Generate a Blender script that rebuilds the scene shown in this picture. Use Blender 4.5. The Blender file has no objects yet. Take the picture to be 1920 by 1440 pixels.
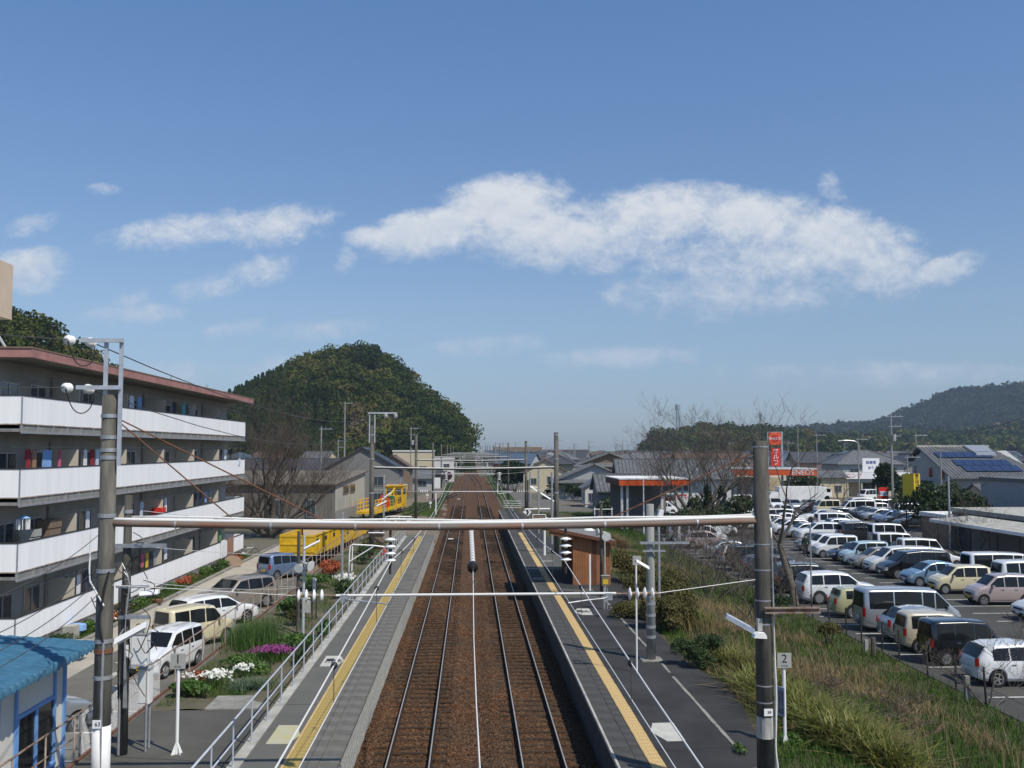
import bpy, math, random
import numpy as np
from mathutils import Vector, Matrix

R = math.radians
rng = random.Random(11)
nr = np.random.RandomState(7)
SC = bpy.context.scene
COL = SC.collection

# ---------------------------------------------------------------- camera
CH = 8.3                                   # eye height over the rails, on the footbridge
PITCH, YAW = 3.74, 2.39
cam = bpy.data.cameras.new('camera')
cam.lens, cam.sensor_width = 35.0, 36.0
cam.clip_start, cam.clip_end = 0.5, 20000
camo = bpy.data.objects.new('camera', cam)
COL.objects.link(camo)
camo.location = (0, 0, CH)
camo.rotation_euler = (R(90 + PITCH), 0, R(-YAW))
SC.camera = camo
SC.render.resolution_x, SC.render.resolution_y = 1024, 768

# ---------------------------------------------------------------- sky, sun, exposure
SUN = Vector((0.50, -0.52, 1.0)).normalized()
EL = math.asin(SUN.z)
AZ = math.atan2(SUN.x, SUN.y)
world = bpy.data.worlds.new('World')
SC.world = world
world.use_nodes = True
wt = world.node_tree
for n in list(wt.nodes):
 wt.nodes.remove(n)


def wn(t, **kw):
 n = wt.nodes.new(t)
 for k, v in kw.items():
  setattr(n, k, v)
 return n


def wm(op, a, b=None, c=None, clamp=False):
 n = wn('ShaderNodeMath', operation=op, use_clamp=clamp)
 for i, s in enumerate((a, b, c)):
  if s is None:
   continue
  if isinstance(s, (int, float)):
   n.inputs[i].default_value = s
  else:
   wt.links.new(s, n.inputs[i])
 return n.outputs[0]


sky = wn('ShaderNodeTexSky', sky_type='NISHITA')
sky.sun_disc = False
sky.sun_elevation, sky.sun_rotation = EL, AZ
sky.altitude, sky.air_density, sky.dust_density, sky.ozone_density = 0, 1.0, 0.6, 2.2
tc = wn('ShaderNodeTexCoord')
sep = wn('ShaderNodeSeparateXYZ')
wt.links.new(tc.outputs['Generated'], sep.inputs[0])
yy = wm('MAXIMUM', wm('ABSOLUTE', sep.outputs[1]), 0.05)
ca = wm('DIVIDE', sep.outputs[0], yy)         # tangent of the bearing
ce = wm('DIVIDE', sep.outputs[2], yy)         # tangent of the height
comb = wn('ShaderNodeCombineXYZ')
wt.links.new(ca, comb.inputs[0]); wt.links.new(ce, comb.inputs[1])


def fbm(scale, detail, rough, dist, off, sx=1.0):
 m = wn('ShaderNodeMapping')
 m.inputs['Location'].default_value = off
 m.inputs['Scale'].default_value = (sx, 1.0, 1.0)
 wt.links.new(comb.outputs[0], m.inputs[0])
 n = wn('ShaderNodeTexNoise')
 n.inputs['Scale'].default_value = scale
 n.inputs['Detail'].default_value = detail
 n.inputs['Roughness'].default_value = rough
 n.inputs['Distortion'].default_value = dist
 wt.links.new(m.outputs[0], n.inputs['Vector'])
 return n.outputs['Fac']


# the clouds, by bearing and height: centre, half width, half height, density, tilt
CLOUDS = [(0.030, 0.250, 0.070, 0.034, 1.0, 0.12), (-0.040, 0.228, 0.075, 0.022, 1.0, 0.20), (-0.095, 0.218, 0.035, 0.011, 0.8, 0.1),
          (0.105, 0.226, 0.110, 0.030, 0.82, 0.0), (0.195, 0.248, 0.090, 0.030, 0.90, 0.10), (0.290, 0.240, 0.085, 0.030, 0.85, 0.0),
          (0.375, 0.222, 0.085, 0.034, 0.85, -0.15), (0.420, 0.196, 0.055, 0.028, 0.75, -0.1), (0.300, 0.196, 0.150, 0.028, 0.66, -0.05),
          (0.270, 0.166, 0.130, 0.024, 0.50, 0.05), (0.330, 0.160, 0.060, 0.014, 0.5, 0.15), (0.489, 0.189, 0.046, 0.013, 0.75, 0.3),
          (0.370, 0.272, 0.014, 0.016, 0.45, 0.9), (0.146, 0.158, 0.020, 0.010, 0.45, 0.7), (0.210, 0.158, 0.020, 0.008, .4, 0),
          (-0.285, 0.222, 0.090, 0.016, 0.60, 0.16), (-0.205, 0.230, 0.065, 0.018, 0.60, 0.10), (-0.160, 0.232, 0.030, 0.006, 0.5, 0.2),
          (-0.235, 0.176, 0.066, 0.014, 0.55, 0.30), (-0.440, 0.184, 0.045, 0.020, 0.85, 0.08), (-0.335, 0.136, 0.050, 0.010, 0.5, 0.05), (-0.340, 0.146, 0.022, 0.010, .4, .3),
          (-0.440, 0.226, 0.025, 0.010, 0.40, 0.3), (-0.290, 0.080, 0.040, 0.010, 0.45, 0.0), (-0.235, 0.122, 0.034, 0.008, 0.45, 0.2), (-0.200, .085, .03, .01, .35, .2),
          (-0.140, 0.124, 0.065, 0.009, 0.45, 0.05), (0.010, 0.106, 0.060, 0.010, 0.42, 0.08), (0.150, 0.095, 0.090, 0.010, 0.55, 0.05),
          (0.450, 0.080, 0.170, 0.012, 0.36, 0.0), (-0.367, 0.262, 0.018, 0.006, 0.40, 0.0), (-0.125, 0.195, 0.010, 0.012, 0.35, -0.3),
          (-0.62, 0.26, 0.09, 0.03, 0.6, 0.1), (0.78, 0.22, 0.13, 0.035, 0.7, 0.0), (1.05, 0.16, 0.12, 0.02, 0.6, 0.0)]
dens = None
for (a0, e0, ra, re, amp, tilt) in CLOUDS:
 m = wn('ShaderNodeMapping', vector_type='TEXTURE')
 m.inputs['Location'].default_value = (a0, e0, 0)
 m.inputs['Rotation'].default_value = (0, 0, tilt)
 m.inputs['Scale'].default_value = (ra * 1.12, re * 1.2, 1)
 wt.links.new(comb.outputs[0], m.inputs[0])
 # crisp billowing tops, long soft bases
 sp_ = wn('ShaderNodeSeparateXYZ')
 wt.links.new(m.outputs[0], sp_.inputs[0])
 yq = wm('MAXIMUM', wm('MULTIPLY', sp_.outputs[1], 1.2), wm('MULTIPLY', sp_.outputs[1], -0.72))
 rr_ = wm('ADD', wm('MULTIPLY', sp_.outputs[0], sp_.outputs[0]), wm('MULTIPLY', yq, yq))
 d = wm('MULTIPLY_ADD', rr_, -amp * 1.25, amp * 1.25)
 dens = d if dens is None else wm('SMOOTH_MAX', dens, d, 0.15)
n1 = fbm(16.0, 3.0, 0.5, 0.0, (3.1, 0.4, 0), 0.8)
n2 = fbm(44.0, 12.0, 0.66, 0.35, (1.7, 5.2, 0), 0.8)
n3 = fbm(150.0, 6.0, 0.6, 0.6, (4.7, 1.2, 0), 0.6)
nz = wm('ADD', wm('MULTIPLY', wm('SUBTRACT', n1, 0.5), 0.9), wm('MULTIPLY', wm('ADD', wm('SUBTRACT', n2, 0.5), wm('MULTIPLY', wm('SUBTRACT', n3, 0.5), 0.45)), 1.45))
dn = wm('ADD', wm('MAXIMUM', dens, -1.0), nz)
alpha = wn('ShaderNodeMapRange', interpolation_type='SMOOTHSTEP')
alpha.inputs['From Min'].default_value = -0.05
alpha.inputs['From Max'].default_value = 1.15
wt.links.new(dn, alpha.inputs['Value'])
al = wm('MULTIPLY', alpha.outputs[0], 0.84)
# light upper sides, grey-blue undersides: density a little higher up against density here
n2b = fbm(44.0, 12.0, 0.66, 0.35, (1.7, 5.2 + 0.012, 0), 0.8)
lit = wn('ShaderNodeMapRange')
lit.inputs['From Min'].default_value = -0.42
lit.inputs['From Max'].default_value = 0.30
wt.links.new(wm('ADD', wm('SUBTRACT', n2, n2b), wm('MULTIPLY', wm('SUBTRACT', ce, 0.213), 5.5)), lit.inputs['Value'])
ccol = wn('ShaderNodeMix', data_type='RGBA')
ccol.inputs['A'].default_value = (4.0, 4.5, 5.3, 1)
ccol.inputs['B'].default_value = (5.9, 6.0, 6.1, 1)
wt.links.new(lit.outputs[0], ccol.inputs['Factor'])
tint = wn('ShaderNodeMix', data_type='RGBA', blend_type='MULTIPLY')
tint.inputs['Factor'].default_value = 1.0
ramp = wn('ShaderNodeValToRGB')          # clear spring air: the sky keeps its blue down to the horizon
els = ramp.color_ramp.elements
els[0].position, els[0].color = 0.0, (0.48, 0.555, 0.77, 1)
els[1].position, els[1].color = 1.0, (0.63, 0.83, 1.0, 1)
for p_, c_ in ((0.09, (0.52, 0.585, 0.75, 1)), (0.28, (0.67, 0.70, 0.78, 1)), (0.86, (0.64, 0.83, 1.0, 1))):
 e_ = els.new(p_)
 e_.color = c_
wt.links.new(wm('MULTIPLY', sep.outputs[2], 2.0, clamp=True), ramp.inputs[0])
wt.links.new(ramp.outputs[0], tint.inputs['B'])
wt.links.new(sky.outputs[0], tint.inputs['A'])
mixc = wn('ShaderNodeMix', data_type='RGBA')
wt.links.new(al, mixc.inputs['Factor'])
wt.links.new(tint.outputs['Result'], mixc.inputs['A'])
wt.links.new(ccol.outputs['Result'], mixc.inputs['B'])
bg = wn('ShaderNodeBackground')
bg.inputs['Strength'].default_value = 0.11
wt.links.new(mixc.outputs['Result'], bg.inputs['Color'])
wo = wn('ShaderNodeOutputWorld')
wt.links.new(bg.outputs[0], wo.inputs['Surface'])

sl = bpy.data.lights.new('sun', 'SUN')
sl.energy, sl.angle, sl.color = 3.6, R(0.53), (1.0, 0.935, 0.82)
so = bpy.data.objects.new('sun', sl)
COL.objects.link(so)
so.rotation_euler = SUN.to_track_quat('Z', 'Y').to_euler()
so.location = (30, -40, 80)

SC.view_settings.view_transform = 'Standard'
SC.view_settings.look = 'None'
SC.view_settings.exposure = 0.32
SC.view_settings.gamma = 1.0
SC.view_settings.use_curve_mapping = False
SC.render.engine = 'CYCLES'
SC.cycles.max_bounces = 6
SC.cycles.transparent_max_bounces = 8

# ---------------------------------------------------------------- surveying helpers
_cp, _sp = math.cos(R(PITCH)), math.sin(R(PITCH))
_cy, _sy = math.cos(R(YAW)), math.sin(R(YAW))


def ray(u, v):
 x, y = (u - 960) / 1866.7, (720 - v) / 1866.7
 f = _cp - y * _sp
 z = _sp + y * _cp
 return Vector((x * _cy + f * _sy, -x * _sy + f * _cy, z))


def G(u, v, z=-0.25):
 """the point at height z sighted at (u, v) of the 1920x1440 survey photograph"""
 d = ray(u, v)
 t = (z - CH) / d.z
 return Vector((d.x * t, d.y * t, z))


def P(u, v, y):
 """the point at distance y up the line sighted at (u, v)"""
 d = ray(u, v)
 t = y / d.y
 return Vector((d.x * t, y, CH + d.z * t))


# ---------------------------------------------------------------- materials
MATS = {}


def mat(name, col, rough=0.85, metal=0.0, var=0.0, scale=3.0, bump=0.0, bscale=None, col2=None, spec=0.4, detail=5.0, stretch=None, trans=0.0, coat=0.0):
 if name in MATS:
  return MATS[name]
 m = bpy.data.materials.new(name)
 m.use_nodes = True
 nt = m.node_tree
 b = nt.nodes['Principled BSDF']
 b.inputs['Roughness'].default_value = rough
 b.inputs['Metallic'].default_value = metal
 b.inputs['Specular IOR Level'].default_value = spec
 if coat:
  b.inputs['Coat Weight'].default_value = coat
  b.inputs['Coat Roughness'].default_value = 0.04
 c = (*col, 1)
 b.inputs['Base Color'].default_value = c
 if var or col2:
  t = nt.nodes.new('ShaderNodeTexCoord')
  n = nt.nodes.new('ShaderNodeTexNoise')
  n.inputs['Scale'].default_value = scale
  n.inputs['Detail'].default_value = detail
  n.inputs['Roughness'].default_value = 0.6
  if stretch:
   mp = nt.nodes.new('ShaderNodeMapping')
   mp.inputs['Scale'].default_value = stretch
   nt.links.new(t.outputs['Object'], mp.inputs[0])
   nt.links.new(mp.outputs[0], n.inputs['Vector'])
  else:
   nt.links.new(t.outputs['Object'], n.inputs['Vector'])
  r = nt.nodes.new('ShaderNodeValToRGB')
  r.color_ramp.elements[0].position = 0.32
  r.color_ramp.elements[1].position = 0.68
  if col2 is None:
   r.color_ramp.elements[0].color = (*[x * (1 - var) for x in col], 1)
   r.color_ramp.elements[1].color = (*[min(1, x * (1 + var)) for x in col], 1)
  else:
   r.color_ramp.elements[0].color = c
   r.color_ramp.elements[1].color = (*col2, 1)
  nt.links.new(n.outputs['Fac'], r.inputs[0])
  nt.links.new(r.outputs[0], b.inputs['Base Color'])
  if bump:
   n2 = nt.nodes.new('ShaderNodeTexNoise')
   n2.inputs['Scale'].default_value = bscale or scale * 6
   n2.inputs['Detail'].default_value = 4
   nt.links.new(t.outputs['Object'], n2.inputs['Vector'])
   bm_ = nt.nodes.new('ShaderNodeBump')
   bm_.inputs['Strength'].default_value = bump
   bm_.inputs['Distance'].default_value = 0.02
   nt.links.new(n2.outputs['Fac'], bm_.inputs['Height'])
   nt.links.new(bm_.outputs[0], b.inputs['Normal'])
 if trans:
  ms = nt.nodes.new('ShaderNodeMixShader')
  ms.inputs[0].default_value = trans
  tr = nt.nodes.new('ShaderNodeBsdfTranslucent')
  if b.inputs['Base Color'].is_linked:
   nt.links.new(b.inputs['Base Color'].links[0].from_socket, tr.inputs[0])
  else:
   tr.inputs[0].default_value = c
  nt.links.new(b.outputs[0], ms.inputs[1])
  nt.links.new(tr.outputs[0], ms.inputs[2])
  nt.links.new(ms.outputs[0], nt.nodes['Material Output'].inputs['Surface'])
 MATS[name] = m
 return m


def speckle(name, cols, scale, rough=0.95, big=None, bigscale=0.15, bump=0.6, dist=0.03, bigamt=0.6):
 """voronoi-cell stones in several colours, with broad stains mixed in"""
 m = bpy.data.materials.new(name)
 m.use_nodes = True
 nt = m.node_tree
 b = nt.nodes['Principled BSDF']
 b.inputs['Roughness'].default_value = rough
 b.inputs['Specular IOR Level'].default_value = 0.2
 t = nt.nodes.new('ShaderNodeTexCoord')
 v = nt.nodes.new('ShaderNodeTexVoronoi')
 v.inputs['Scale'].default_value = scale
 nt.links.new(t.outputs['Object'], v.inputs['Vector'])
 s = nt.nodes.new('ShaderNodeSeparateColor')
 nt.links.new(v.outputs['Color'], s.inputs[0])
 r = nt.nodes.new('ShaderNodeValToRGB')
 r.color_ramp.interpolation = 'CONSTANT'
 els = r.color_ramp.elements
 for i, c in enumerate(cols):
  e = els[i] if i < 2 else els.new(i / len(cols))
  e.position = i / len(cols)
  e.color = (*c, 1)
 nt.links.new(s.outputs[0], r.inputs[0])
 out = r.outputs[0]
 if big:
  n = nt.nodes.new('ShaderNodeTexNoise')
  n.inputs['Scale'].default_value = bigscale
  n.inputs['Detail'].default_value = 6
  nt.links.new(t.outputs['Object'], n.inputs['Vector'])
  rr = nt.nodes.new('ShaderNodeMapRange')
  rr.inputs['From Min'].default_value = 0.38
  rr.inputs['From Max'].default_value = 0.68
  rr.inputs['To Max'].default_value = bigamt
  nt.links.new(n.outputs['Fac'], rr.inputs[0])
  mx = nt.nodes.new('ShaderNodeMix')
  mx.data_type = 'RGBA'
  mx.inputs['B'].default_value = (*big, 1)
  nt.links.new(rr.outputs[0], mx.inputs['Factor'])
  nt.links.new(out, mx.inputs['A'])
  out = mx.outputs['Result']
 nt.links.new(out, b.inputs['Base Color'])
 if bump:
  bb = nt.nodes.new('ShaderNodeBump')
  bb.inputs['Strength'].default_value = bump
  bb.inputs['Distance'].default_value = dist
  bb.invert = True
  nt.links.new(v.outputs['Distance'], bb.inputs['Height'])
  nt.links.new(bb.outputs[0], b.inputs['Normal'])
 MATS[name] = m
 return m


M = dict(
 asphalt_dark=mat('asphalt_dark', (0.031, 0.031, 0.031), 0.95, var=0.35, scale=0.7, bump=0.4, bscale=60, detail=9),
 asphalt_grey=mat('asphalt_grey', (0.082, 0.079, 0.069), 0.95, var=0.22, scale=0.6, bump=0.4, bscale=60, detail=9),
 asphalt_lot=mat('asphalt_lot', (0.058, 0.056, 0.051), 0.95, var=0.22, scale=0.35, bump=0.3, bscale=50, detail=10),
 asphalt_plat=mat('asphalt_plat', (0.108, 0.105, 0.094), 0.95, var=0.13, scale=0.6, bump=0.4, bscale=60, detail=9),
 lane=mat('lane', (0.36, 0.33, 0.275), 0.95, var=0.15, scale=0.6, bump=0.3, bscale=50, detail=9),
 asphalt_pale=mat('asphalt_pale', (0.125, 0.117, 0.10), 0.95, var=0.25, scale=0.5, bump=0.3, bscale=50, detail=9),
 concrete=mat('concrete', (0.23, 0.22, 0.195), 0.9, var=0.3, scale=2.2, bump=0.3, bscale=40),
 concrete_pale=mat('concrete_pale', (0.36, 0.35, 0.31), 0.9, var=0.25, scale=1.5, bump=0.3, bscale=40),
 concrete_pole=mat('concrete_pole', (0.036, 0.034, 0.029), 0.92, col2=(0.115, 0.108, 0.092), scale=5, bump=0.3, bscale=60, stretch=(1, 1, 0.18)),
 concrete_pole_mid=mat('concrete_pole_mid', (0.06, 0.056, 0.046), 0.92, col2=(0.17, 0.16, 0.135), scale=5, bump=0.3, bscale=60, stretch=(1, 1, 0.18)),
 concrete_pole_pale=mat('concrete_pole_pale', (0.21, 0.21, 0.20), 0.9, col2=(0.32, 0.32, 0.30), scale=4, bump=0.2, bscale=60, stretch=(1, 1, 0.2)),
 coping=mat('coping', (0.125, 0.119, 0.104), 0.93, var=0.28, scale=1.4, bump=0.4, bscale=50),
 coping_dark=mat('coping_dark', (0.058, 0.056, 0.052), 0.93, var=0.28, scale=1.4, bump=0.4, bscale=50),
 white_line=mat('white_line', (0.62, 0.62, 0.58), 0.85, var=0.22, scale=2.5, detail=8),
 white=mat('white', (0.80, 0.80, 0.78), 0.55, var=0.04, scale=1.0),
 white_rough=mat('white_rough', (0.70, 0.70, 0.68), 0.8, var=0.10, scale=3.0),
 porcelain=mat('porcelain', (0.78, 0.78, 0.76), 0.2, spec=0.6),
 galv=mat('galv', (0.42, 0.43, 0.45), 0.45, 0.6, var=0.15, scale=8),
 galv_paint=mat('galv_paint', (0.44, 0.47, 0.52), 0.5, 0.2, var=0.12, scale=6),
 steel_dark=mat('steel_dark', (0.06, 0.055, 0.05), 0.6, 0.5, var=0.2, scale=6),
 rail_top=mat('rail_top', (0.52, 0.48, 0.43), 0.4, 0.5, var=0.15, scale=4),
 rail_side=mat('rail_side', (0.030, 0.019, 0.013), 0.95, var=0.3, scale=8, spec=.15),
 beam_steel=mat('beam_steel', (0.17, 0.165, 0.15), 0.7, 0.2, col2=(0.20, 0.10, 0.06), scale=1.6, detail=8, stretch=(.4, 1, 1)),
 rust=mat('rust', (0.16, 0.07, 0.035), 0.9, col2=(0.30, 0.26, 0.22), scale=6),
 rust_shade_brown=mat('rust_shade_brown', (0.15, 0.065, 0.035), 0.9, var=0.35, scale=5),
 sleeper=mat('sleeper', (0.050, 0.032, 0.020), 0.95, var=0.5, spec=.15, scale=5, bump=0.4, bscale=30, stretch=(0.3, 3, 3)),
 wire=mat('wire', (0.10, 0.095, 0.09), 0.5, 0.5),
 wire_bright=mat('wire_bright', (0.68, 0.67, 0.64), 0.5),
 cable_black=mat('cable_black', (0.02, 0.02, 0.02), 0.6),
 black=mat('black', (0.012, 0.012, 0.013), 0.5),
 rubber=mat('rubber', (0.018, 0.018, 0.018), 0.85),
 glass=mat('glass', (0.010, 0.012, 0.013), 0.08, spec=0.35),
 glass_lite=mat('glass_lite', (0.05, 0.065, 0.07), 0.06, spec=0.8),
 house_glass=mat('house_glass', (0.045, 0.055, 0.062), 0.12, spec=0.7),
 alu=mat('alu', (0.50, 0.51, 0.52), 0.4, 0.7),
 tactile=mat('tactile', (0.52, 0.37, 0.165), 0.85, var=0.16, scale=1.6, bump=0.3, bscale=40),
 tactile_old=mat('tactile_old', (0.36, 0.265, 0.085), 0.88, var=0.2, scale=1.3, bump=0.3, bscale=40),
 marker_paint=mat('marker_paint', (0.46, 0.45, 0.40), 0.85, var=0.14, scale=2.5, detail=8),
 marker_paint_old=mat('marker_paint_old', (0.40, 0.39, 0.33), 0.85, col2=(0.42, 0.38, 0.17), scale=2.2, detail=8),
 print_black=mat('print_black', (0.02, 0.02, 0.02), 0.7),
 print_white=mat('print_white', (0.80, 0.80, 0.80), 0.6),
 plate_grey=mat('plate_grey', (0.36, 0.36, 0.33), 0.7, var=0.12, scale=8),
 plate_yellow=mat('plate_yellow', (0.60, 0.42, 0.02), 0.5),
 plate_white=mat('plate_white', (0.7, 0.7, 0.68), 0.5),
 red_sign=mat('red_sign', (0.62, 0.035, 0.02), 0.45),
 orange=mat('orange', (0.66, 0.10, 0.02), 0.5, var=0.08, scale=1.0),
 orange_disc=mat('orange_disc', (0.75, 0.13, 0.02), 0.45),
 yellow_sign=mat('yellow_sign', (0.75, 0.52, 0.02), 0.5),
 yellow_machine=mat('yellow_machine', (0.62, 0.38, 0.012), 0.5, var=0.18, scale=1.5),
 blue_roof=mat('blue_roof', (0.040, 0.125, 0.20), 0.5, var=0.16, scale=2.5, detail=7),
 blue_trim=mat('blue_trim', (0.16, 0.32, 0.62), 0.5, var=0.08, scale=3),
 hut_panel=mat('hut_panel', (0.62, 0.60, 0.54), 0.7, var=0.05, scale=2),
 shed_wood=mat('shed_wood', (0.28, 0.115, 0.045), 0.75, var=0.18, scale=1.5),
 shed_wood_dark=mat('shed_wood_dark', (0.13, 0.05, 0.025), 0.75, var=0.18, scale=3),
 shed_roof=mat('shed_roof', (0.17, 0.165, 0.155), 0.8, var=0.2, scale=3),
 apt_white=mat('apt_white', (0.87, 0.865, 0.855), 0.6, var=0.06, scale=2.0, stretch=(1, 1, .08)),
 apt_wall=mat('apt_wall', (0.36, 0.335, 0.29), 0.85, var=0.12, scale=0.8),
 apt_part=mat('apt_part', (0.52, 0.47, 0.39), 0.85, var=0.08, scale=1.0),
 apt_fascia=mat('apt_fascia', (0.34, 0.17, 0.15), 0.8, var=0.2, scale=1.2),
 apt_slab=mat('apt_slab', (0.26, 0.25, 0.22), 0.9, var=0.3, scale=1.2),
 tank=mat('tank', (0.58, 0.46, 0.34), 0.7, var=0.05, scale=1),
 tile_grey=mat('tile_grey', (0.115, 0.118, 0.122), 0.55, var=0.25, scale=2.0),
 tile_dark=mat('tile_dark', (0.055, 0.058, 0.065), 0.55, var=0.25, scale=2.0),
 tile_brown=mat('tile_brown', (0.11, 0.075, 0.06), 0.7, var=0.25, scale=2.0),
 tile_blue=mat('tile_blue', (0.07, 0.10, 0.14), 0.55, var=0.2, scale=2.0),
 roof_moss=mat('roof_moss', (0.105, 0.095, 0.075), 0.95, col2=(0.18, 0.16, 0.13), scale=0.9, detail=9),
 solar=mat('solar', (0.022, 0.035, 0.085), 0.12, spec=0.8),
 board_old=mat('board_old', (0.115, 0.105, 0.09), 0.95, col2=(0.19, 0.175, 0.15), scale=3, stretch=(1, 1, 0.1)),
 mortar_old=mat('mortar_old', (0.42, 0.40, 0.34), 0.9, col2=(0.28, 0.265, 0.22), scale=1.2, stretch=(1, 1, 0.25)),
 wall_cream=mat('wall_cream', (0.52, 0.45, 0.31), 0.85, var=0.08),
 wall_white=mat('wall_white', (0.58, 0.57, 0.54), 0.85, var=0.08),
 wall_grey=mat('wall_grey', (0.19, 0.185, 0.175), 0.85, var=0.08),
 wall_pale=mat('wall_pale', (0.36, 0.37, 0.37), 0.85, var=0.08),
 wall_brown=mat('wall_brown', (0.20, 0.14, 0.095), 0.85, var=0.1),
 wall_green=mat('wall_green', (0.30, 0.52, 0.36), 0.8, var=0.1),
 wall_pink=mat('wall_pink', (0.42, 0.27, 0.21), 0.85, var=0.08),
 bark=mat('bark', (0.075, 0.062, 0.048), 0.95, col2=(0.15, 0.13, 0.105), scale=6, bump=0.5, bscale=25),
 twig=mat('twig', (0.082, 0.068, 0.055), 0.95, var=0.25, scale=2),
 twig_red=mat('twig_red', (0.098, 0.074, 0.058), 0.95, var=0.25, scale=2),
 leaf=mat('leaf', (0.022, 0.042, 0.009), 0.6, col2=(0.058, 0.076, 0.017), scale=0.09, detail=3, trans=0.2, spec=0.08),
 leaf_dark=mat('leaf_dark', (0.012, 0.024, 0.008), 0.6, col2=(0.030, 0.046, 0.013), scale=0.12, detail=3, trans=0.15, spec=0.08),
 leaf_bronze=mat('leaf_bronze', (0.042, 0.044, 0.013), 0.6, col2=(0.078, 0.066, 0.024), scale=0.1, detail=3, trans=0.15, spec=0.08),
 leaf_far=mat('leaf_far', (0.017, 0.028, 0.010), 0.8, col2=(0.036, 0.044, 0.017), scale=0.02, detail=5, trans=0.1, spec=0.08),
 leaf_bush=mat('leaf_bush', (0.022, 0.042, 0.012), 0.55, col2=(0.050, 0.080, 0.022), scale=1.5, detail=3, trans=0.2, spec=0.3),
 leaf_garden=mat('leaf_garden', (0.045, 0.105, 0.020), 0.55, col2=(0.105, 0.175, 0.035), scale=2.5, detail=3, trans=0.3, spec=0.3),
 leaf_sword=mat('leaf_sword', (0.065, 0.105, 0.014), 0.5, col2=(0.26, 0.24, 0.06), scale=4.0, detail=3, trans=0.3, spec=0.35),
 leaf_olive=mat('leaf_olive', (0.085, 0.085, 0.028), 0.7, col2=(0.15, 0.125, 0.045), scale=1.2, detail=4, trans=0.25, spec=0.2),
 grass=mat('grass', (0.040, 0.098, 0.012), 0.7, col2=(0.095, 0.150, 0.026), scale=0.6, detail=5, trans=0.3, spec=0.2),
 grass_dry=mat('grass_dry', (0.36, 0.27, 0.135), 0.8, col2=(0.15, 0.105, 0.058), scale=0.8, detail=5, trans=0.3, spec=0.2),
 flower_white=mat('flower_white', (0.75, 0.75, 0.68), 0.7, trans=0.2),
 flower_purple=mat('flower_purple', (0.26, 0.05, 0.20), 0.7, var=0.3, scale=8, trans=0.2),
 flower_red=mat('flower_red', (0.34, 0.08, 0.03), 0.7, var=0.3, scale=6, trans=0.2),
 soil=mat('soil', (0.13, 0.105, 0.072), 0.98, col2=(0.075, 0.075, 0.04), scale=0.9, bump=0.6, bscale=12, detail=9),
 bank=mat('bank', (0.028, 0.036, 0.010), 0.98, col2=(0.10, 0.076, 0.042), scale=0.35, bump=0.8, bscale=9, detail=10),
 ground=mat('ground', (0.09, 0.085, 0.055), 0.98, col2=(0.14, 0.125, 0.095), scale=0.03, detail=10),
 gravel=speckle('gravel', [(0.17, 0.13, 0.095), (0.22, 0.18, 0.14), (0.13, 0.10, 0.075), (0.26, 0.22, 0.17)], 12, big=(0.15, 0.13, 0.07), bigscale=0.2),
 ballast=speckle('ballast', [(0.082, 0.035, 0.014), (0.130, 0.057, 0.021), (0.053, 0.025, 0.012), (0.162, 0.078, 0.031), (0.103, 0.051, 0.025), (0.186, 0.116, 0.067), (0.068, 0.035, 0.018), (0.118, 0.049, 0.017)], 16, big=(0.062, 0.050, 0.036), bigscale=0.35, bump=1.0, dist=0.06),
)
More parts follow.
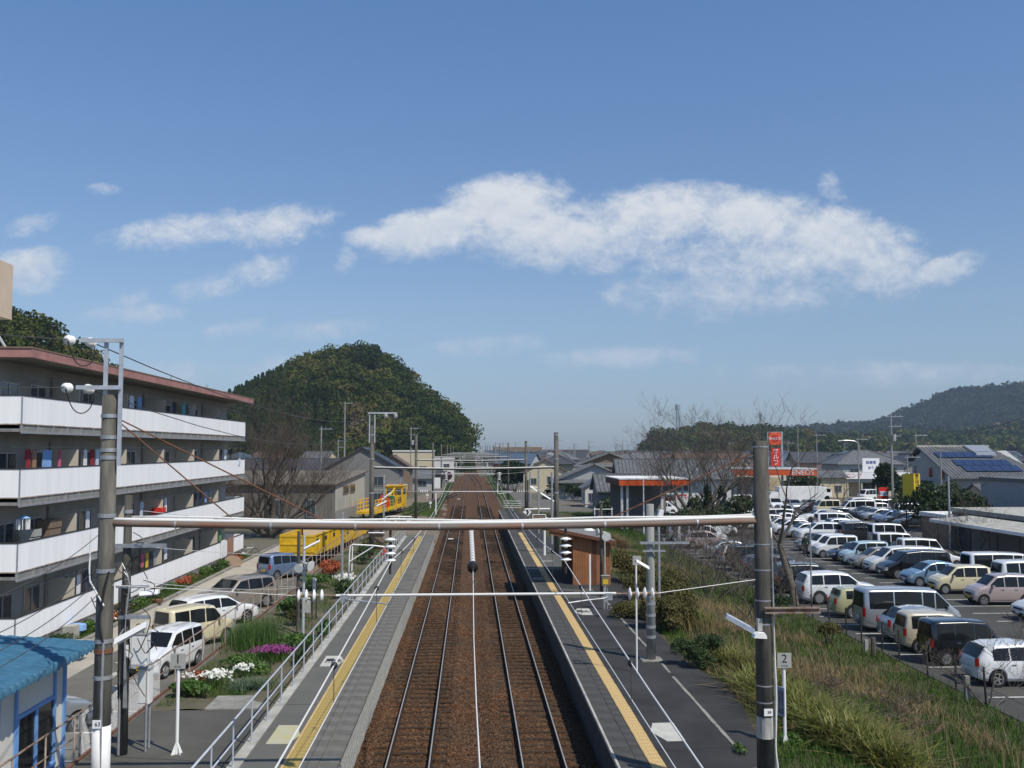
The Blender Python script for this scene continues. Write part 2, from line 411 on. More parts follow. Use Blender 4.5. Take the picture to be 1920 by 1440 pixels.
# ---------------------------------------------------------------- mesh building
class MB:
 """collects shapes; build() links them as one mesh object"""

 def __init__(self):
  self.v, self.f = [], []

 def add(self, vs, fs):
  n = len(self.v)
  self.v.extend([tuple(p) for p in vs])
  self.f.extend([tuple(i + n for i in f) for f in fs])
  return self

 def box(self, c, s, rz=0.0, rx=0.0, ry=0.0):
  hx, hy, hz = s[0] / 2, s[1] / 2, s[2] / 2
  vs = [Vector((x, y, z)) for z in (-hz, hz) for y in (-hy, hy) for x in (-hx, hx)]
  if rz or rx or ry:
   m = Matrix.Rotation(rz, 3, 'Z') @ Matrix.Rotation(ry, 3, 'Y') @ Matrix.Rotation(rx, 3, 'X')
   vs = [m @ p for p in vs]
  c = Vector(c)
  return self.add([p + c for p in vs], [(0, 2, 3, 1), (4, 5, 7, 6), (0, 1, 5, 4), (2, 6, 7, 3), (0, 4, 6, 2), (1, 3, 7, 5)])

 def b2(self, x0, x1, y0, y1, z0, z1):
  return self.box(((x0 + x1) / 2, (y0 + y1) / 2, (z0 + z1) / 2), (x1 - x0, y1 - y0, z1 - z0))

 def tube(self, pts, r, n=6, caps=True, r1=None):
  pts = [Vector(p) for p in pts]
  k = len(pts)
  rs = r if isinstance(r, (list, tuple)) else [r + ((r1 if r1 is not None else r) - r) * i / max(1, k - 1) for i in range(k)]
  t0 = (pts[1] - pts[0]).normalized()
  up = Vector((0, 0, 1)) if abs(t0.z) < 0.9 else Vector((1, 0, 0))
  a = t0.cross(up).normalized()
  vs = []
  for i, p in enumerate(pts):
   t = (pts[min(i + 1, k - 1)] - pts[max(i - 1, 0)]).normalized()
   a = (a - t * a.dot(t)).normalized()
   b = t.cross(a)
   for j in range(n):
    q = 2 * math.pi * j / n
    vs.append(p + (a * math.cos(q) + b * math.sin(q)) * rs[i])
  fs = [(i * n + j, i * n + (j + 1) % n, (i + 1) * n + (j + 1) % n, (i + 1) * n + j) for i in range(k - 1) for j in range(n)]
  if caps:
   fs.append(tuple(range(n - 1, -1, -1)))
   fs.append(tuple(range((k - 1) * n, k * n)))
  return self.add(vs, fs)

 def cyl(self, p0, p1, r0, r1=None, n=10):
  return self.tube([p0, p1], r0, n, True, r1)

 def lathe(self, prof, c=(0, 0, 0), axis=(0, 0, 1), n=14):
  """prof: (radius, height) pairs turned about an axis"""
  ax = Vector(axis).normalized()
  up = Vector((0, 0, 1)) if abs(ax.z) < 0.9 else Vector((1, 0, 0))
  a = ax.cross(up).normalized()
  b = ax.cross(a)
  c = Vector(c)
  vs = []
  for (r, h) in prof:
   for j in range(n):
    q = 2 * math.pi * j / n
    vs.append(c + ax * h + (a * math.cos(q) + b * math.sin(q)) * r)
  fs = [(i * n + j, i * n + (j + 1) % n, (i + 1) * n + (j + 1) % n, (i + 1) * n + j) for i in range(len(prof) - 1) for j in range(n)]
  fs.append(tuple(range(n - 1, -1, -1)))
  fs.append(tuple(range((len(prof) - 1) * n, len(prof) * n)))
  return self.add(vs, fs)

 def quad(self, a, b, c, d):
  return self.add([a, b, c, d], [(0, 1, 2, 3)])

 def poly(self, pts):
  return self.add(pts, [tuple(range(len(pts)))])

 def prism(self, pts, d):
  """a flat outline swept by the vector d"""
  n = len(pts)
  d = Vector(d)
  vs = [Vector(p) for p in pts] + [Vector(p) + d for p in pts]
  fs = [tuple(range(n - 1, -1, -1)), tuple(range(n, 2 * n))] + [(i, (i + 1) % n, n + (i + 1) % n, n + i) for i in range(n)]
  return self.add(vs, fs)

 def slab(self, a, b, c, d, t):
  """a four cornered plate with thickness t downwards"""
  return self.prism([a, b, c, d], (0, 0, -t))

 def build(self, name, m, parent=None, loc=None, smooth=False, label=None, off=None):
  me = bpy.data.meshes.new(name)
  vs = self.v
  if off is not None:
   vs = [(p[0] - off[0], p[1] - off[1], p[2] - off[2]) for p in vs]
  me.from_pydata(vs, [], self.f)
  if m is not None:
   me.materials.append(m)
  if smooth:
   me.shade_smooth()
  o = bpy.data.objects.new(name, me)
  COL.objects.link(o)
  if loc is not None:
   o.location = loc
  if parent is not None:
   o.parent = parent
  if label:
   o['label'] = label
  return o


def np_obj(name, V, F, m, parent=None, smooth=False):
 """V (n,3) and F (k,3 or 4) arrays to one mesh object"""
 me = bpy.data.meshes.new(name)
 V = np.asarray(V, dtype=np.float32)
 F = np.asarray(F, dtype=np.int32)
 me.vertices.add(len(V))
 me.vertices.foreach_set('co', V.ravel())
 k = F.shape[1]
 me.loops.add(F.size)
 me.loops.foreach_set('vertex_index', F.ravel())
 me.polygons.add(len(F))
 me.polygons.foreach_set('loop_start', np.arange(0, F.size, k, dtype=np.int32))
 try:
  me.polygons.foreach_set('loop_total', np.full(len(F), k, dtype=np.int32))
 except Exception:
  pass
 me.update(calc_edges=True)
 if smooth:
  me.shade_smooth()
 me.materials.append(m)
 o = bpy.data.objects.new(name, me)
 COL.objects.link(o)
 if parent is not None:
  o.parent = parent
 return o


def tag(o, label, cat, group=None, kind=None):
 o['label'] = label
 o['category'] = cat
 if group:
  o['group'] = group
 if kind:
  o['kind'] = kind
 return o


def thing(name, label, cat, loc=(0, 0, 0), rz=0.0, group=None):
 o = bpy.data.objects.new(name, None)
 COL.objects.link(o)
 o.location = loc
 o.rotation_euler = (0, 0, rz)
 o.empty_display_size = 0.2
 return tag(o, label, cat, group)


def struct(o, label=None, kind='structure'):
 o['kind'] = kind
 if label:
  o['label'] = label
 return o


def inst(src, parent=None, loc=None, rz=None):
 """another object on the same mesh"""
 o = src.copy()
 COL.objects.link(o)
 if parent is not None:
  o.parent = parent
 if loc is not None:
  o.location = loc
 if rz is not None:
  o.rotation_euler = (0, 0, rz)
 return o


def kids(o):
 return [c for c in bpy.data.objects if c.parent == o]


def copy_thing(root, loc, rz, label, group=None, tree=None):
 r = root.copy()
 COL.objects.link(r)
 r.location = loc
 r.rotation_euler = (0, 0, rz)
 r['label'] = label
 if group:
  r['group'] = group
 for ch, gs in tree:
  c = ch.copy()
  COL.objects.link(c)
  c.parent = r
  for g in gs:
   d = g.copy()
   COL.objects.link(d)
   d.parent = c
 return r


def tree_of(root):
 return [(c, list(c.children)) for c in root.children]


def text_mesh(name, s, size, m, parent, loc, rot, depth=0.004, align='CENTER', xs=1.0, vertical=False, lead=1.0):
 cu = bpy.data.curves.new(name, 'FONT')
 cu.body = '\n'.join(s) if vertical else s
 cu.size = size
 cu.align_x = align
 cu.align_y = 'CENTER'
 cu.extrude = depth
 cu.space_line = lead
 cu.resolution_u = 3
 to = bpy.data.objects.new(name + '_curve', cu)
 COL.objects.link(to)
 bpy.context.view_layer.update()
 dg = bpy.context.evaluated_depsgraph_get()
 me = bpy.data.meshes.new_from_object(to.evaluated_get(dg))
 bpy.data.objects.remove(to)
 me.materials.clear()
 me.materials.append(m)
 o = bpy.data.objects.new(name, me)
 COL.objects.link(o)
 o.parent = parent
 o.location = loc
 o.rotation_euler = rot
 o.scale = (xs, 1, 1)
 return o


# ---------------------------------------------------------------- leaves and blades
def leaf_quads(C, N, size, jit=0.6, asp=0.8):
 """one quad per centre C, roughly facing N"""
 k = len(C)
 N = N + nr.normal(0, jit, (k, 3))
 N /= np.linalg.norm(N, axis=1, keepdims=True) + 1e-9
 A = np.cross(N, nr.normal(0, 1, (k, 3)))
 A /= np.linalg.norm(A, axis=1, keepdims=True) + 1e-9
 B = np.cross(N, A)
 s = (size * nr.uniform(0.6, 1.3, k))[:, None] if np.isscalar(size) else (size * nr.uniform(0.6, 1.3, k))[:, None]
 V = np.stack([C - A * s, C - B * s * asp, C + A * s, C + B * s * asp], 1).reshape(-1, 3)
 F = np.arange(4 * k).reshape(-1, 4)
 return V, F


def crown_points(c, r, n, lobes=6, low=-0.5):
 """leaf positions and outward directions over a lumpy crown with radii r"""
 c = np.asarray(c, float)
 r = np.asarray(r, float)
 lc = nr.normal(0, 1, (lobes, 3))
 lc /= np.linalg.norm(lc, axis=1, keepdims=True)
 lc[:, 2] = np.maximum(lc[:, 2], low)
 lc *= 0.55
 lr = nr.uniform(0.42, 0.62, lobes)
 i = nr.randint(0, lobes, n)
 d = nr.normal(0, 1, (n, 3))
 d /= np.linalg.norm(d, axis=1, keepdims=True)
 d[:, 2] = np.where(d[:, 2] < -0.3, -d[:, 2], d[:, 2])
 p = lc[i] + d * (lr[i] * nr.uniform(0.75, 1.05, n))[:, None]
 return c + p * r, d


def cat(parts):
 Vs, Fs, o = [], [], 0
 for V, F in parts:
  Vs.append(V)
  Fs.append(F + o)
  o += len(V)
 return np.concatenate(Vs), np.concatenate(Fs)


def blades(P0, h, w, lean=0.35, seg=1, curl=0.0, dirs=None):
 """grass blades rooted at P0: tapering strips that bend over"""
 k = len(P0)
 h = h * nr.uniform(0.55, 1.25, k)
 a = nr.uniform(0, 2 * np.pi, k)
 D = np.stack([np.cos(a), np.sin(a), np.zeros(k)], 1) if dirs is None else dirs
 S = np.stack([-D[:, 1], D[:, 0], np.zeros(k)], 1)
 L = nr.uniform(0.1, 1.0, k) * lean
 pts = []
 for i in range(seg + 1):
  t = i / seg
  x = (L * t + curl * L * t * t * 1.6) * h
  z = h * (t - curl * 0.45 * t * t * (0.4 + L))
  c = P0 + D * x[:, None] + np.stack([np.zeros(k), np.zeros(k), z], 1)
  ww = w * (1 - 0.85 * t ** 1.5) / 2
  pts.append(c - S * ww)
  pts.append(c + S * ww)
 V = np.stack(pts, 1).reshape(-1, 3)
 m = 2 * (seg + 1)
 base = (np.arange(k) * m)[:, None]
 F = np.concatenate([base + np.array([[2 * i, 2 * i + 1, 2 * i + 3, 2 * i + 2]]) for i in range(seg)], 0)
 return V, F
# ================================================================ ground, lots, tracks, platforms
LOT = -0.25
PZ = 0.90


def sheet(name, pts, z, m, t=0.0):
 mb = MB()
 if t:
  mb.prism([(x, y, z - t) for x, y in pts], (0, 0, t))
 else:
  mb.poly([(x, y, z) for x, y in pts])
 return struct(mb.build(name, m))


sheet('ground', [(-2500, -120), (2500, -120), (2500, 3500), (-2500, 3500)], -0.33, M['ground'])
sheet('gravel_yard', [(-15, 70.4), (-9.3, 70.4), (-9.3, 88), (-3.2, 88), (-3.2, 215), (-9, 190), (-13, 150), (-18, 130), (-19, 100), (-15, 96)], -0.295, M['gravel'])
sheet('dirt_path', [(5.2, 124), (11.5, 124), (10.5, 190), (5.6, 260)], -0.295, M['gravel'])
sheet('side_road', [(6.2, 150), (10.5, 150), (11, 240), (8.5, 420), (5.5, 420)], -0.29, M['asphalt_pale'])
sheet('car_park', [(17.3, 12), (66, 12), (66, 120), (60, 158), (17.6, 158)], LOT, M['asphalt_lot'], 0.2)
sheet('lane', [(-17.1, 10), (-15.0, 10), (-15.0, 96), (-17.1, 96)], LOT, M['lane'], 0.2)
sheet('parking_lane', [(-15.0, 10), (-9.42, 10), (-9.42, 70.4), (-15.0, 70.4)], LOT, M['asphalt_pale'], 0.2)
sheet('forecourt', [(9, 122), (58, 160), (62, 190), (12, 176)], -0.285, M['asphalt_pale'])

# bank of rough grass between platform 2 and the car park
bx = np.arange(4.2, 18.01, 0.35)
by = np.arange(8, 131, 0.6)


def smooth(a, b, x):
 t = np.clip((x - a) / (b - a), 0, 1)
 return t * t * (3 - 2 * t)


_BN = [(nr.uniform(0.25, 1.3), nr.uniform(0.25, 1.3), nr.uniform(0, 6.28)) for _ in range(14)]


def bank_z(x, y):
 x, y = np.asarray(x, float), np.asarray(y, float)
 s = smooth(7.6, 16.6, x)
 top = 0.84 - 0.75 * smooth(70, 110, y) * smooth(7.5, 10, x)
 z = top * (1 - s) + (LOT - 0.03) * s
 n = sum(np.sin(a * x + b * y + c) for a, b, c in _BN) / 14
 z = z + n * 0.22 * smooth(8.2, 10.0, x) * (1 - smooth(15.8, 17.2, x))
 return np.where(x < 8.0, np.minimum(z, 0.86), z)


XX, YY = np.meshgrid(bx, by)
BV = np.stack([XX, YY, bank_z(XX, YY)], -1).reshape(-1, 3)
nx = len(bx)
BF = np.array([[j * nx + i, j * nx + i + 1, (j + 1) * nx + i + 1, (j + 1) * nx + i] for j in range(len(by) - 1) for i in range(nx - 1)])
struct(np_obj('grass_bank', BV, BF, M['bank'], smooth=True))

# garden strip and asphalt apron beside platform 1
mb = MB()
mb.b2(-9.3, -5.62, 8, 29.4, -0.3, 0.84)
struct(mb.build('station_apron', M['asphalt_grey']))
gx = np.arange(-9.28, -5.60, 0.2)
gy = np.arange(29.4, 92, 0.35)
XX, YY = np.meshgrid(gx, gy)
gz = 0.80 + 0.05 * np.sin(XX * 2.7 + YY) + 0.04 * np.sin(YY * 1.9 - XX)
gz = gz * (1 - smooth(82, 91, YY)) - 0.28 * smooth(82, 91, YY)
GV = np.stack([XX, YY, gz], -1).reshape(-1, 3)
nx = len(gx)
GF = np.array([[j * nx + i, j * nx + i + 1, (j + 1) * nx + i + 1, (j + 1) * nx + i] for j in range(len(gy) - 1) for i in range(nx - 1)])
struct(np_obj('garden_soil', GV, GF, M['soil'], smooth=True))
mb = MB()
mb.b2(-9.42, -9.302, 8, 88, -0.32, 0.86)
tag(mb.build('retaining_wall', M['concrete']), 'low concrete retaining wall under the rusty fence beside the parked cars', 'wall')
mb = MB()
mb.b2(-7.6, -6.0, 29.45, 31.0, 0.7, 0.862)
struct(mb.build('paving_slab', M['concrete']))

# ballast bed, uneven near the camera
def ballast_bed(name, x0, x1, y0, y1, dx, dy, amp):
 xs, ys = np.arange(x0, x1 + dx * 0.5, dx), np.arange(y0, y1 + dy * 0.5, dy)
 X, Y = np.meshgrid(xs, ys)
 Z = -0.19 + nr.uniform(-amp, amp, X.shape) + 0.03 * np.sin(X * 1.3 + Y * 0.35) * np.sin(Y * 0.21)
 d = np.minimum(np.abs(X + 1.63), np.abs(X - 1.97))
 Z = Z - 0.10 * smooth(1.15, 1.6, d)
 V = np.stack([X, Y, Z], -1).reshape(-1, 3)
 k = len(xs)
 a = (np.arange(len(ys) - 1)[:, None] * k + np.arange(k - 1)[None, :]).ravel()
 F = np.stack([a, a + 1, a + k + 1, a + k], 1)
 return struct(np_obj(name, V, F, M['ballast'], smooth=False))


ballast_bed('ballast_bed', -3.15, 3.55, 14, 64, 0.10, 0.10, 0.030)
ballast_bed('ballast_bed', -3.15, 3.55, 64, 125, 0.3, 0.4, 0.03)
ballast_bed('ballast_bed', -4.3, 4.9, 125, 320, 0.5, 2.0, 0.03)
ballast_bed('ballast_bed', -2.2, 2.6, 320, 470, 0.5, 4.0, 0.03)
struct(MB().b2(-4.2, -3.1, 89, 125, -0.4, -0.2).build('ballast_shoulder', M['gravel']))
# loose stones lying proud of the bed
k = 26000
sx, sy = nr.uniform(-3.05, 3.45, k), 15 + 45 * nr.uniform(0, 1, k) ** 1.4
keep = (np.abs(np.abs(sx + 1.63) - 0.565) > 0.09) & (np.abs(np.abs(sx - 1.97) - 0.565) > 0.09)
sx, sy = sx[keep], sy[keep]
k = len(sx)
base = np.array([[1, 0, 0], [0, 1, 0], [-1, 0, 0], [0, -1, 0], [0, 0, 1], [0, 0, -1]], float)
tri = np.array([[0, 1, 4], [1, 2, 4], [2, 3, 4], [3, 0, 4]])
S = nr.uniform(0.018, 0.042, (k, 1, 1)) * nr.uniform(0.6, 1.3, (k, 6, 1))
a = nr.uniform(0, 6.28, k)
ca_, sa_ = np.cos(a), np.sin(a)
Bv = base[None] * S
Rv = np.stack([Bv[..., 0] * ca_[:, None] - Bv[..., 1] * sa_[:, None], Bv[..., 0] * sa_[:, None] + Bv[..., 1] * ca_[:, None], Bv[..., 2] * 0.8], -1)
Rv += np.stack([sx, sy, np.full(k, -0.175)], -1)[:, None, :]
struct(np_obj('ballast_stones', Rv.reshape(-1, 3), (tri[None] + (np.arange(k) * 6)[:, None, None]).reshape(-1, 3), M['ballast']), kind='stuff')

# ---------------------------------------------------------------- tracks
RAILP = [(-0.064, -0.15), (0.064, -0.15), (0.064, -0.138), (0.012, -0.115), (0.012, -0.045), (0.033, -0.035), (0.033, -0.003), (0.026, 0), (-0.026, 0), (-0.033, -0.003), (-0.033, -0.035), (-0.012, -0.045), (-0.012, -0.115), (-0.064, -0.138)]


def sweep(prof, path):
 mb = MB()
 n = len(prof)
 vs = []
 for i, p in enumerate(path):
  a, b = Vector(path[max(i - 1, 0)]), Vector(path[min(i + 1, len(path) - 1)])
  t = (b - a).normalized()
  s = Vector((t.y, -t.x, 0)).normalized()
  for (x, z) in prof:
   vs.append(Vector(p) + s * x + Vector((0, 0, z)))
 fs = [(i * n + j, i * n + (j + 1) % n, (i + 1) * n + (j + 1) % n, (i + 1) * n + j) for i in range(len(path) - 1) for j in range(n)]
 fs += [tuple(range(n - 1, -1, -1)), tuple(range((len(path) - 1) * n, len(path) * n))]
 return mb.add(vs, fs)


slm = MB().box((0, 0, -0.228), (2.0, 0.19, 0.13))
sleeper_src = None


def offset_path(path, d):
 out = []
 for i, p in enumerate(path):
  a, b = Vector(path[max(i - 1, 0)]), Vector(path[min(i + 1, len(path) - 1)])
  t = (b - a).normalized()
  s = Vector((t.y, -t.x, 0)).normalized()
  out.append(Vector(p) + s * d)
 return out


def track(path, label, y0, y1, pitch, dz=0.0, ytop=400):
 global sleeper_src
 t = thing('railway_track', label, 'railway track', (path[0][0], path[0][1], 0), 0, 'railway tracks')
 loc = Vector(t.location)
 pl = [Vector((p[0], p[1], dz)) - loc for p in path]
 for s in (-0.565, 0.565):
  r = sweep(RAILP, offset_path(pl, s)).build('rail', M['rail_side'], t)
  sweep([(-0.014, 0.001), (0.018, 0.001), (0.018, 0.004), (-0.014, 0.004)], offset_path(pl, s)).build('running_surface', M['rail_top'], r)
 # sleepers along the path
 d, acc = 0.0, 0.0
 for i in range(len(pl) - 1):
  a, b = pl[i], pl[i + 1]
  L = (b - a).length
  tt = (b - a).normalized()
  while acc < d + L:
   q = a + tt * (acc - d)
   if y0 <= q.y + loc.y <= y1:
    jit = rng.uniform(-0.03, 0.03)
    rz = math.atan2(-tt.x, tt.y) + rng.uniform(-0.012, 0.012)
    lz = rng.uniform(-0.012, 0.012) + dz
    if sleeper_src is None:
     sleeper_src = slm.build('sleeper', M['sleeper'], t)
     o = sleeper_src
    else:
     o = inst(sleeper_src, t)
    o.location = q + Vector((rng.uniform(-0.03, 0.03), jit, lz))
    o.rotation_euler = (0, 0, rz)
   acc += pitch
  d += L
 return t


ys = [14, 40, 80, 120, 160, 200]
track([(-1.63, y, 0) for y in ys] + [(-1.6, 232, 0), (-1.2, 262, 0), (-.35, 300, 0), (.15, 330, 0), (.2, 352, 0)], 'down line of rusty rails beside platform 1, under the left contact wire', 15, 150, 0.63)
track([(1.97, y, 0) for y in ys] + [(1.94, 232, 0), (1.6, 262, 0), (.75, 300, 0), (.25, 330, 0), (.2, 352, 0), (.2, 470, 0)], 'up line of rusty rails in the shadow of platform 2', 15, 150, 0.63)
SID_A = [(-16.2, 98), (-13.0, 115), (-10.4, 133), (-7.6, 150), (-4.6, 172), (-2.9, 188), (-1.66, 206)]
SID_B = [(-12.8, 67.5), (-12.4, 72.4), (-11.7, 80), (-11.1, 86.5), (-10.2, 98), (-9.4, 110), (-8.3, 124), (-7.0, 138), (-5.9, 152), (-4.9, 168)]


def spline(pts, n=6):
 out = []
 q = [Vector(p) for p in pts]
 for i in range(len(q) - 1):
  p0, p1, p2, p3 = q[max(i - 1, 0)], q[i], q[i + 1], q[min(i + 2, len(q) - 1)]
  for j in range(n):
   t = j / n
   out.append(0.5 * ((2 * p1) + (p2 - p0) * t + (2 * p0 - 5 * p1 + 4 * p2 - p3) * t * t + (3 * p1 - p0 - 3 * p2 + p3) * t ** 3))
 out.append(q[-1])
 return out


track([(p.x, p.y, 0) for p in spline([(x, y, 0) for x, y in SID_A])], 'rusty siding track curving off to the yellow track machine', 96, 190, 0.8, -0.06)
track([(p.x, p.y, 0) for p in spline([(x, y, 0) for x, y in SID_B])], 'rusty siding track under the yellow wagons', 69, 160, 0.8, -0.06)
# white rail-side blocks and a track tag
for (u, v, lab) in ((1457 / 3.273 + 400, 1011, 'white marker block between the rails of the left track near the platform end'), (1010 - 150, 936, 'pale marker block by the left rail beyond the platforms')):
 p = G(u, v, -0.1)
 tag(MB().box((0, 0, 0.04), (0.5, 0.18, 0.10)).build('marker_block', M['white_rough'], loc=p), lab, 'marker block')

# ---------------------------------------------------------------- platforms
def platform(name, x_edge, x_back, y0, y1, side, backpoly=None):
 """side +1: track lies towards +x (platform 1), -1: towards -x (platform 2)"""
 pf = thing(name, 'station platform', 'platform', (0, 0, 0))
 del pf['category']
 pf['kind'] = 'structure'
 return pf


# platform 1
p1 = platform('platform', -3.12, -5.6, 12, 87, 1)
p1['label'] = 'platform 1 on the left with grey slabs along its edge'
MB().b2(-5.35, -4.40, 10, 87, -0.35, PZ - 0.003).build('surface', M['asphalt_plat'], p1)
MB().b2(-4.40, -3.19, 10, 87, -0.35, PZ - 0.04).build('core', M['concrete'], p1)
MB().b2(-5.64, -5.35, 10, 86, -0.35, PZ + 0.03).build('kerb', M['concrete_pale'], p1)
MB().prism([(-5.64, 87, -0.3), (-5.64, 87, PZ - .003), (-5.64, 93, -0.2), (-5.64, 93, -0.3)], (2.4, 0, 0)).build('ramp', M['asphalt_grey'], p1)
# yellow warning strip: 0.3 m blocks as far as they can be told apart, then one length
blk = MB()
blk.box((0, 0, 0.0), (0.345, 0.294, 0.04))
for ix in range(4):
 for iy in range(4):
  blk.box((-0.13 + ix * 0.087, -0.11 + iy * 0.073, 0.0215), (0.035, 0.035, 0.008))


def strip(pf, x, y0, ymid, y1, m):
 src = None
 y = y0
 while y < ymid:
  if src is None:
   src = blk.build('tactile_block', m, pf, (x, y, PZ - 0.016))
  else:
   o = inst(src, pf, (x + rng.uniform(-0.004, 0.004), y, PZ - 0.016 + rng.uniform(-0.003, 0.003)))
  y += 0.30
 MB().b2(x - 0.172, x + 0.172, ymid - 0.15, y1, PZ - 0.03, PZ + 0.006).build('tactile_strip', m, pf)


strip(p1, -4.165, 14.0, 52, 85, M['tactile_old'])
MB().b2(-4.40, -4.345, 10, 86, PZ - 0.03, PZ + 0.003).build('strip_edging', M['tactile'], p1)
# coping slabs, two rows
def coping(pf, xa, xb, y0, ymid, y1, L, m, t=0.10):
 src = None
 y = y0
 w = xb - xa
 while y < ymid:
  if src is None:
   src = MB().box((0, 0, -t / 2), (w - 0.006, L - 0.006, t)).build('coping_slab', m, pf, ((xa + xb) / 2, y, PZ))
  else:
   inst(src, pf, ((xa + xb) / 2, y, PZ + rng.uniform(-0.006, 0.004)), rng.uniform(-0.004, 0.004))
  y += L
 MB().b2(xa, xb, y - L / 2, y1, PZ - t, PZ - 0.003).build('coping', m, pf)


coping(p1, -3.98, -3.56, 13, 50, 87, 0.9, M['coping'])
coping(p1, -3.555, -3.08, 13, 50, 87, 0.9, M['coping'])
# block face of platform 1
src = None
for r in range(5):
 z = -0.12 + r * 0.19
 y = 14 + (0.2 if r % 2 else 0)
 while y < 46:
  if src is None:
   src = MB().box((0, 0, 0), (0.09, 0.385, 0.178)).build('block', M['concrete_pale'], p1, (-3.15, y, z))
  else:
   inst(src, p1, (-3.15 + rng.uniform(-0.008, 0.008), y, z))
  y += 0.40
MB().b2(-3.19, -3.165, 10, 87, -0.35, PZ - 0.1).build('wall', M['concrete'], p1)
MB().b2(-3.16, -3.11, 46, 87, -0.35, PZ - 0.1).build('wall_face', M['concrete_pale'], p1)

# platform 2
p2 = platform('platform', 3.49, 7, 12, 122, -1)
p2['label'] = 'platform 2 on the right with dark asphalt and a yellow strip'
back = [(7.0, 10), (7.0, 23), (7.8, 28.5), (8.05, 31.5), (7.55, 35), (7.6, 41), (7.3, 47), (8.4, 52), (8.5, 64), (6.9, 70), (6.5, 90), (5.6, 122)]
MB().prism([(4.60, 122, -0.3), (4.60, 10, -0.3)] + [(x, y, -0.3) for x, y in back], (0, 0, PZ - 0.003 + 0.3)).build('surface', M['asphalt_dark'], p2)
MB().b2(3.60, 4.60, 10, 122, -0.35, PZ - 0.035).build('core', M['concrete'], p2)
strip(p2, 4.42, 14.0, 56, 89, M['tactile'])
coping(p2, 3.52, 3.98, 13, 50, 122, 0.9, M['coping_dark'])
coping(p2, 3.985, 4.235, 13, 50, 122, 0.6, M['coping_dark'])
MB().b2(4.24, 4.60, 89.2, 122, PZ - 0.03, PZ - 0.004).build('asphalt_edge', M['asphalt_dark'], p2)
MB().b2(3.455, 3.517, 10, 122, PZ - 0.09, PZ + 0.006).build('nosing', M['concrete_pale'], p2)
MB().b2(3.53, 3.60, 10, 122, -0.4, PZ - 0.1).build('wall', M['coping_dark'], p2)
# old mossy kerb line in the asphalt
mb = MB()
y = 14.0
while y < 50:
 L = rng.uniform(0.5, 0.9)
 if rng.random() < 0.85:
  mb.box((6.62 + rng.uniform(-0.012, 0.012), y + L / 2, PZ), (rng.uniform(0.07, 0.11), L - 0.02, 0.03))
 y += L
mb.build('old_kerb', M['concrete'], p2)
# patches of newer asphalt
for i, (x0, x1, y0, y1, m) in enumerate([(4.7, 6.5, 50, 53.2, 'asphalt_grey'), (4.65, 6.1, 62, 75, 'asphalt_grey'), (4.75, 5.5, 66, 66.8, 'concrete'), (3.6, 4.2, 57, 58, 'concrete'), (3.55, 4.2, 62, 62.6, 'concrete')]):
 MB().b2(x0, x1, y0, y1, PZ - 0.02, PZ + 0.003 + i * 0.0004).build('patch', M[m], p2)

# cracks and joints across the asphalt
for pf, xa, xb in ((p1, -5.33, -4.42), (p2, 4.62, 7.0)):
 for k in range(13):
  y = 17 + k * 4.7 + rng.uniform(-1.5, 1.5)
  pts, x = [], xa
  while x < xb:
   pts.append(Vector((x, y, PZ + .0005)))
   x += rng.uniform(.12, .3)
   y += rng.uniform(-.09, .09)
  mb = MB()
  for a, b in zip(pts[:-1], pts[1:]):
   mb.quad(a - Vector((0, .012, 0)), b - Vector((0, .012, 0)), b + Vector((0, .012, 0)), a + Vector((0, .012, 0)))
  mb.build('crack', M['rubber'], pf)
# boarding marks painted on the platforms (five cornered, some with writing)
def marker(pts, m, parent, lines=None):
 c = Vector((sum(p[0] for p in pts) / len(pts), sum(p[1] for p in pts) / len(pts), PZ + 0.004))
 o = MB().prism([(p[0], p[1], PZ - 0.02) for p in pts], (0, 0, 0.026)).build('boarding_mark', m, parent, off=c, loc=c)
 if lines:
  xa, xb = min(p[0] for p in pts), max(p[0] for p in pts)
  ya, yb = min(p[1] for p in pts), max(p[1] for p in pts)
  for i, s in enumerate(lines):
   xx = xa + (xb - xa) * (i + 0.9) / (len(lines) + 0.8)
   tx = text_mesh('lettering', list(s), (yb - ya) / (len(s) + 2.2), M['print_black'], o, (xx - c.x, (ya + yb) / 2 - c.y, 0.008), (0, 0, R(180 if False else 0)), 0.001, vertical=True, lead=0.62)
 return o


def gp(uv):
 p = G(uv[0], uv[1], PZ)
 return (p.x, p.y)


marker([gp(q) for q in ((498, 1395), (539, 1395), (562, 1379), (559, 1360), (523, 1360))], M['marker_paint_old'], p1)
marker([gp(q) for q in ((599, 1249.5), (630, 1249.5), (645, 1239), (639, 1230), (612, 1230))], M['marker_paint'], p1, ['乗車口', '２両'])
marker([gp(q) for q in ((1251, 1390), (1285, 1389), (1262, 1355), (1223, 1356), (1220, 1372))], M['marker_paint'], p2)
marker([gp(q) for q in ((1090, 1153), (1112, 1153), (1104, 1141), (1082, 1141), (1077, 1147))], M['marker_paint'], p2, ['乗車口', '２両'])

# bay lines
def lines(pf_name, segs, z, w=0.10):
 mb = MB()
 for (x0, y0, x1, y1) in segs:
  a, b = Vector((x0, y0, z)), Vector((x1, y1, z))
  t = (b - a).normalized()
  s = Vector((t.y, -t.x, 0)) * (w / 2)
  mb.quad(a - s, a + s, b + s, b - s)
 return struct(mb.build(pf_name, M['white_line']))


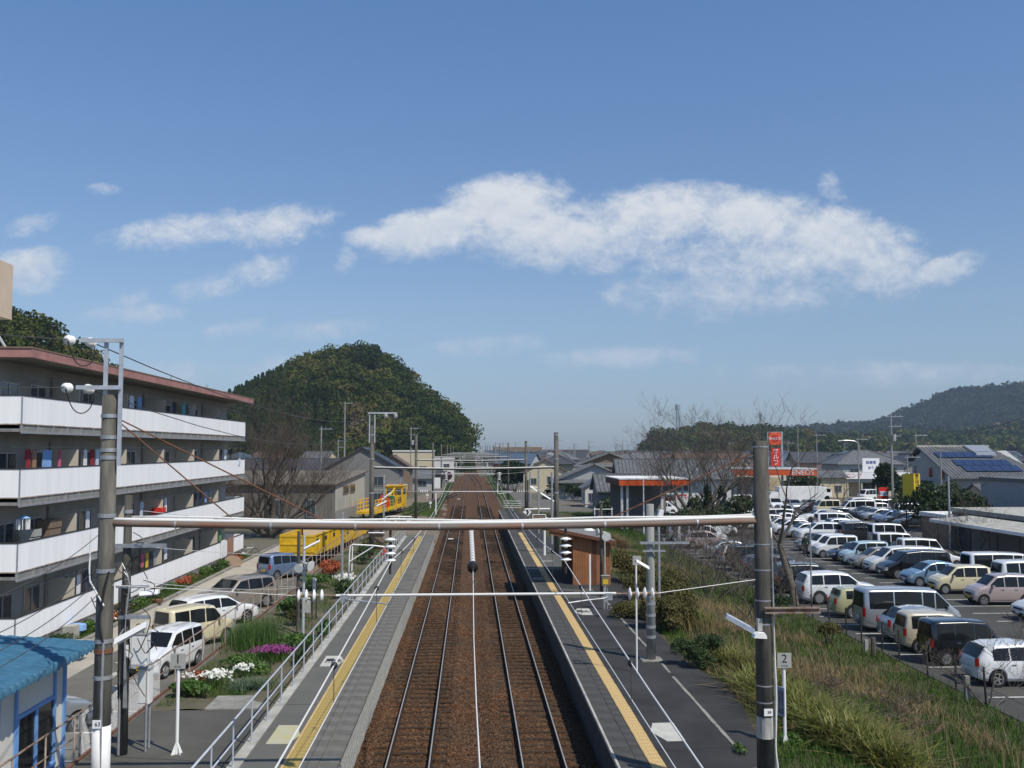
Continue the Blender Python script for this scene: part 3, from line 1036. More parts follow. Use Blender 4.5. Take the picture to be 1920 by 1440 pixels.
lines('bay_line', [(17.9, y, 22.4, y) for y in np.arange(29.5, 90, 2.38)] + [(26.2, y, 35.8, y) for y in np.arange(42, 92, 2.38)] + [(45.2, y, 50.2, y) for y in np.arange(98, 140, 2.4)] + [(31, y, 38, y) for y in np.arange(96, 130, 2.4)], LOT + 0.004)
lines('bay_line', [(-14.2, y, -9.7, y) for y in (28.4, 31.2, 33.6, 41.2, 43.9 + 1.6, 48.2, 51.2, 54.2, 57.2, 60.2, 63.2)] + [(-13.8, 33.62, -9.7, 33.62 + 0.02)], LOT + 0.004)
# ================================================================ overhead line
def disc_string(n, axis, start, pitch=0.146, r=0.128, nn=14):
 """porcelain discs with caps along an axis: (discs, metal)"""
 d, m = MB(), MB()
 ax = Vector(axis).normalized()
 s = Vector(start)
 for i in range(n):
  c = s + ax * (i * pitch)
  d.lathe([(0.03, -0.035), (r * 0.55, -0.022), (r, 0.002), (r * 0.98, 0.016), (r * 0.45, 0.02), (0.035, 0.05)], c, ax, nn)
  m.cyl(c + ax * 0.045, c + ax * 0.115, 0.036, n=8)
 return d, m


def pole_bands(shaft_r, zs, x, y, parent, z0, off, h=0.045):
 for z in zs:
  MB().lathe([(shaft_r(z) + 0.002, -h), (shaft_r(z) + .4 * h, -h), (shaft_r(z) + .4 * h, h), (shaft_r(z) + 0.002, h)], (x, y, z), n=16).build('band', M['galv'], parent, off=off)


def concrete_pole(x, y, z0, z1, r0, r1, label, group=None, m='concrete_pole', bands=(), n=18, name='concrete_pole', cat='pole', bh=0.045):
 t = thing(name, label, cat, (x, y, z0), 0, group)
 L = Vector((x, y, z0))
 rad = lambda z: r0 + (r1 - r0) * (z - z0) / (z1 - z0)
 MB().lathe([(r0, 0), (rad((z0 + z1) / 2), (z1 - z0) / 2), (r1, z1 - z0 - 0.01), (r1 * 0.9, z1 - z0)], (0, 0, 0), n=n).build('shaft', M[m], t, smooth=True)
 pole_bands(rad, bands, x, y, t, z0, L, bh)
 return t, L


PORT = [21.5, 71, 121, 171, 221, 271, 321, 371, 421]
PLX = {21.5: (-7.66, 6.32), 71: (-6.95, 6.12), 121: (-6.55, 6.75), 171: (-6.4, 6.5), 221: (-6.4, 6.5)}
POLES = {}
for i, Y in enumerate(PORT):
 xl, xr = PLX.get(Y, (-6.3, 6.3))
 near = i == 0
 zt = {21.5: (9.45, 8.48), 71: (10.0, 9.5), 121: (9.9, 9.3)}.get(Y, (9.4, 9.4))
 zb = {21.5: (0.84, 0.86), 71: (0.75, 0.86)}.get(Y, (-0.3, -0.3))
 for s, x in ((0, xl), (1, xr)):
  side = ('on the left of the tracks', 'on the right of the tracks')[s]
  if near:
   lab = ('thick concrete mast with white painted foot and steel top frame beside the blue roofed hut', 'thick bare concrete mast beside the number 2 sign')[s]
  elif i == 1:
   lab = ('concrete mast with steel frame carrying white insulators, beyond the end of the yellow wagons', 'concrete mast standing behind the brown waiting shelter')[s]
  elif i == 2:
   lab = ('concrete mast with white tags between the siding and the left track', 'concrete mast by the far end of platform 2')[s]
  else:
   lab = 'slim distant railway mast ' + side + ', %s beyond the platforms' % ('first', 'second', 'third', 'fourth', 'fifth', 'sixth')[i - 3]
  bands = {0: ((9.0, 8.55, 8.28, 8.12, 6.9, 5.75, 4.3, 3.55), (8.35, 6.25, 5.7, 5.05, 4.55, 3.25, 2.9))[s], 1: (9.3, 7.6, 5.2, 3.1), 2: (8.9, 7.2)}.get(i, ())
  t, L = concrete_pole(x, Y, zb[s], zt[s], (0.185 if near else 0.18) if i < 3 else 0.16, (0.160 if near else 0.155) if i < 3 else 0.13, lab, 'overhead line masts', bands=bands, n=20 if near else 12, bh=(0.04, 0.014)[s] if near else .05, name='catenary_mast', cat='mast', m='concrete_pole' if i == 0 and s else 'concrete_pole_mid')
  POLES[(i, s)] = (t, L, x, zt[s])
 # portal beam
 zb_ = 6.72 if near else 6.95
 sag = [(0, 0.02), (0.25, -0.05), (0.5, -0.085), (0.75, -0.05), (1, 0.03)]
 pts = [(xl - 0.12 + (xr - xl + 0.26) * t, Y - 0.02, zb_ + z) for t, z in sag]
 pts = spline([Vector(p) for p in pts], 4)
 if near:
  lab = 'long steel tube beam spanning both tracks in front, with a white cable along its top'
 else:
  lab = 'steel beam over the tracks, ' + ('dark second one level with the grey house', 'third one from the camera', 'fourth one from the camera', 'fifth one from the camera', 'sixth one from the camera', 'seventh one from the camera', 'eighth one from the camera', 'ninth one from the camera')[i - 1]
 bt = thing('portal_beam', lab, 'beam', pts[0], 0, 'beams across the tracks')
 o0 = Vector(pts[0])
 MB().tube(pts, 0.068 if near else 0.065, 12 if near else 6).build('tube', M['beam_steel'] if near else M['steel_dark'], bt, smooth=True, off=o0)
 MB().tube([p + Vector((0, 0, 0.085 if near else 0.07)) for p in pts], 0.040, 8).build('top_pipe', M['wire_bright'], bt, smooth=True, off=o0)
 if near:
  mb = MB()
  for j in range(2, len(pts) - 1, 2):
   p = pts[j]
   mb.tube([p + Vector((0, 0, -0.1)), p + Vector((0.012, 0, 0.13))], 0.012, 5)
   mb.lathe([(0.075, -0.02), (0.075, 0.02)], p, (1, 0, 0), 12)
  mb.build('clamp', M['galv'], bt, off=o0)
  cp = [p + Vector((0, 0.02, 0.145 + 0.02 * math.sin(jj * 1.3))) for jj, p in enumerate(pts[1:])]
  cp += [Vector((xr + 0.16, Y - 0.02, zb_ + 0.12)), Vector((xr + 0.205, Y - 0.03, zb_ - 0.1))]
  MB().tube(cp, 0.024, 6).build('cable', M['white_rough'], bt, smooth=True, off=o0)
 if i > 6:
  continue
 # hanging insulators and registration pipe
 for s, tx in ((0, -1.70), (1, 2.05)):
  zt_ = zb_ - 0.16
  d, m = disc_string(4, (0, 0, -1), (tx, Y, zt_ - 0.18), nn=14 if i < 2 else 8)
  it = thing('suspension_insulator', ('string of four white insulator discs hanging from the %s beam over the %s track' % (('nearest', 'second', 'third', 'fourth', 'fifth', 'sixth', 'seventh')[i], ('left', 'right')[s])), 'insulator', (tx, Y, zt_), 0, 'insulator strings')
  o0 = Vector((tx, Y, zt_))
  d.build('disc', M['porcelain'], it, smooth=True, off=o0)
  m.cyl((tx, Y, zt_ + 0.1), (tx, Y, zt_ - 0.92), 0.03, n=6)
  m.build('fitting', M['steel_dark'], it, off=o0)
 zp = 5.33
 xa, xb = -2.72, 3.0
 rp = thing('registration_pipe', 'horizontal white pipe with insulator discs at both ends, under the %s beam' % (('nearest', 'second', 'third', 'fourth', 'fifth', 'sixth', 'seventh')[i]), 'pipe', (xa, Y - 0.9, zp), 0, 'registration pipes')
 o0 = Vector((xa, Y - 0.9, zp))
 MB().cyl((xa, Y - 0.9, zp), (xb, Y - 0.9, zp + 0.01), 0.027, n=8).build('pipe', M['wire_bright'], rp, off=o0)
 d1, m1 = disc_string(4, (-1, 0, 0), (xa - 0.28, Y - 0.9, zp), pitch=0.155, r=0.13, nn=14 if i < 2 else 8)
 d2, m2 = disc_string(4, (1, 0, 0), (xb + 0.28, Y - 0.9, zp), pitch=0.155, r=0.13, nn=14 if i < 2 else 8)
 for d in (d1, d2):
  d.build('disc', M['porcelain'], rp, smooth=True, off=o0)
 m1.cyl((xa - 0.25, Y - 0.9, zp), (xa, Y - 0.9, zp), 0.022, n=6)
 m2.cyl((xb + 0.25, Y - 0.9, zp), (xb, Y - 0.9, zp), 0.022, n=6)
 m1.build('fitting', M['rust'], rp, off=o0)
 m2.build('fitting', M['rust'], rp, off=o0)
 mb = MB()
 mb.tube([(xa - 0.8, Y - 0.9, zp), (xl + 0.17, Y - 0.05, zp + 0.12)], 0.008, 4)
 mb.tube([(xb + 0.8, Y - 0.9, zp), (xr - 0.18, Y - 0.05, zp + 0.16)], 0.008, 4)
 mb.build('tie_wire', M['wire_bright'], rp, off=o0)
 for s, (tx, ax_) in enumerate(((-1.63, -2.55), (1.97, 2.85))):
  sg = -1 if s == 0 else 1
  a = MB().tube(spline([Vector((ax_, Y - 0.9, zp - 0.04)), Vector((ax_ - sg * 0.10, Y - 1.0, zp - 0.07)), Vector((ax_ - sg * 0.45, Y - 1.05, zp - 0.10)), Vector((tx + sg * 0.02, Y - 1.15, 5.19))], 5), 0.016, 6)
  a.box((ax_, Y - 0.9, zp - 0.05), (0.14, 0.12, 0.14))
  a.build('steady_arm', M['galv'], rp, off=o0)

# stays, conduit, channel and plates on the two nearest masts
def wire(name, label, pts, r=0.012, m='wire', sag=0.0, n=10, group='overhead wires', k=5):
 a, b = Vector(pts[0]), Vector(pts[-1])
 if len(pts) == 2:
  pp = [a.lerp(b, t / n) - Vector((0, 0, sag * 4 * (t / n) * (1 - t / n))) for t in range(n + 1)]
 else:
  pp = [Vector(p) for p in pts]
 c = pp[0]
 return tag(MB().tube(pp, r, k, caps=False).build(name, M[m], off=c, loc=c), label, 'wire', group)


wire('stay_wire', 'rusty stay wire from the left mast top down to the beam, the outer one', [(-7.55, 21.5, 8.95), (-5.03, 21.5, 6.82)], 0.016, 'rust_shade_brown')
wire('stay_wire', 'rusty stay wire from the left mast top down to the beam, the longer one', [(-7.55, 21.5, 8.98), (-3.1, 21.5, 6.78)], 0.016, 'rust_shade_brown')
wire('stay_wire', 'rusty stay wire from the right mast top down to the beam', [(6.25, 21.5, 8.25), (2.9, 21.5, 6.76)], 0.016, 'rust_shade_brown')
t, L, x, zt = POLES[(0, 0)]
mb = MB()
for (xx, z0, z1) in ((-7.74, 8.35, 10.6), (-7.42, 7.95, 10.6)):
 mb.box((xx, 21.42, (z0 + z1) / 2), (0.075, 0.06, z1 - z0))
mb.box((-7.82, 21.36, 10.60), (0.92, 0.07, 0.085))
mb.box((-7.86, 21.36, 9.60), (0.92, 0.07, 0.085))
mb.build('top_frame', M['galv_paint'], t, off=L)
for j, (xx, zz) in enumerate(((-8.40, 10.60), (-8.42, 9.60))):
 for dy, dx in ((-0.16, 0.0), (0.16, 0.27)):
  d, m = disc_string(2, (0, 1 if dy > 0 else -1, -0.05), (xx + dx, 21.36 + dy, zz - 0.02), pitch=0.13, r=0.105)
  d.build('insulator', M['porcelain'], t, smooth=True, off=L)
  m.build('fitting', M['galv'], t, off=L)
 MB().tube(spline([Vector((xx, 21.0, zz)), Vector((xx + 0.08, 21.2, zz - 0.42)), Vector((xx + 0.22, 21.35, zz - 0.55)), Vector((xx + 0.36, 21.5, zz - 0.4)), Vector((xx + 0.29, 21.75, zz - 0.03))], 5), 0.012, 5).build('jumper', M['cable_black'], t, off=L)
MB().lathe([(0.1875, 0.0), (0.1865, 1.72)], (-7.66, 21.5, 0.845), n=20).build('painted_foot', M['white_rough'], t, smooth=True, off=L)
o = MB().box((-7.69, 21.30, 2.63), (0.17, 0.012, 0.17)).build('number_plate', M['print_white'], t, off=L)
text_mesh('lettering', '63', 0.12, M['print_black'], t, Vector((-7.67, 21.290, 2.63)) - L, (R(90), 0, 0), 0.002)
MB().tube([(-7.60, 21.36, 0.9), (-7.62, 21.33, 3.2), (-7.61, 21.34, 4.35)], 0.030, 8).build('conduit', M['galv'], t, off=L)
MB().tube(spline([Vector((-7.61, 21.3, 4.3)), Vector((-7.68, 21.28, 4.75)), Vector((-7.60, 21.28, 5.35)), Vector((-7.52, 21.30, 5.75))], 5), 0.022, 6).build('cable', M['cable_black'], t, off=L)
MB().tube([(-7.93, 21.36, 6.6), (-7.94, 21.34, 5.8), (-7.93, 21.36, 5.55), (-7.60, 21.28, 5.05)], 0.018, 6).build('cable', M['white_rough'], t, off=L)
MB().lathe([(0.195, 0), (0.195, 0.09)], (-7.66, 21.5, 4.05), n=18).build('band', M['rust_shade_brown'], t, off=L)

t, L, x, zt = POLES[(0, 1)]
MB().tube(spline([Vector((6.51, 21.47, 6.6)), Vector((6.51, 21.42, 5.4)), Vector((6.52, 21.4, 4.0)), Vector((6.54, 21.38, 3.0)), Vector((6.50, 21.36, 2.0)), Vector((6.54, 21.36, 1.5)), Vector((6.52, 21.36, 0.87))], 5), 0.020, 6).build('cable', M['white_rough'], t, smooth=True, off=L)
MB().tube([(6.50, 21.38, 6.4), (6.50, 21.36, 3.2), (6.50, 21.36, 0.87)], 0.015, 6).build('cable', M['galv'], t, off=L)
mb = MB()
mb.b2(6.28, 7.48, 21.22, 21.30, 4.80, 4.83).b2(6.28, 7.48, 21.22, 21.30, 4.90, 4.93); mb.b2(6.28, 7.48, 21.285, 21.30, 4.83, 4.90)
mb.build('channel', M['rust'], t, off=L)
MB().box((6.34, 21.30, 2.72), (0.19, 0.015, 0.15)).build('number_plate', M['print_white'], t, off=L)
text_mesh('lettering', '59', 0.085, M['print_black'], t, Vector((6.36, 21.288, 2.72)) - L, (R(90), 0, 0), 0.002)
MB().lathe([(0.187, 0), (0.186, 0.45)], (6.32, 21.5, 2.15), n=20).build('sticker', mat('sticker', (0.22, 0.21, 0.19), 0.8, col2=(0.55, 0.54, 0.5), scale=9, stretch=(1, 1, 0.15)), t, off=L)
MB().box((6.2, 21.4, 4.55), (0.10, 0.14, 0.26)).build('switch_box', M['plate_grey'], t, off=L)
pl = thing('platform_light', 'white hooded lamp with a long dark shade on the right near mast', 'lamp', (6.22, 21.3, 4.36), 0)
o0 = Vector((6.22, 21.3, 4.36))
MB().prism([(6.02, 21.18, 4.30), (6.05, 21.18, 4.37), (6.12, 21.18, 4.41), (6.26, 21.18, 4.40), (6.30, 21.18, 4.34), (6.30, 21.18, 4.28)], (0, 0.2, 0)).build('hood', M['white'], pl, off=o0)
MB().prism([(5.56, 21.75, 4.62), (5.60, 21.75, 4.70), (6.10, 21.35, 4.44), (6.06, 21.35, 4.35)], (0.02, 0.16, 0.02)).build('shade', M['galv_paint'], pl, off=o0)
# second mast top frame
t, L, x, zt = POLES[(1, 0)]
mb = MB()
for xx in (x - 0.18, x + 0.19):
 mb.box((xx, 70.85, 9.8), (0.08, 0.07, 2.1))
mb.box((x + 0.72, 70.8, 10.85), (2.0, 0.08, 0.1))
mb.build('top_frame', M['galv_paint'], t, off=L)
for xx in (x + 0.95, x + 1.65):
 d, m = disc_string(2, (0.3, -0.5, -0.75), (xx, 70.7, 10.7), pitch=0.16, r=0.15, nn=8)
 d.build('insulator', M['porcelain'], t, smooth=True, off=L)

# running wires: messenger with hangers, and contact wire
def catenary(tx, side):
 sup = [-30, 21.5, 71, 121, 171, 221, 271, 321]
 mp, drops = [], []
 for a, b in zip(sup[:-1], sup[1:]):
  for j in range(10):
   t = j / 10
   z = 5.92 - 4 * 0.52 * t * (1 - t)
   mp.append(Vector((tx, a + (b - a) * t, z)))
  for j in range(1, 10):
   t = (j - 0.42) / 9.16
   z = 5.92 - 4 * 0.52 * t * (1 - t)
   drops.append((a + (b - a) * t, z))
 lab = ('over the left track', 'over the right track')[side]
 ct = thing('overhead_line', 'bright messenger wire with black hangers and contact wire ' + lab, 'overhead line', (tx, 21.5, 5.92), 0, 'running wires')
 L = Vector((tx, 21.5, 5.92))
 mp = [p for p in mp if p.y > 5]
 MB().tube(mp, 0.010, 6, caps=False).build('messenger_wire', M['wire_bright'], ct, off=L)
 cw = [Vector((tx, 5, 5.17)), Vector((tx + 0.01, 20.4, 5.17)), Vector((tx, 70, 5.17)), Vector((tx, 170, 5.17)), Vector((tx, 321, 5.17))]
 MB().tube(cw, 0.007, 6, caps=False).build('contact_wire', M['wire_bright'], ct, off=L)
 src = ds = None
 for (y, z) in drops:
  if y < 6 or y > 125:
   continue
  if src is None:
   src = MB().lathe([(0.018, -0.05), (0.042, -0.03), (0.042, 0.03), (0.018, 0.05)], (0, 0, 0), (0, 1, 0), 10).build('hanger_clip', M['black'], ct, Vector((tx, y, z)) - L)
  else:
   inst(src, ct, Vector((tx, y, z)) - L)
  MB().cyl((tx, y, z), (tx, y, 5.17), 0.005, n=4).build('dropper', M['wire'], ct, off=L)


catenary(-1.68, 0)
catenary(2.02, 1)
# centre wire let down with a long insulator
it = thing('strain_insulator', 'long string of small grey discs on the wire between the two tracks', 'insulator', (0.06, 24, 5.45), 0)
o0 = Vector((0.06, 24, 5.45))
d, m = MB(), MB()
a, b = P(883.5, 995, 27.5), P(886.5, 1052, 24.4)
for j in range(13):
 c = a.lerp(b, j / 12)
 d.lathe([(0.02, -0.02), (0.062, -0.004), (0.062, 0.004), (0.02, 0.02)], c, (b - a), 10)
m.tube([P(883, 972, 29), a, b, P(887, 1072, 23.6)], 0.016, 6)
d.build('disc', M['porcelain'], it, off=o0)
m.build('fitting', M['steel_dark'], it, off=o0)
MB().lathe([(0.03, -0.12), (0.13, -0.08), (0.13, 0.08), (0.03, 0.12)], P(886, 1063, 24.0), (b - a), 12).build('weight', M['black'], it, off=o0)
wire('drop_wire', 'thin bright wire running low between the two tracks towards the camera', [P(887, 1072, 23.6), P(888.5, 1200, 16.5), P(893, 1320, 12.2), P(900, 1445, 9.6), P(906, 1600, 7.6)], 0.009, 'wire_bright')
# feeder wires along the left masts and others
def swire(lab, a, b, sag, r=0.011, m='wire', n=14, name='overhead_wire'):
 return wire(name, lab, [a, b], r, m, sag, n)


swire('upper feeder wire from the frame of the left mast to the next mast', (-8.13, 21.8, 10.58), (-6.0, 70.6, 10.7), 1.0, 0.014)
swire('lower feeder wire from the frame of the left mast to the next mast', (-8.15, 21.8, 9.58), (-5.3, 70.6, 10.7), 1.6, 0.012)
swire('upper feeder wire leaving the left mast frame towards the left edge', (-8.4, 21.0, 10.58), (-10.5, 12, 10.3), 0.1, 0.012)
swire('lower feeder wire leaving the left mast frame towards the left edge', (-8.42, 21.0, 9.58), (-10.5, 12, 9.3), 0.1, 0.012)
for j, (u0, v0, y0, u1, v1, y1, lab) in enumerate([
  (188, 1000, 21.4, -20, 1125, 15, 'topmost thin wire from the left mast across the flats to the left edge'),
  (188, 1060, 21.4, -20, 1195, 15, 'second thin wire from the left mast across the flats to the left edge'),
  (188, 1085, 21.4, -20, 1230, 15, 'third thin wire from the left mast crossing the blue roof'),
  (188, 1110, 21.4, -20, 1262, 15, 'lowest thin wire from the left mast crossing the blue roof'),
  (268, 1025, 25.2, 640, 1040, 52, 'wire from the slim concrete pole along the parked cars'),
  (268, 1091, 25.2, 560, 1102, 40, 'lower wire from the slim concrete pole to the speaker post'),
  (268, 958, 25.2, 545, 975, 62, 'wire from the top of the slim concrete pole past the flats')]):
 swire(lab, P(u0, v0, y0), P(u1, v1, y1), 0.12, 0.008, 'wire_bright' if j > 3 else 'wire')

# ================================================================ handrail of platform 1
hr = thing('handrail', 'blue grey steel handrail along the back of platform 1', 'handrail', (-5.5, 24, PZ))
o0 = Vector((-5.5, 24, PZ))
pts = [(-5.5, y, PZ + 1.08) for y in (16, 30, 50, 70, 85)]
MB().tube(pts, 0.026, 8).build('top_rail', M['galv_paint'], hr, smooth=True, off=o0)
MB().tube([(p[0], p[1], PZ + 0.58) for p in pts], 0.021, 8).build('lower_rail', M['galv_paint'], hr, smooth=True, off=o0)
src = None
y = 16.0
while y < 85.5:
 if src is None:
  src = MB().cyl((0, 0, 0), (0, 0, 1.07), 0.023, n=8).lathe([(0.05, 0), (0.05, 0.02)], (0, 0, 0), n=8).build('post', M['galv_paint'], hr, Vector((-5.5, y, PZ + 0.03)) - o0)
 else:
  inst(src, hr, Vector((-5.5, y, PZ + 0.03)) - o0)
 y += 1.98
# low end loop at the bottom of the picture
tag(MB().tube(spline([Vector((-6.1, 21.6, 0.85)), Vector((-6.05, 22.4, 1.02)), Vector((-5.75, 22.6, 1.06)), Vector((-5.62, 22.0, 1.02)), Vector((-5.62, 21.2, 0.9))], 6), 0.03, 8).build('guard_loop', M['galv_paint'], off=(-6.1, 21.6, 0.85), loc=(-6.1, 21.6, 0.85)), 'low bent steel guard loop at the foot of the handrail', 'guard rail')

# rusty fence on the retaining wall
fe = thing('fence', 'pale steel post fence with rusty rails in front of the parked cars', 'fence', (-9.36, 24, 0.86))
o0 = Vector((-9.36, 24, 0.86))
MB().tube([(-9.36, y, 0.86 + 1.12) for y in (16, 40, 64, 88)], 0.024, 6).build('top_rail', M['rust'], fe, off=o0)
MB().tube([(-9.36, y, 0.86 + 0.62) for y in (16, 40, 64, 88)], 0.016, 6).build('middle_rail', M['rust'], fe, off=o0)
MB().box((-9.33, 52, 0.89), (0.06, 72, 0.06)).build('bottom_rail', M['rust_shade_brown'], fe, off=o0)
src = None
y = 16.4
while y < 88:
 q = Vector((-9.36, y, 0.86)) - o0
 if src is None:
  src = MB().cyl((0, 0, 0), (0, 0, 1.13), 0.022, n=6).build('post', mat('post_pale', (0.5, 0.45, 0.38), 0.8, col2=(0.30, 0.2, 0.13), scale=9), fe, q)
 else:
  inst(src, fe, q)
 y += 1.62
# chain link from the hut to the first bays
mb = MB()
def link(y0, y1, z0, z1, s=0.10):
 h = z1 - z0
 yy_ = y0 - h
 while yy_ < y1:
  for sg in (1, -1):
   a, b = (yy_, z0), (yy_ + h, z1)
   if sg < 0:
    a, b = (yy_, z1), (yy_ + h, z0)
   ta = max(0, (y0 - a[0]) / h); tb = min(1, (y1 - a[0]) / h)
   if tb > ta:
    pa = (a[0] + h * ta, a[1] + (b[1] - a[1]) * ta); pb = (a[0] + h * tb, a[1] + (b[1] - a[1]) * tb)
    mb.tube([(-9.36 + 0.01 * sg, pa[0], pa[1]), (-9.36 + 0.01 * sg, pb[0], pb[1])], 0.0035, 3, caps=False)
  yy_ += s
link(24.9, 31.0, 0.95, 1.97)
o = mb.build('chain_link', M['galv'], fe, off=o0)
o['kind'] = 'stuff'
ga = thing('chain_link_gate', 'grey chain link gate leaf standing behind the left mast', 'gate', (-10.3, 25.6, LOT))
o0 = Vector((-10.3, 25.6, LOT))
mb = MB()
for (xa, ya) in ((-9.9, 26.3), (-11.2, 26.3), (-9.6, 27.6)):
 mb.cyl((xa, ya, LOT), (xa, ya, 1.55), 0.03, n=6)
for z in (0.0, 0.7, 1.52):
 mb.tube([(-11.2, 26.3, z), (-9.9, 26.3, z), (-9.6, 27.6, z)], 0.02, 5)
mb.build('gate_frame', M['galv'], ga, off=o0)
mb = MB()
for j in range(34):
 xx = -11.2 + j * 0.055
 for a, b in (((xx, 0.0), (xx + 1.5, 1.5)), ((xx, 1.5), (xx + 1.5, 0.0))):
  t1 = min(1, max(0, (-9.9 - a[0]) / 1.5))
  if t1 > 0.02:
   mb.tube([(a[0], 26.3, a[1]), (a[0] + 1.5 * t1, 26.3, a[1] + (b[1] - a[1]) * t1)], 0.004, 3, caps=False)
o = mb.build('wire_mesh', M['galv'], ga, off=o0)
o['kind'] = 'stuff'

# ================================================================ numbered stop signs
def stop_sign(num, x, y, z0, h, label, board):
 t = thing('stop_sign', label, 'sign', (x, y, z0))
 MB().cyl((0, 0, 0), (0, 0, h - 0.2), 0.042, n=10).build('post', M['white'], t)
 mb = MB()
 for a in (0, 90, 180, 270):
  c, s = math.cos(R(a + 45)), math.sin(R(a + 45))
  mb.prism([(0.04 * c, 0.04 * s, 0.28), (0.16 * c, 0.16 * s, 0.0), (0.04 * c, 0.04 * s, 0.0)], (-s * 0.015, c * 0.015, 0))
 mb.build('foot_bracket', M['white'], t)
 o = MB().box((0.0, -0.05, h), (0.36, 0.03, 0.37)).build('plate', M['plate_grey'], t)
 text_mesh('numeral', num, 0.30, M['print_black'], t, (0.0, -0.068, h + 0.04), (R(90), 0, 0), 0.002)
 text_mesh('lettering', 'のりば', 0.055, M['print_black'], t, (0.0, -0.068, h - 0.135), (R(90), 0, 0), 0.002)
 if board:
  b = MB().box((-0.12, -0.02, h - 1.02), (0.32, 0.03, 0.72), rz=R(-62)).build('board', mat('board_blue', (0.30, 0.33, 0.40), 0.6, var=0.1), t)
  for j in range(3):
   text_mesh('lettering', list('携帯電話はご遠慮'), 0.075, M['print_black'], t, (-0.16 + 0.09 * j * math.cos(R(62)) - 0.04, -0.075 - 0.10 * j * math.sin(R(62)) + 0.05, h - 1.02), (R(90), 0, R(-62)), 0.002, vertical=True, lead=0.95)
 return t


stop_sign('1', -7.17, 25.25, 0.845, 2.25, 'grey plate numbered 1 on a white post on the left apron', False)
stop_sign('2', 7.97, 25.4, 0.80, 2.15, 'grey plate numbered 2 on a white post, with a blue notice below', True)

# ================================================================ slim service pole with meters and lamps on the left
t, L = concrete_pole(-8.5, 25.3, 0.845, 7.15, 0.125, 0.095, 'slim concrete service pole with tangled cables, meter boxes and lamps', m='concrete_pole', bands=(6.75, 5.9, 4.9, 4.2), n=14)
mb = MB()
mb.box((-8.15, 25.15, 5.92), (1.3, 0.07, 0.09)); mb.box((-8.25, 25.15, 4.18), (0.75, 0.07, 0.09)); mb.box((-8.3, 25.15, 4.92), (0.8, 0.05, 0.06))
mb.build('cross_arm', M['galv'], t, off=L)
mb = MB()
crng = random.Random(5)
for j in range(16):
 z = crng.uniform(3.4, 6.1)
 p = [Vector((-8.5 + crng.uniform(-0.75, 0.5), 25.1 + crng.uniform(-0.1, 0.1), z + crng.uniform(-0.2, 0.5)))]
 for q in range(4):
  p.append(p[-1] + Vector((crng.uniform(-0.25, 0.28), 0, crng.uniform(-0.45, 0.18))))
 mb.tube(spline(p, 3), 0.011, 4)
for j in range(5):
 mb.tube([(-8.62 + j * 0.03, 25.12, 4.9), (-8.6 + j * 0.028, 25.13, 3.6), (-8.58 + j * 0.026, 25.14, 2.2)], 0.014, 5)
mb.build('cables', M['cable_black'], t, off=L)
mb = MB()
for j in range(4):
 mb.tube(spline([Vector((-8.55 + j * 0.04, 25.1, 5.5 - j * 0.2)), Vector((-8.35, 25.06, 5.0)), Vector((-8.42, 25.06, 4.0)), Vector((-8.44 + j * 0.03, 25.1, 2.0))], 4), 0.012, 4)
mb.tube([(-8.55, 25.16, 0.86), (-8.55, 25.16, 3.4)], 0.035, 6)
mb.build('conduit', M['galv'], t, off=L)
MB().box((-8.42, 25.17, 3.35), (0.10, 0.03, 0.30)).build('number_plate', M['print_white'], t, off=L)
for (x0, x1, y_, z0, z1, lab) in ((-8.32, -7.92, 25.3, 3.0, 3.75, 'white meter cabinet, the upper of two by the slim service pole'), (-8.22, -7.93, 25.6, 2.0, 2.85, 'white meter cabinet on a galvanised post, the lower of two by the service pole')):
 c = Vector(((x0 + x1) / 2, y_, z0))
 mt = thing('meter_cabinet', lab, 'cabinet', c, 0, 'meter cabinets')
 MB().b2(x0, x1, y_ - 0.14, y_ + 0.14, z0, z1).build('body', M['white_rough'], mt, off=c)
 MB().b2(x0 + 0.03, x1 - 0.03, y_ - 0.152, y_ - 0.141, z0 + 0.03, z1 - 0.03).build('door', M['plate_white'], mt, off=c)
 MB().b2(x0 - 0.02, x1 + 0.02, y_ - 0.17, y_ + 0.15, z1, z1 + 0.03).build('roof', M['plate_grey'], mt, off=c)
 MB().cyl((x1 - 0.08, y_ + 0.17, 0.85), (x1 - 0.08, y_ + 0.17, z1), 0.03, n=6).build('post', M['galv'], mt, off=c)
def tube_lamp(label, a, b, w=0.09, hang=None, loc=None):
 a, b = Vector(a), Vector(b)
 lt = thing('fluorescent_lamp', label, 'lamp', a, 0, 'platform tube lamps')
 d = (b - a).normalized()
 s = d.cross(Vector((0, 0, 1))).normalized() * w
 up = Vector((0, 0, w * 0.8))
 MB().prism([a - s - up * 0.3, a - s * 0.55 + up, a + s * 0.55 + up, a + s - up * 0.3], b - a).build('hood', M['white'], lt, off=a)
 MB().cyl(a - up * 0.5 + d * 0.05, b - up * 0.5 - d * 0.05, w * 0.3, n=6).build('tube', M['porcelain'], lt, off=a)
 if hang is not None:
  MB().tube([a, Vector(hang)], 0.02, 5).build('bracket', M['galv'], lt, off=a)
 return lt
tube_lamp('large white street lamp head on an arm beside the left mast', P(217, 1204, 24.2), P(276, 1172, 24.2), 0.13, (-8.5, 25.2, 3.9))
tube_lamp('white street lamp head on the slim service pole pointing right', P(263, 1114, 25.2), P(298, 1111, 25.2), 0.10, (-8.45, 25.25, 4.55))
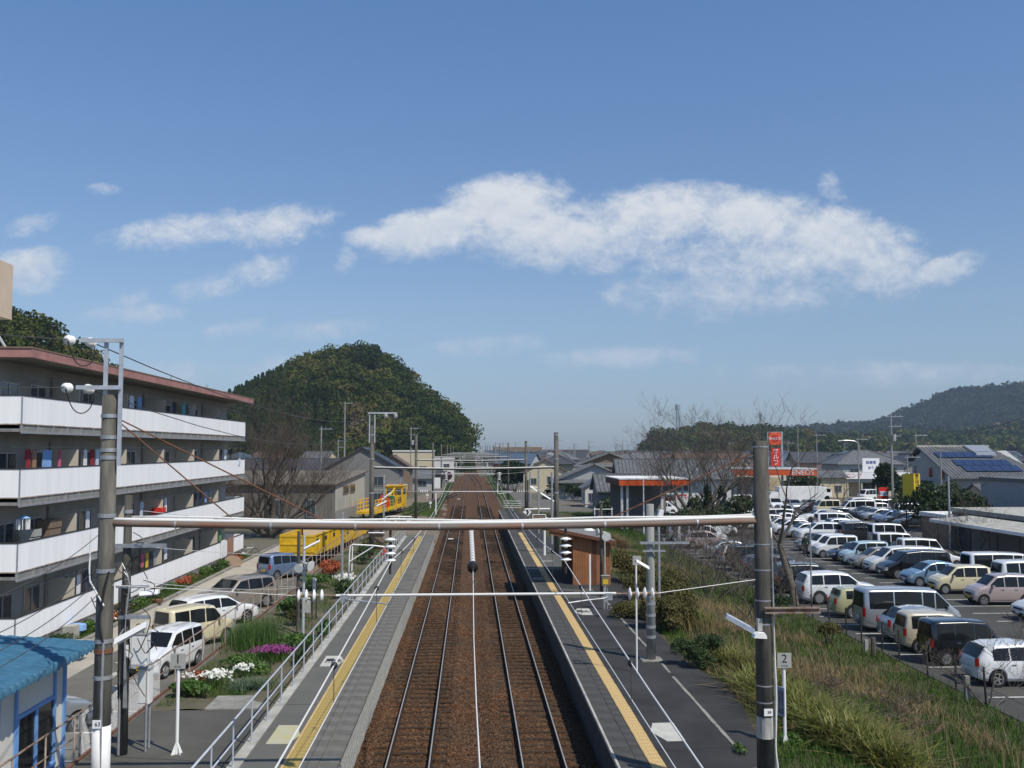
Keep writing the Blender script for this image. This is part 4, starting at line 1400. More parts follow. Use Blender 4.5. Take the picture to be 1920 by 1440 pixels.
def horn(label, c, aim, r=0.17, n=16, post=None):
 ht = thing('loudspeaker', label, 'loudspeaker', c, 0, 'station loudspeakers')
 aim = Vector(aim).normalized()
 MB().lathe([(0.055, -0.26), (0.06, -0.10), (0.08, 0.0), (0.11, 0.10), (r, 0.20), (r, 0.215), (r * 0.94, 0.21), (0.07, 0.02)], (0, 0, 0), aim, n).build('horn', M['plate_grey'], ht, smooth=True)
 MB().lathe([(r * .45, 0.10), (r * .4, 0.13), (0.02, 0.16)], (0, 0, 0), aim, 10).build('driver_shade', M['steel_dark'], ht)  # driver enlarged and dark, painting in the shade inside the horn
 MB().lathe([(r * 0.97, 0.212), (r * 1.04, 0.214), (r * 1.04, 0.228), (r * 0.97, 0.228)], (0, 0, 0), aim, n).build('rim', M['white_rough'], ht)
 return ht
horn('grey horn loudspeaker on the slim service pole pointing left', Vector((-8.75, 25.1, 2.75)), (-0.7, -0.6, -0.35))
horn('dark square loudspeaker below the meter cabinets', Vector((-8.7, 25.05, 2.45)), (-0.4, -0.8, -0.2), 0.15)

# ================================================================ posts, lamps and speakers of the platforms
def steel_post(label, x, y, z0, z1, r, m='galv', group=None, name='steel_post', caty='post'):
 return tag(MB().cyl((0, 0, 0), (0, 0, z1 - z0), r, r * 0.9, n=10).build(name, M[m], loc=(x, y, z0)), label, caty, group)

gl = 0.82
q = G(568, 1190, gl)
steel_post('white painted steel pole carrying the loudspeaker, in the garden beside platform 1', q.x, q.y, gl, P(566, 1000, q.y).z, 0.062, 'galv_paint')
q2 = P(575, 1058, q.y - 0.2)
horn('round horn loudspeaker on the garden pole, facing right', q2, (0.75, -0.4, -0.25), 0.21)
horn('dark horn loudspeaker on the garden pole, facing the camera', P(563, 1062, q.y - 0.3), (-0.15, -1, -0.25), 0.18)
tube_lamp('white tube lamp on the garden pole, slanting up to the right', P(570, 1029, q.y), P(600, 1014, q.y), 0.075, P(569, 1045, q.y))
steel_post('dark cable post close behind the garden speaker pole', q.x - 0.35, q.y + 0.8, gl, 4.9, 0.075, 'concrete_pole')
q = G(641, 1100, gl)
steel_post('plain grey steel pole standing in the garden between the two white frames', q.x, q.y, gl, P(639, 960, q.y).z, 0.075, 'galv')
q = G(557, 1092, gl - 1.0)
steel_post('thin grey square post in front of the blue kei car', P(558, 1092, 45).x, 45, 0.8, P(557, 1005, 45).z, 0.05, 'galv_paint')
# white tubular frame
ft = thing('tubular_frame', 'white bent tubular frame rising from the garden beside the handrail', 'frame', P(653, 1090, 52))
o0 = Vector(ft.location)
def PT(lst, y):
 return [P(u, v, y) for u, v in lst]
MB().tube(PT([(653, 1100), (655, 1040), (657, 1024), (662, 1021), (700, 1023), (727, 1026)], 52), 0.04, 8).build('hoop', M['white'], ft, smooth=True, off=o0)
MB().tube(PT([(659, 1088), (661, 1024)], 52.5), 0.032, 6).build('leg', M['white'], ft, off=o0)
MB().tube(PT([(655, 1053), (700, 1025)], 52), 0.032, 6).build('brace', M['white'], ft, off=o0)
MB().tube(PT([(718, 1028), (724, 1035), (716, 1040)], 51.9), 0.05, 6).build('red_tag', M['red_sign'], ft, off=o0)
ft = thing('tubular_frame', 'white tubular frame at the far end of platform 1', 'frame', P(720, 1010, 78))
o0 = Vector(ft.location)
MB().tube(PT([(720, 1005), (721, 975), (724, 969), (735, 968), (772, 969)], 78), 0.05, 6).build('hoop', M['white'], ft, smooth=True, off=o0)
MB().tube(PT([(728, 990), (750, 969)], 78), 0.04, 6).build('brace', M['white'], ft, off=o0)
horn('small horn loudspeaker on the white frame at the far end of platform 1', P(766, 975, 77.8), (0.2, -1, -0.1), 0.17)
# dark board hung on the frame posts
bt = thing('notice_board', 'dark triangular notice board with white rail by the far mast', 'board', P(708, 1005, 68))
o0 = Vector(bt.location)
MB().prism(PT([(692, 1001), (719, 1001), (719, 1020)], 68), (0, 0.05, 0)).build('panel', M['wall_brown'], bt, off=o0)
MB().prism(PT([(692, 1001.5), (692, 1003), (696, 1010), (719, 1022), (719, 1019)], 67.9), (0, 0.04, 0)).build('lower_panel', M['steel_dark'], bt, off=o0)
MB().tube(PT([(691, 999), (721, 999)], 67.9), 0.05, 6).build('rail', M['white'], bt, off=o0)
# station name board in the garden
q = G(588, 1160, gl)
nb = thing('station_board', 'white station board on two dark posts in the garden beside the platform', 'sign', (q.x, q.y, gl))
o0 = Vector(nb.location)
MB().box((q.x + 0.02, q.y, gl + 1.25), (0.34, 0.03, 1.05), rz=R(-58)).build('board', M['white'], nb, off=o0)
mb = MB()
for s in (-1, 1):
 mb.cyl((q.x + 0.02 + s * 0.12, q.y - s * 0.19, gl), (q.x + 0.02 + s * 0.12, q.y - s * 0.19, gl + 1.7), 0.035, n=6)
mb.build('post', M['steel_dark'], nb, off=o0)
for j, ch in enumerate('のりば'):
 text_mesh('lettering', ch, 0.16, M['print_black'], nb, Vector((q.x + 0.02 - 0.025, q.y - 0.035, gl + 1.6 - j * 0.25)) - o0, (R(90), 0, R(-58)), 0.003)
# small telephone box on the garden pole
tag(MB().prism([(-0.12, -0.1, 0), (0.12, -0.1, 0), (0.12, -0.1, 0.42), (-0.12, -0.1, 0.48)], (0, 0.2, 0)).build('junction_box', M['plate_grey'], loc=P(575.5, 1148, 39.6)), 'small grey junction box on the garden speaker pole', 'box')

# platform 2 furniture
q = G(1221, 1237, PZ)
rp_t, rp_L = concrete_pole(q.x, q.y, PZ - 0.02, P(1219, 945, q.y).z, 0.165, 0.14, 'pale smooth concrete pole at the edge of platform 2 behind the right mast', m='concrete_pole_pale', bands=(3.3, 2.85, 2.45, 2.05, 1.7), n=18)
MB().box((q.x, q.y, PZ + 0.004), (0.75, 0.75, 0.05)).build('footing', M['concrete'], rp_t, off=rp_L)
mb = MB()
mb.b2(q.x - 0.4, q.x + 1.35, q.y - 0.24, q.y - 0.17, P(1221, 1017, q.y).z - 0.04, P(1221, 1017, q.y).z + 0.04)
mb.b2(q.x - 0.3, q.x + 0.5, q.y - 0.24, q.y - 0.17, P(1221, 1032, q.y).z - 0.03, P(1221, 1032, q.y).z + 0.03)
for dx in (0.45, 0.85, 1.25):
 mb.cyl((q.x + dx, q.y - 0.2, P(1221, 1013, q.y).z), (q.x + dx, q.y - 0.2, P(1221, 1009, q.y).z), 0.035, n=6)
mb.build('cross_arm', M['galv'], rp_t, off=rp_L)
tube_lamp('white tube lamp on a small square sign beside the pale platform pole', P(1193, 1052, 33), P(1217, 1066, 33), 0.085, P(1190, 1053, 33.2))
q3 = P(1197, 1146, 33.0)
st = thing('post_sign', 'small square sign on a thin white post beside the pale platform pole', 'sign', (q3.x, 33.4, PZ - 0.1))
o0 = Vector(st.location)
MB().cyl((q3.x, 33.4, PZ - 0.1), (q3.x, 33.4, P(1196, 1058, 33.4).z), 0.03, n=6).build('post', M['white'], st, off=o0)
MB().box(P(1194, 1051, 33.4), (0.28, 0.05, 0.30)).build('plate', M['plate_grey'], st, off=o0)
q = G(1236, 1170, 0.6)
steel_post('thin grey steel post just behind the pale platform pole', P(1236, 1100, 42).x, 42, 0.4, P(1235, 985, 42).z, 0.06, 'galv')
tag(MB().prism([(0, 0, 0), (0.24, 0, 0), (0.3, 0, 0.34), (0.12, 0, 0.36)], (0, 0.3, 0)).build('small_lamp', M['white'], loc=P(1232, 972, 42)), 'white lamp head on top of the thin steel post', 'lamp')
# dark post with speakers before the shelter
q = G(1112, 1100, PZ)
t, L = concrete_pole(q.x, 50.5, PZ - 0.01, P(1111, 945, 50.5).z, 0.085, 0.075, 'dark wooden post in front of the brown shelter', m='concrete_pole', n=10)
tag(MB().lathe([(0.07, 0.12), (0.16, 0.06), (0.30, -0.02), (0.30, -0.05), (0.05, -0.03)], (0, 0, 0), n=14).build('saucer_lamp', M['white'], loc=P(1104, 993, 50.3), smooth=True), 'white saucer lamp shade on the dark post by the shelter', 'lamp')
horn('grey horn loudspeaker above the shelter roof, facing the camera', P(1136, 1004, 50.4), (0.0, -1, -0.18), 0.22)
horn('white horn loudspeaker above the shelter roof, facing left', P(1127, 998, 50.6), (-0.9, -0.2, 0.1), 0.20)
steel_post('pale thin post holding the loudspeakers by the shelter', P(1134, 1070, 50.6).x, 50.6, PZ - 0.01, P(1134, 1004, 50.6).z, 0.045, 'concrete_pale')
q = P(1106, 1096, 46)
steel_post('short white post in front of the shelter', P(1106, 1096, 52.5).x, 52.5, PZ - 0.01, P(1107, 1040, 52.5).z, 0.05, 'white')
q = G(1136, 1142, PZ)
nt_ = thing('notice_stand', 'small roofed notice stand on two posts beside the platform path', 'notice stand', (q.x, q.y, PZ))
mb = MB()
mb.cyl((-0.08, 0, 0), (-0.08, 0, 1.55), 0.05, n=6); mb.cyl((0.07, 0, 0), (0.07, 0, 1.45), 0.03, n=6)
mb.build('post', M['galv'], nt_)
MB().box((-0.02, -0.05, 1.30), (0.34, 0.06, 0.42)).build('board', M['wall_brown'], nt_)
MB().box((-0.02, -0.085, 1.26), (0.24, 0.01, 0.22)).build('poster', M['plate_yellow'], nt_)
MB().box((-0.02, -0.02, 1.54), (0.40, 0.16, 0.03)).build('roof', M['plate_grey'], nt_)
# diamond plate and frames beyond the shelter
dt = thing('diamond_sign', 'white diamond plate with a black bow on a thin dark post at the platform end', 'sign', P(989.5, 974, 92))
o0 = Vector(dt.location)
MB().prism(PT([(980.5, 960), (989.5, 952.5), (996.5, 960), (989.5, 968)], 91.9), (0, 0.04, 0)).build('plate', M['print_white'], dt, off=o0)
MB().prism(PT([(986, 956), (990, 956), (992, 960), (990, 965), (986, 965), (989, 960)], 91.86), (0, 0.02, 0)).build('symbol', M['print_black'], dt, off=o0)
MB().tube(PT([(990, 900), (990, 974)], 92), 0.06, 5).build('post', M['steel_dark'], dt, off=o0)
bt = thing('notice_board', 'brown notice board in a white frame standing on platform 2', 'board', P(1010, 980, 80))
o0 = Vector(bt.location)
MB().prism(PT([(1000, 966), (1022, 966), (1022, 979), (1000, 979)], 80), (0, 0.06, 0)).build('panel', M['wall_brown'], bt, off=o0)
mb = MB()
mb.tube(PT([(999, 990), (999, 965), (1023, 965), (1023, 990)], 80), 0.045, 6)
mb.tube(PT([(1023, 969), (1031, 976)], 80), 0.045, 6)
mb.build('frame', M['white'], bt, off=o0)
tube_lamp('white tube lamp near the platform 2 mast, the upper of two slanting lamps', P(1014, 925, 76), P(1040, 941, 76), 0.10, P(1034, 930, 76.5))
tube_lamp('white tube lamp further back, the lower slanting one left of the mast', P(994, 912, 84), P(1007, 921, 84), 0.10, P(1009, 915, 84))
for u, v0, v1, Y, lab, m_ in ((1010, 1000, 880, 84, 'white steel pole left of the second right mast', 'galv'), (1035, 1020, 885, 74, 'white steel pole close left of the second right mast', 'galv'), (994, 940, 885, 96, 'thin white pole beyond the diamond sign', 'galv'),
                              (719, 1010, 890, 80, 'white pole right of the second left mast', 'galv'), (817, 965, 925, 130, 'short white pole with a blue tag beside the left track', 'white'), (933, 925, 905, 190, 'white post beside the right track beyond the platform', 'white'), (1023 - 2, 1045, 995, 70, 'short white post on platform 2 before the mast', 'white')):
 a = P(u, v0, Y)
 steel_post(lab, a.x, Y, a.z, P(u, v1, Y).z, 0.085 if Y > 60 else 0.06, m_)
tube_lamp('white tube lamp on the pole right of the second left mast, the upper one', P(716, 937, 80), P(733, 924, 80), 0.10, P(719, 935, 80))
tube_lamp('white tube lamp on the pole right of the second left mast, the lower one', P(706, 949, 80), P(725, 940, 80), 0.10, P(719, 945, 80))
tag(MB().tube(PT([(984, 955), (1031, 954)], 84), 0.07, 6).build('cross_pipe', M['white'], off=P(984, 955, 84), loc=P(984, 955, 84)), 'white horizontal pipe across the posts at the end of platform 2', 'pipe')
# white rail fence at far platform end
gf = thing('rail_fence', 'low galvanised rail fence across the path beyond platform 2', 'fence', P(957, 950, 124))
o0 = Vector(gf.location)
mb = MB()
for v in (940, 944.5, 948.5, 952):
 mb.tube([P(942, v - 1, 124), P(978, v, 124)], 0.03, 5)
mb.build('rail', M['galv'], gf, off=o0)
mb = MB()
for u in (943, 960, 977):
 mb.tube([P(u, 937, 124), P(u, 956, 124)], 0.035, 5)
mb.build('post', M['galv'], gf, off=o0)

# brown shelter on platform 2
sh = thing('waiting_shelter', 'reddish brown boarded waiting shelter with a sloping grey roof on platform 2', 'shelter', (6.65, 57, PZ))
o0 = Vector((6.65, 57, PZ))
X0, X1, Y0, Y1 = 5.62, 7.70, 54.8, 61.5
def zr(x):
 return 4.02 - (x - 4.35) * 0.205
# boards of the front wall, each with its groove
src_w = None
xx = X0
while xx < X1 - 0.02:
 w = 0.13
 hgt = zr(xx + w) - PZ - 0.12
 if abs(xx + w - 6.86) < 0.11:
  MB().b2(xx, xx + w, Y0, Y0 + 0.06, PZ, PZ + hgt).build('corner_post', M['shed_wood_dark'], sh, off=o0)
 else:
  MB().b2(xx + 0.006, xx + w - 0.006, Y0, Y0 + 0.05, PZ, PZ + hgt).build('board', M['shed_wood'], sh, off=o0)
 xx += w
MB().b2(X0, X1, Y0 + 0.03, Y0 + 0.08, PZ, zr(X1) - 0.1).build('backing', M['shed_wood_dark'], sh, off=o0)
MB().b2(X1 - 0.06, X1, Y0 + 0.1, Y1, PZ, zr(X1) - 0.1).build('back_wall', M['shed_wood'], sh, off=o0)
MB().b2(X0, X1, Y1 - 0.06, Y1, PZ, zr(X1) - 0.1).build('end_wall', M['shed_wood'], sh, off=o0)
MB().b2(X0, X0 + 0.1, Y0 + 0.08, Y0 + 0.18, PZ, zr(X0) - 0.1).build('corner_post', M['shed_wood'], sh, off=o0)
MB().b2(X1 - 0.5, X1 - 0.07, Y0 + 0.4, Y1 - 0.4, PZ + 0.38, PZ + 0.44).build('bench', M['wall_brown'], sh, off=o0)
xa, xb = 4.30, 7.98
MB().prism([(xa, Y0 - 0.35, zr(xa)), (xb, Y0 - 0.35, zr(xb)), (xb, Y0 - 0.35, zr(xb) - 0.05), (xa, Y0 - 0.35, zr(xa) - 0.05)], (0, Y1 - Y0 + 0.7, 0)).build('roof', M['shed_roof'], sh, off=o0)
MB().prism([(xa, Y0 - 0.38, zr(xa) + 0.02), (xb, Y0 - 0.38, zr(xb) + 0.02), (xb, Y0 - 0.38, zr(xb) - 0.16), (xa, Y0 - 0.38, zr(xa) - 0.16)], (0, 0.03, 0)).build('fascia', M['shed_wood_dark'], sh, off=o0)
MB().prism([(xa, Y0 - 0.30, zr(xa) - 0.17), (X0, Y0 - 0.30, zr(X0) - 0.17), (X0, Y0 - 0.30, zr(X0) - 0.36), (xa, Y0 - 0.30, zr(xa) - 0.36)], (0, 0.03, 0)).build('valance', M['shed_wood'], sh, off=o0)
MB().b2(xa - 0.04, xa + 0.03, Y0 - 0.38, Y1 + 0.38, zr(xa) - 0.2, zr(xa) - 0.02).build('gutter', M['shed_wood_dark'], sh, off=o0)
mb = MB()
for yy_ in (Y0, (Y0 + Y1) / 2, Y1 - 0.1):
 mb.tube([(xa + 0.15, yy_, zr(xa) - 0.12), (X0 + 0.05, yy_, zr(X0) - 0.7)], 0.03, 5)
mb.build('bracket', M['shed_wood_dark'], sh, off=o0)

# ================================================================ hut with the blue stepped roof
hu = thing('station_hut', 'white panel hut with blue trim and a blue scalloped roof, lower left corner', 'hut', (-11.5, 22, LOT))
o0 = Vector((-11.5, 22, LOT))
HX, HY0, HY1, HZ0, HZ1 = -9.68, 18.2, 24.6, 0.84, 3.2
MB().b2(-13.6, HX, HY0, HY1, LOT, HZ1 + 0.2).build('wall', M['hut_panel'], hu, off=o0)
for y, w in ((HY1, .12), (HY1 - 0.56, .1), (22.05, .1), (21.1, .34), (19.6, .1)):
 MB().b2(HX - (0.1 if y == HY1 else -.001), HX + 0.05, y - w / 2, y + w / 2, LOT, HZ1).build('pilaster', M['blue_trim'], hu, off=o0)
wf = MB()
wy0, wy1, wz0, wz1 = 22.14, 23.96, 1.1, 2.52
wf.b2(HX + 0.002, HX + 0.06, wy0 - 0.06, wy1 + 0.06, wz1, wz1 + 0.08); wf.b2(HX + 0.002, HX + 0.09, wy0 - 0.08, wy1 + 0.08, wz0 - 0.09, wz0)
wf.b2(HX + 0.002, HX + 0.06, wy0 - 0.06, wy0, wz0, wz1); wf.b2(HX + 0.002, HX + 0.06, wy1, wy1 + 0.06, wz0, wz1); wf.b2(HX + 0.002, HX + 0.055, (wy0 + wy1) / 2 - 0.06, (wy0 + wy1) / 2 + 0.06, wz0, wz1)
wfo = wf.build('window', M['blue_trim'], hu, off=o0)
for a, b in ((wy0, (wy0 + wy1) / 2 - 0.06), ((wy0 + wy1) / 2 + 0.06, wy1)):
 MB().b2(HX + 0.003, HX + 0.02, a, b, wz0, wz1).build('pane', M['glass'], wfo, off=o0)
MB().b2(HX + 0.001, HX + 0.03, 18.2, HY1, HZ1 - 0.02, HZ1 + 0.06).build('eave_board', M['blue_trim'], hu, off=o0)
# roof: pantile corrugation stepping down towards the tracks
rx = np.linspace(-14.2, -9.10, 60)
ry = np.arange(17.8, 25.26, 0.03)
XX, YY = np.meshgrid(rx, ry)
course = ((XX + 14.2) % 0.36) / 0.36
ZZ = 3.53 + (-9.10 - XX) * 0.068 + 0.085 * (np.abs(np.sin((YY - 17.8) * np.pi / 0.272)) ** 0.7) - 0.028 * course
top = np.stack([XX, YY, ZZ], -1).reshape(-1, 3)
k = len(rx)
a = (np.arange(len(ry) - 1)[:, None] * k + np.arange(k - 1)[None, :]).ravel()
F = np.stack([a, a + 1, a + k + 1, a + k], 1)
# scalloped drip edge and underside
e = np.arange(len(ry)) * k + k - 1
lo = top[e].copy(); lo[:, 2] -= 0.05 + 0.15 * np.abs(np.sin((ry - 17.8) * np.pi / 0.272)) ** 0.7
n0 = len(top)
F2 = np.array([[e[i], n0 + i, n0 + i + 1, e[i + 1]] for i in range(len(ry) - 1)])
o = np_obj('roof', np.concatenate([top, lo]) - np.array(o0), np.concatenate([F, F2]), M['blue_roof'], hu)
MB().b2(-14.2, -9.42, 17.8, 25.2, 3.43, 3.50).build('soffit', M['hut_panel'], hu, off=o0)
# ================================================================ block of flats
AX, AY0, AY1, WX = -18.1, 41.0, 81.0, -19.6
ap = thing('apartment_building', 'four storey block of flats with long white balconies and a pinkish roof edge', 'building', (AX, AY0, LOT))
ao = Vector(ap.location)
PT_ = [10.50, 7.53, 4.56, 1.59]
bw = 11.0
MB().b2(WX - bw, WX, AY0 + 0.9, AY1, LOT, 12.02).build('wall', M['apt_wall'], ap, off=ao)
rf = MB().b2(WX - bw - 0.4, AX + 0.45, AY0 - 0.4, AY1 + 0.5, 12.0, 12.26).build('roof', M['apt_slab'], ap, off=ao)
fm = MB()
fm.b2(AX + 0.45, AX + 0.51, AY0 - 0.46, AY1 + 0.56, 11.98, 12.34)
fm.b2(WX - bw - 0.4, AX + 0.45, AY0 - 0.46, AY0 - 0.4, 11.98, 12.34)
fm.b2(WX - bw - 0.4, AX + 0.45, AY1 + 0.5, AY1 + 0.56, 11.98, 12.34)
fm.build('fascia', M['apt_fascia'], rf, off=ao)
tm = MB()
tm.b2(AX + 0.40, AX + 0.53, AY0 - 0.5, AY1 + 0.6, 12.34, 12.40); tm.b2(WX - bw - 0.4, AX + 0.4, AY0 - 0.5, AY0 - 0.36, 12.34, 12.40)
tm.build('roof_edging', M['wall_brown'], rf, off=ao)
mb = MB()
for y in (60.2, 68.3):
 mb.cyl((AX + 0.2, y, 12.3), (AX + 0.2, y, 12.7), 0.03, n=5)
mb.b2(AX - 3, AX - 1.2, 61, 64, 12.3, 12.7)
mb.build('roof_vent', M['apt_slab'], rf, off=ao)
for k, zt in enumerate(PT_):
 zb = zt - 1.17
 MB().b2(WX, AX - 0.05, AY0 + 0.02, AY1, zb - 0.20, zb - 0.02).build('balcony_slab', M['apt_slab'], ap, off=ao)
 p = MB()
 p.b2(AX - 0.06, AX, AY0, AY1, zb, zt - 0.05); p.b2(WX - 3.0, AX - 0.06, AY0, AY0 + 0.06, zb, zt - 0.05); p.b2(WX, AX - 0.06, AY1 - 0.06, AY1, zb, zt - 0.05)
 p.build('balcony_front', M['apt_white'], ap, off=ao)
 p = MB()
 p.b2(AX - 0.08, AX + 0.02, AY0 - 0.02, AY1 + 0.02, zt - 0.05, zt); p.b2(WX - 3.0, AX - 0.08, AY0 - 0.02, AY0 + 0.08, zt - 0.05, zt)
 p.build('balcony_rail', M['steel_dark'], ap, off=ao)
 MB().b2(AX - 0.035, AX + 0.012, AY0 - 0.012, AY0 + 0.035, zb, zt - 0.05).build('corner_strip', M['galv'], ap, off=ao)
 p = MB()
 p.b2(AX - 0.07, AX + 0.015, AY0 - 0.015, AY1 + 0.015, zb - 0.045, zb); p.b2(WX - 3.0, AX - 0.07, AY0 - 0.015, AY0 + 0.05, zb - 0.045, zb)
 p.build('rusty_edge', mat('apt_edge', (0.22, 0.13, 0.085), 0.9, col2=(0.45, 0.40, 0.34), scale=3), ap, off=ao)
 p = MB()
 p.b2(AX - 0.07, AX - 0.02, AY0, AY1, zb - 0.33, zb - 0.055)
 p.b2(WX - 3, AX - 0.07, AY0 + 0.02, AY0 + 0.07, zb - 0.33, zb - 0.055)
 p.build('slab_edge', mat('slab_edge', (0.17, 0.17, 0.165), 0.85, col2=(0.27, 0.26, 0.24), scale=2.5), ap, off=ao)
 g = MB()
 g.b2(AX - 0.03, AX + 0.035, AY0 - 0.02, AY1, zb - 0.40, zb - 0.33)
 y = AY0 + 0.02
 while y < AY1:
  g.b2(AX - 0.02, AX + 0.025, y - 0.02, y + 0.02, zb - 0.335, zb - 0.046)
  y += 1.53
 g.build('gutter', M['galv'], ap, off=ao)
# partitions between the flats, windows, doors, downpipes
UN = [AY0 + 6.55 * i for i in range(1, 7)]
psrc = None
wsrc = {}


def slide_window(w, h):
 key = (w, h)
 q = (w, h)
 if key in wsrc:
  return wsrc[key]
 f = MB()
 t = 0.05
 f.b2(-0.02, 0.06, -w / 2, w / 2, h / 2 - t, h / 2); f.b2(-0.02, 0.06, -w / 2, w / 2, -h / 2, -h / 2 + t)
 f.b2(-0.02, 0.06, -w / 2, -w / 2 + t, -h / 2, h / 2); f.b2(-0.02, 0.06, w / 2 - t, w / 2, -h / 2, h / 2); f.b2(-0.01, 0.05, -0.03, 0.03, -h / 2 + t, h / 2 - t)
 g = [MB().b2(0.0, 0.02, -w / 2 + t, -0.03, -h / 2 + t, h / 2 - t), MB().b2(0.005, 0.03, 0.03, w / 2 - t, -h / 2 + t, h / 2 - t)]
 wsrc[key] = (f, g)
 return wsrc[key]


wrng = random.Random(3)
wobj = {}
for k, zt in enumerate(PT_):
 fl = zt - 1.28
 for y in UN[:-1]:
  q = Vector(((WX + AX) / 2 - 0.10, y, fl + 0.98)) - ao
  if psrc is None:
   psrc = MB().box((0, 0, 0), (AX - WX - 0.30, 0.06, 2.1)).build('partition', M['apt_part'], ap, q)
  else:
   inst(psrc, ap, q)
 for i in range(6):
  y0 = AY0 + 6.55 * i
  for (dy, w, h, zc) in ((1.45, 1.7, 1.85, 0.98), (4.25, 1.65, 1.2, 1.35)):
   q = Vector((WX + 0.005, y0 + dy + (0.6 if i == 0 else 0), fl + zc)) - ao
   if (w, h) not in wobj:
    f, g = slide_window(w, h)
    o = f.build('window', M['alu'], ap, q)
    ps = [gg.build('pane', M['house_glass'], o) for gg in g]
    wobj[(w, h)] = (o, ps)
   else:
    o, ps = wobj[(w, h)]
    o2 = inst(o, ap, q)
    for pp in ps:
     inst(pp, o2)
  MB().box((WX + 0.16, y0 + 2.9, fl + 0.32), (0.30, 0.78, 0.58)).build('air_conditioner', M['white_rough'], ap, off=ao) if wrng.random() < 0.5 else None
 for y in UN[:-1:2]:
  MB().cyl((WX + 0.08, y - 0.3, fl), (WX + 0.08, y - 0.3, fl + 2.4), 0.045, n=6).build('downpipe', M['apt_slab'], ap, off=ao)
# piers under the lowest balcony
for y in (45, 51.5, 58, 64.5, 71, 77.5):
 MB().b2(WX + 0.5, WX + 0.75, y, y + 0.25, LOT, PT_[3] - 1.3).build('pier', M['apt_slab'], ap, off=ao)
# roof tank on white legs
tk = thing('water_tank', 'tan water tank on white lattice legs on the flat roof', 'tank', (-22.6, 46, 12.3))
o0 = Vector((-22.6, 46, 12.3))
MB().b2(-24.4, -21.68, 45.1, 47.7, 14.4, 17.0).build('tank', M['tank'], tk, off=o0)
mb = MB()
for a, b in (((-21.6, 45.2, 14.4), (-21.1, 45.2, 12.3)), ((-21.74, 45.2, 14.4), (-22.1, 45.2, 12.3)), ((-21.95, 45.2, 13.1), (-21.28, 45.2, 13.1)), ((-21.45, 45.2, 13.85), (-22.05, 45.2, 12.4)), ((-21.7, 45.2, 14.3), (-21.25, 47.3, 12.3)), ((-21.8, 45.2, 13.05), (-21.5, 45.2, 12.4)), ((-24.2, 47.5, 14.4), (-24.2, 47.5, 12.3)), ((-24.2, 45.3, 14.4), (-24.2, 45.3, 12.3))):
 mb.tube([a, b], 0.06, 5)
mb.b2(-24.4, -21.1, 45.05, 45.35, 12.3, 12.38)
mb.build('leg_frame', M['white'], tk, off=o0)
# washing on the balconies
CLC = dict(blue=(0.20, 0.36, 0.62), white=(0.72, 0.72, 0.72), red=(0.26, 0.02, 0.03), navy=(0.03, 0.04, 0.07), pink=(0.52, 0.10, 0.18), teal=(0.10, 0.34, 0.36), yellow=(0.58, 0.42, 0.04), grey=(0.26, 0.27, 0.29), brown=(0.30, 0.17, 0.11), green=(0.14, 0.32, 0.12), pale=(0.50, 0.57, 0.64))


def garment(kind, y, z, w, h, col, label, x=-18.65, grp='washing hung on the balconies'):
 m = mat('cloth_' + col, CLC[col], 0.9, var=0.12, scale=6)
 n = 6
 if kind == 'shirt':
  out = [(-.5, 0), (-.22, .04), (0, .0), (.22, .04), (.5, 0), (.56, -.32), (.36, -.34), (.33, -1), (-.33, -1), (-.36, -.34), (-.56, -.32)]
 elif kind == 'trousers':
  out = [(-.3, 0), (.3, 0), (.36, -1), (.08, -1), (0, -.35), (-.08, -1), (-.36, -1)]
 else:
  out = [(-.5, 0), (-.2, .015), (.2, .0), (.5, 0), (.49, -.5), (.5, -1), (.2, -.985), (-.2, -1.0), (-.5, -1), (-.49, -.5)]
 mb = MB().prism([(0.02 * math.sin(9 * a + y), a * w, b * h) for a, b in out], (0.035, 0, 0))
 mb.cyl((0.017, 0, 0.02), (0.017, 0, 0.11), 0.008, n=4)
 return tag(mb.build({'shirt': 'hanging_shirt', 'trousers': 'hanging_trousers'}.get(kind, 'hanging_towel'), m, loc=(x, y, z)), label, {'shirt': 'shirt', 'trousers': 'trousers'}.get(kind, 'towel'), grp)


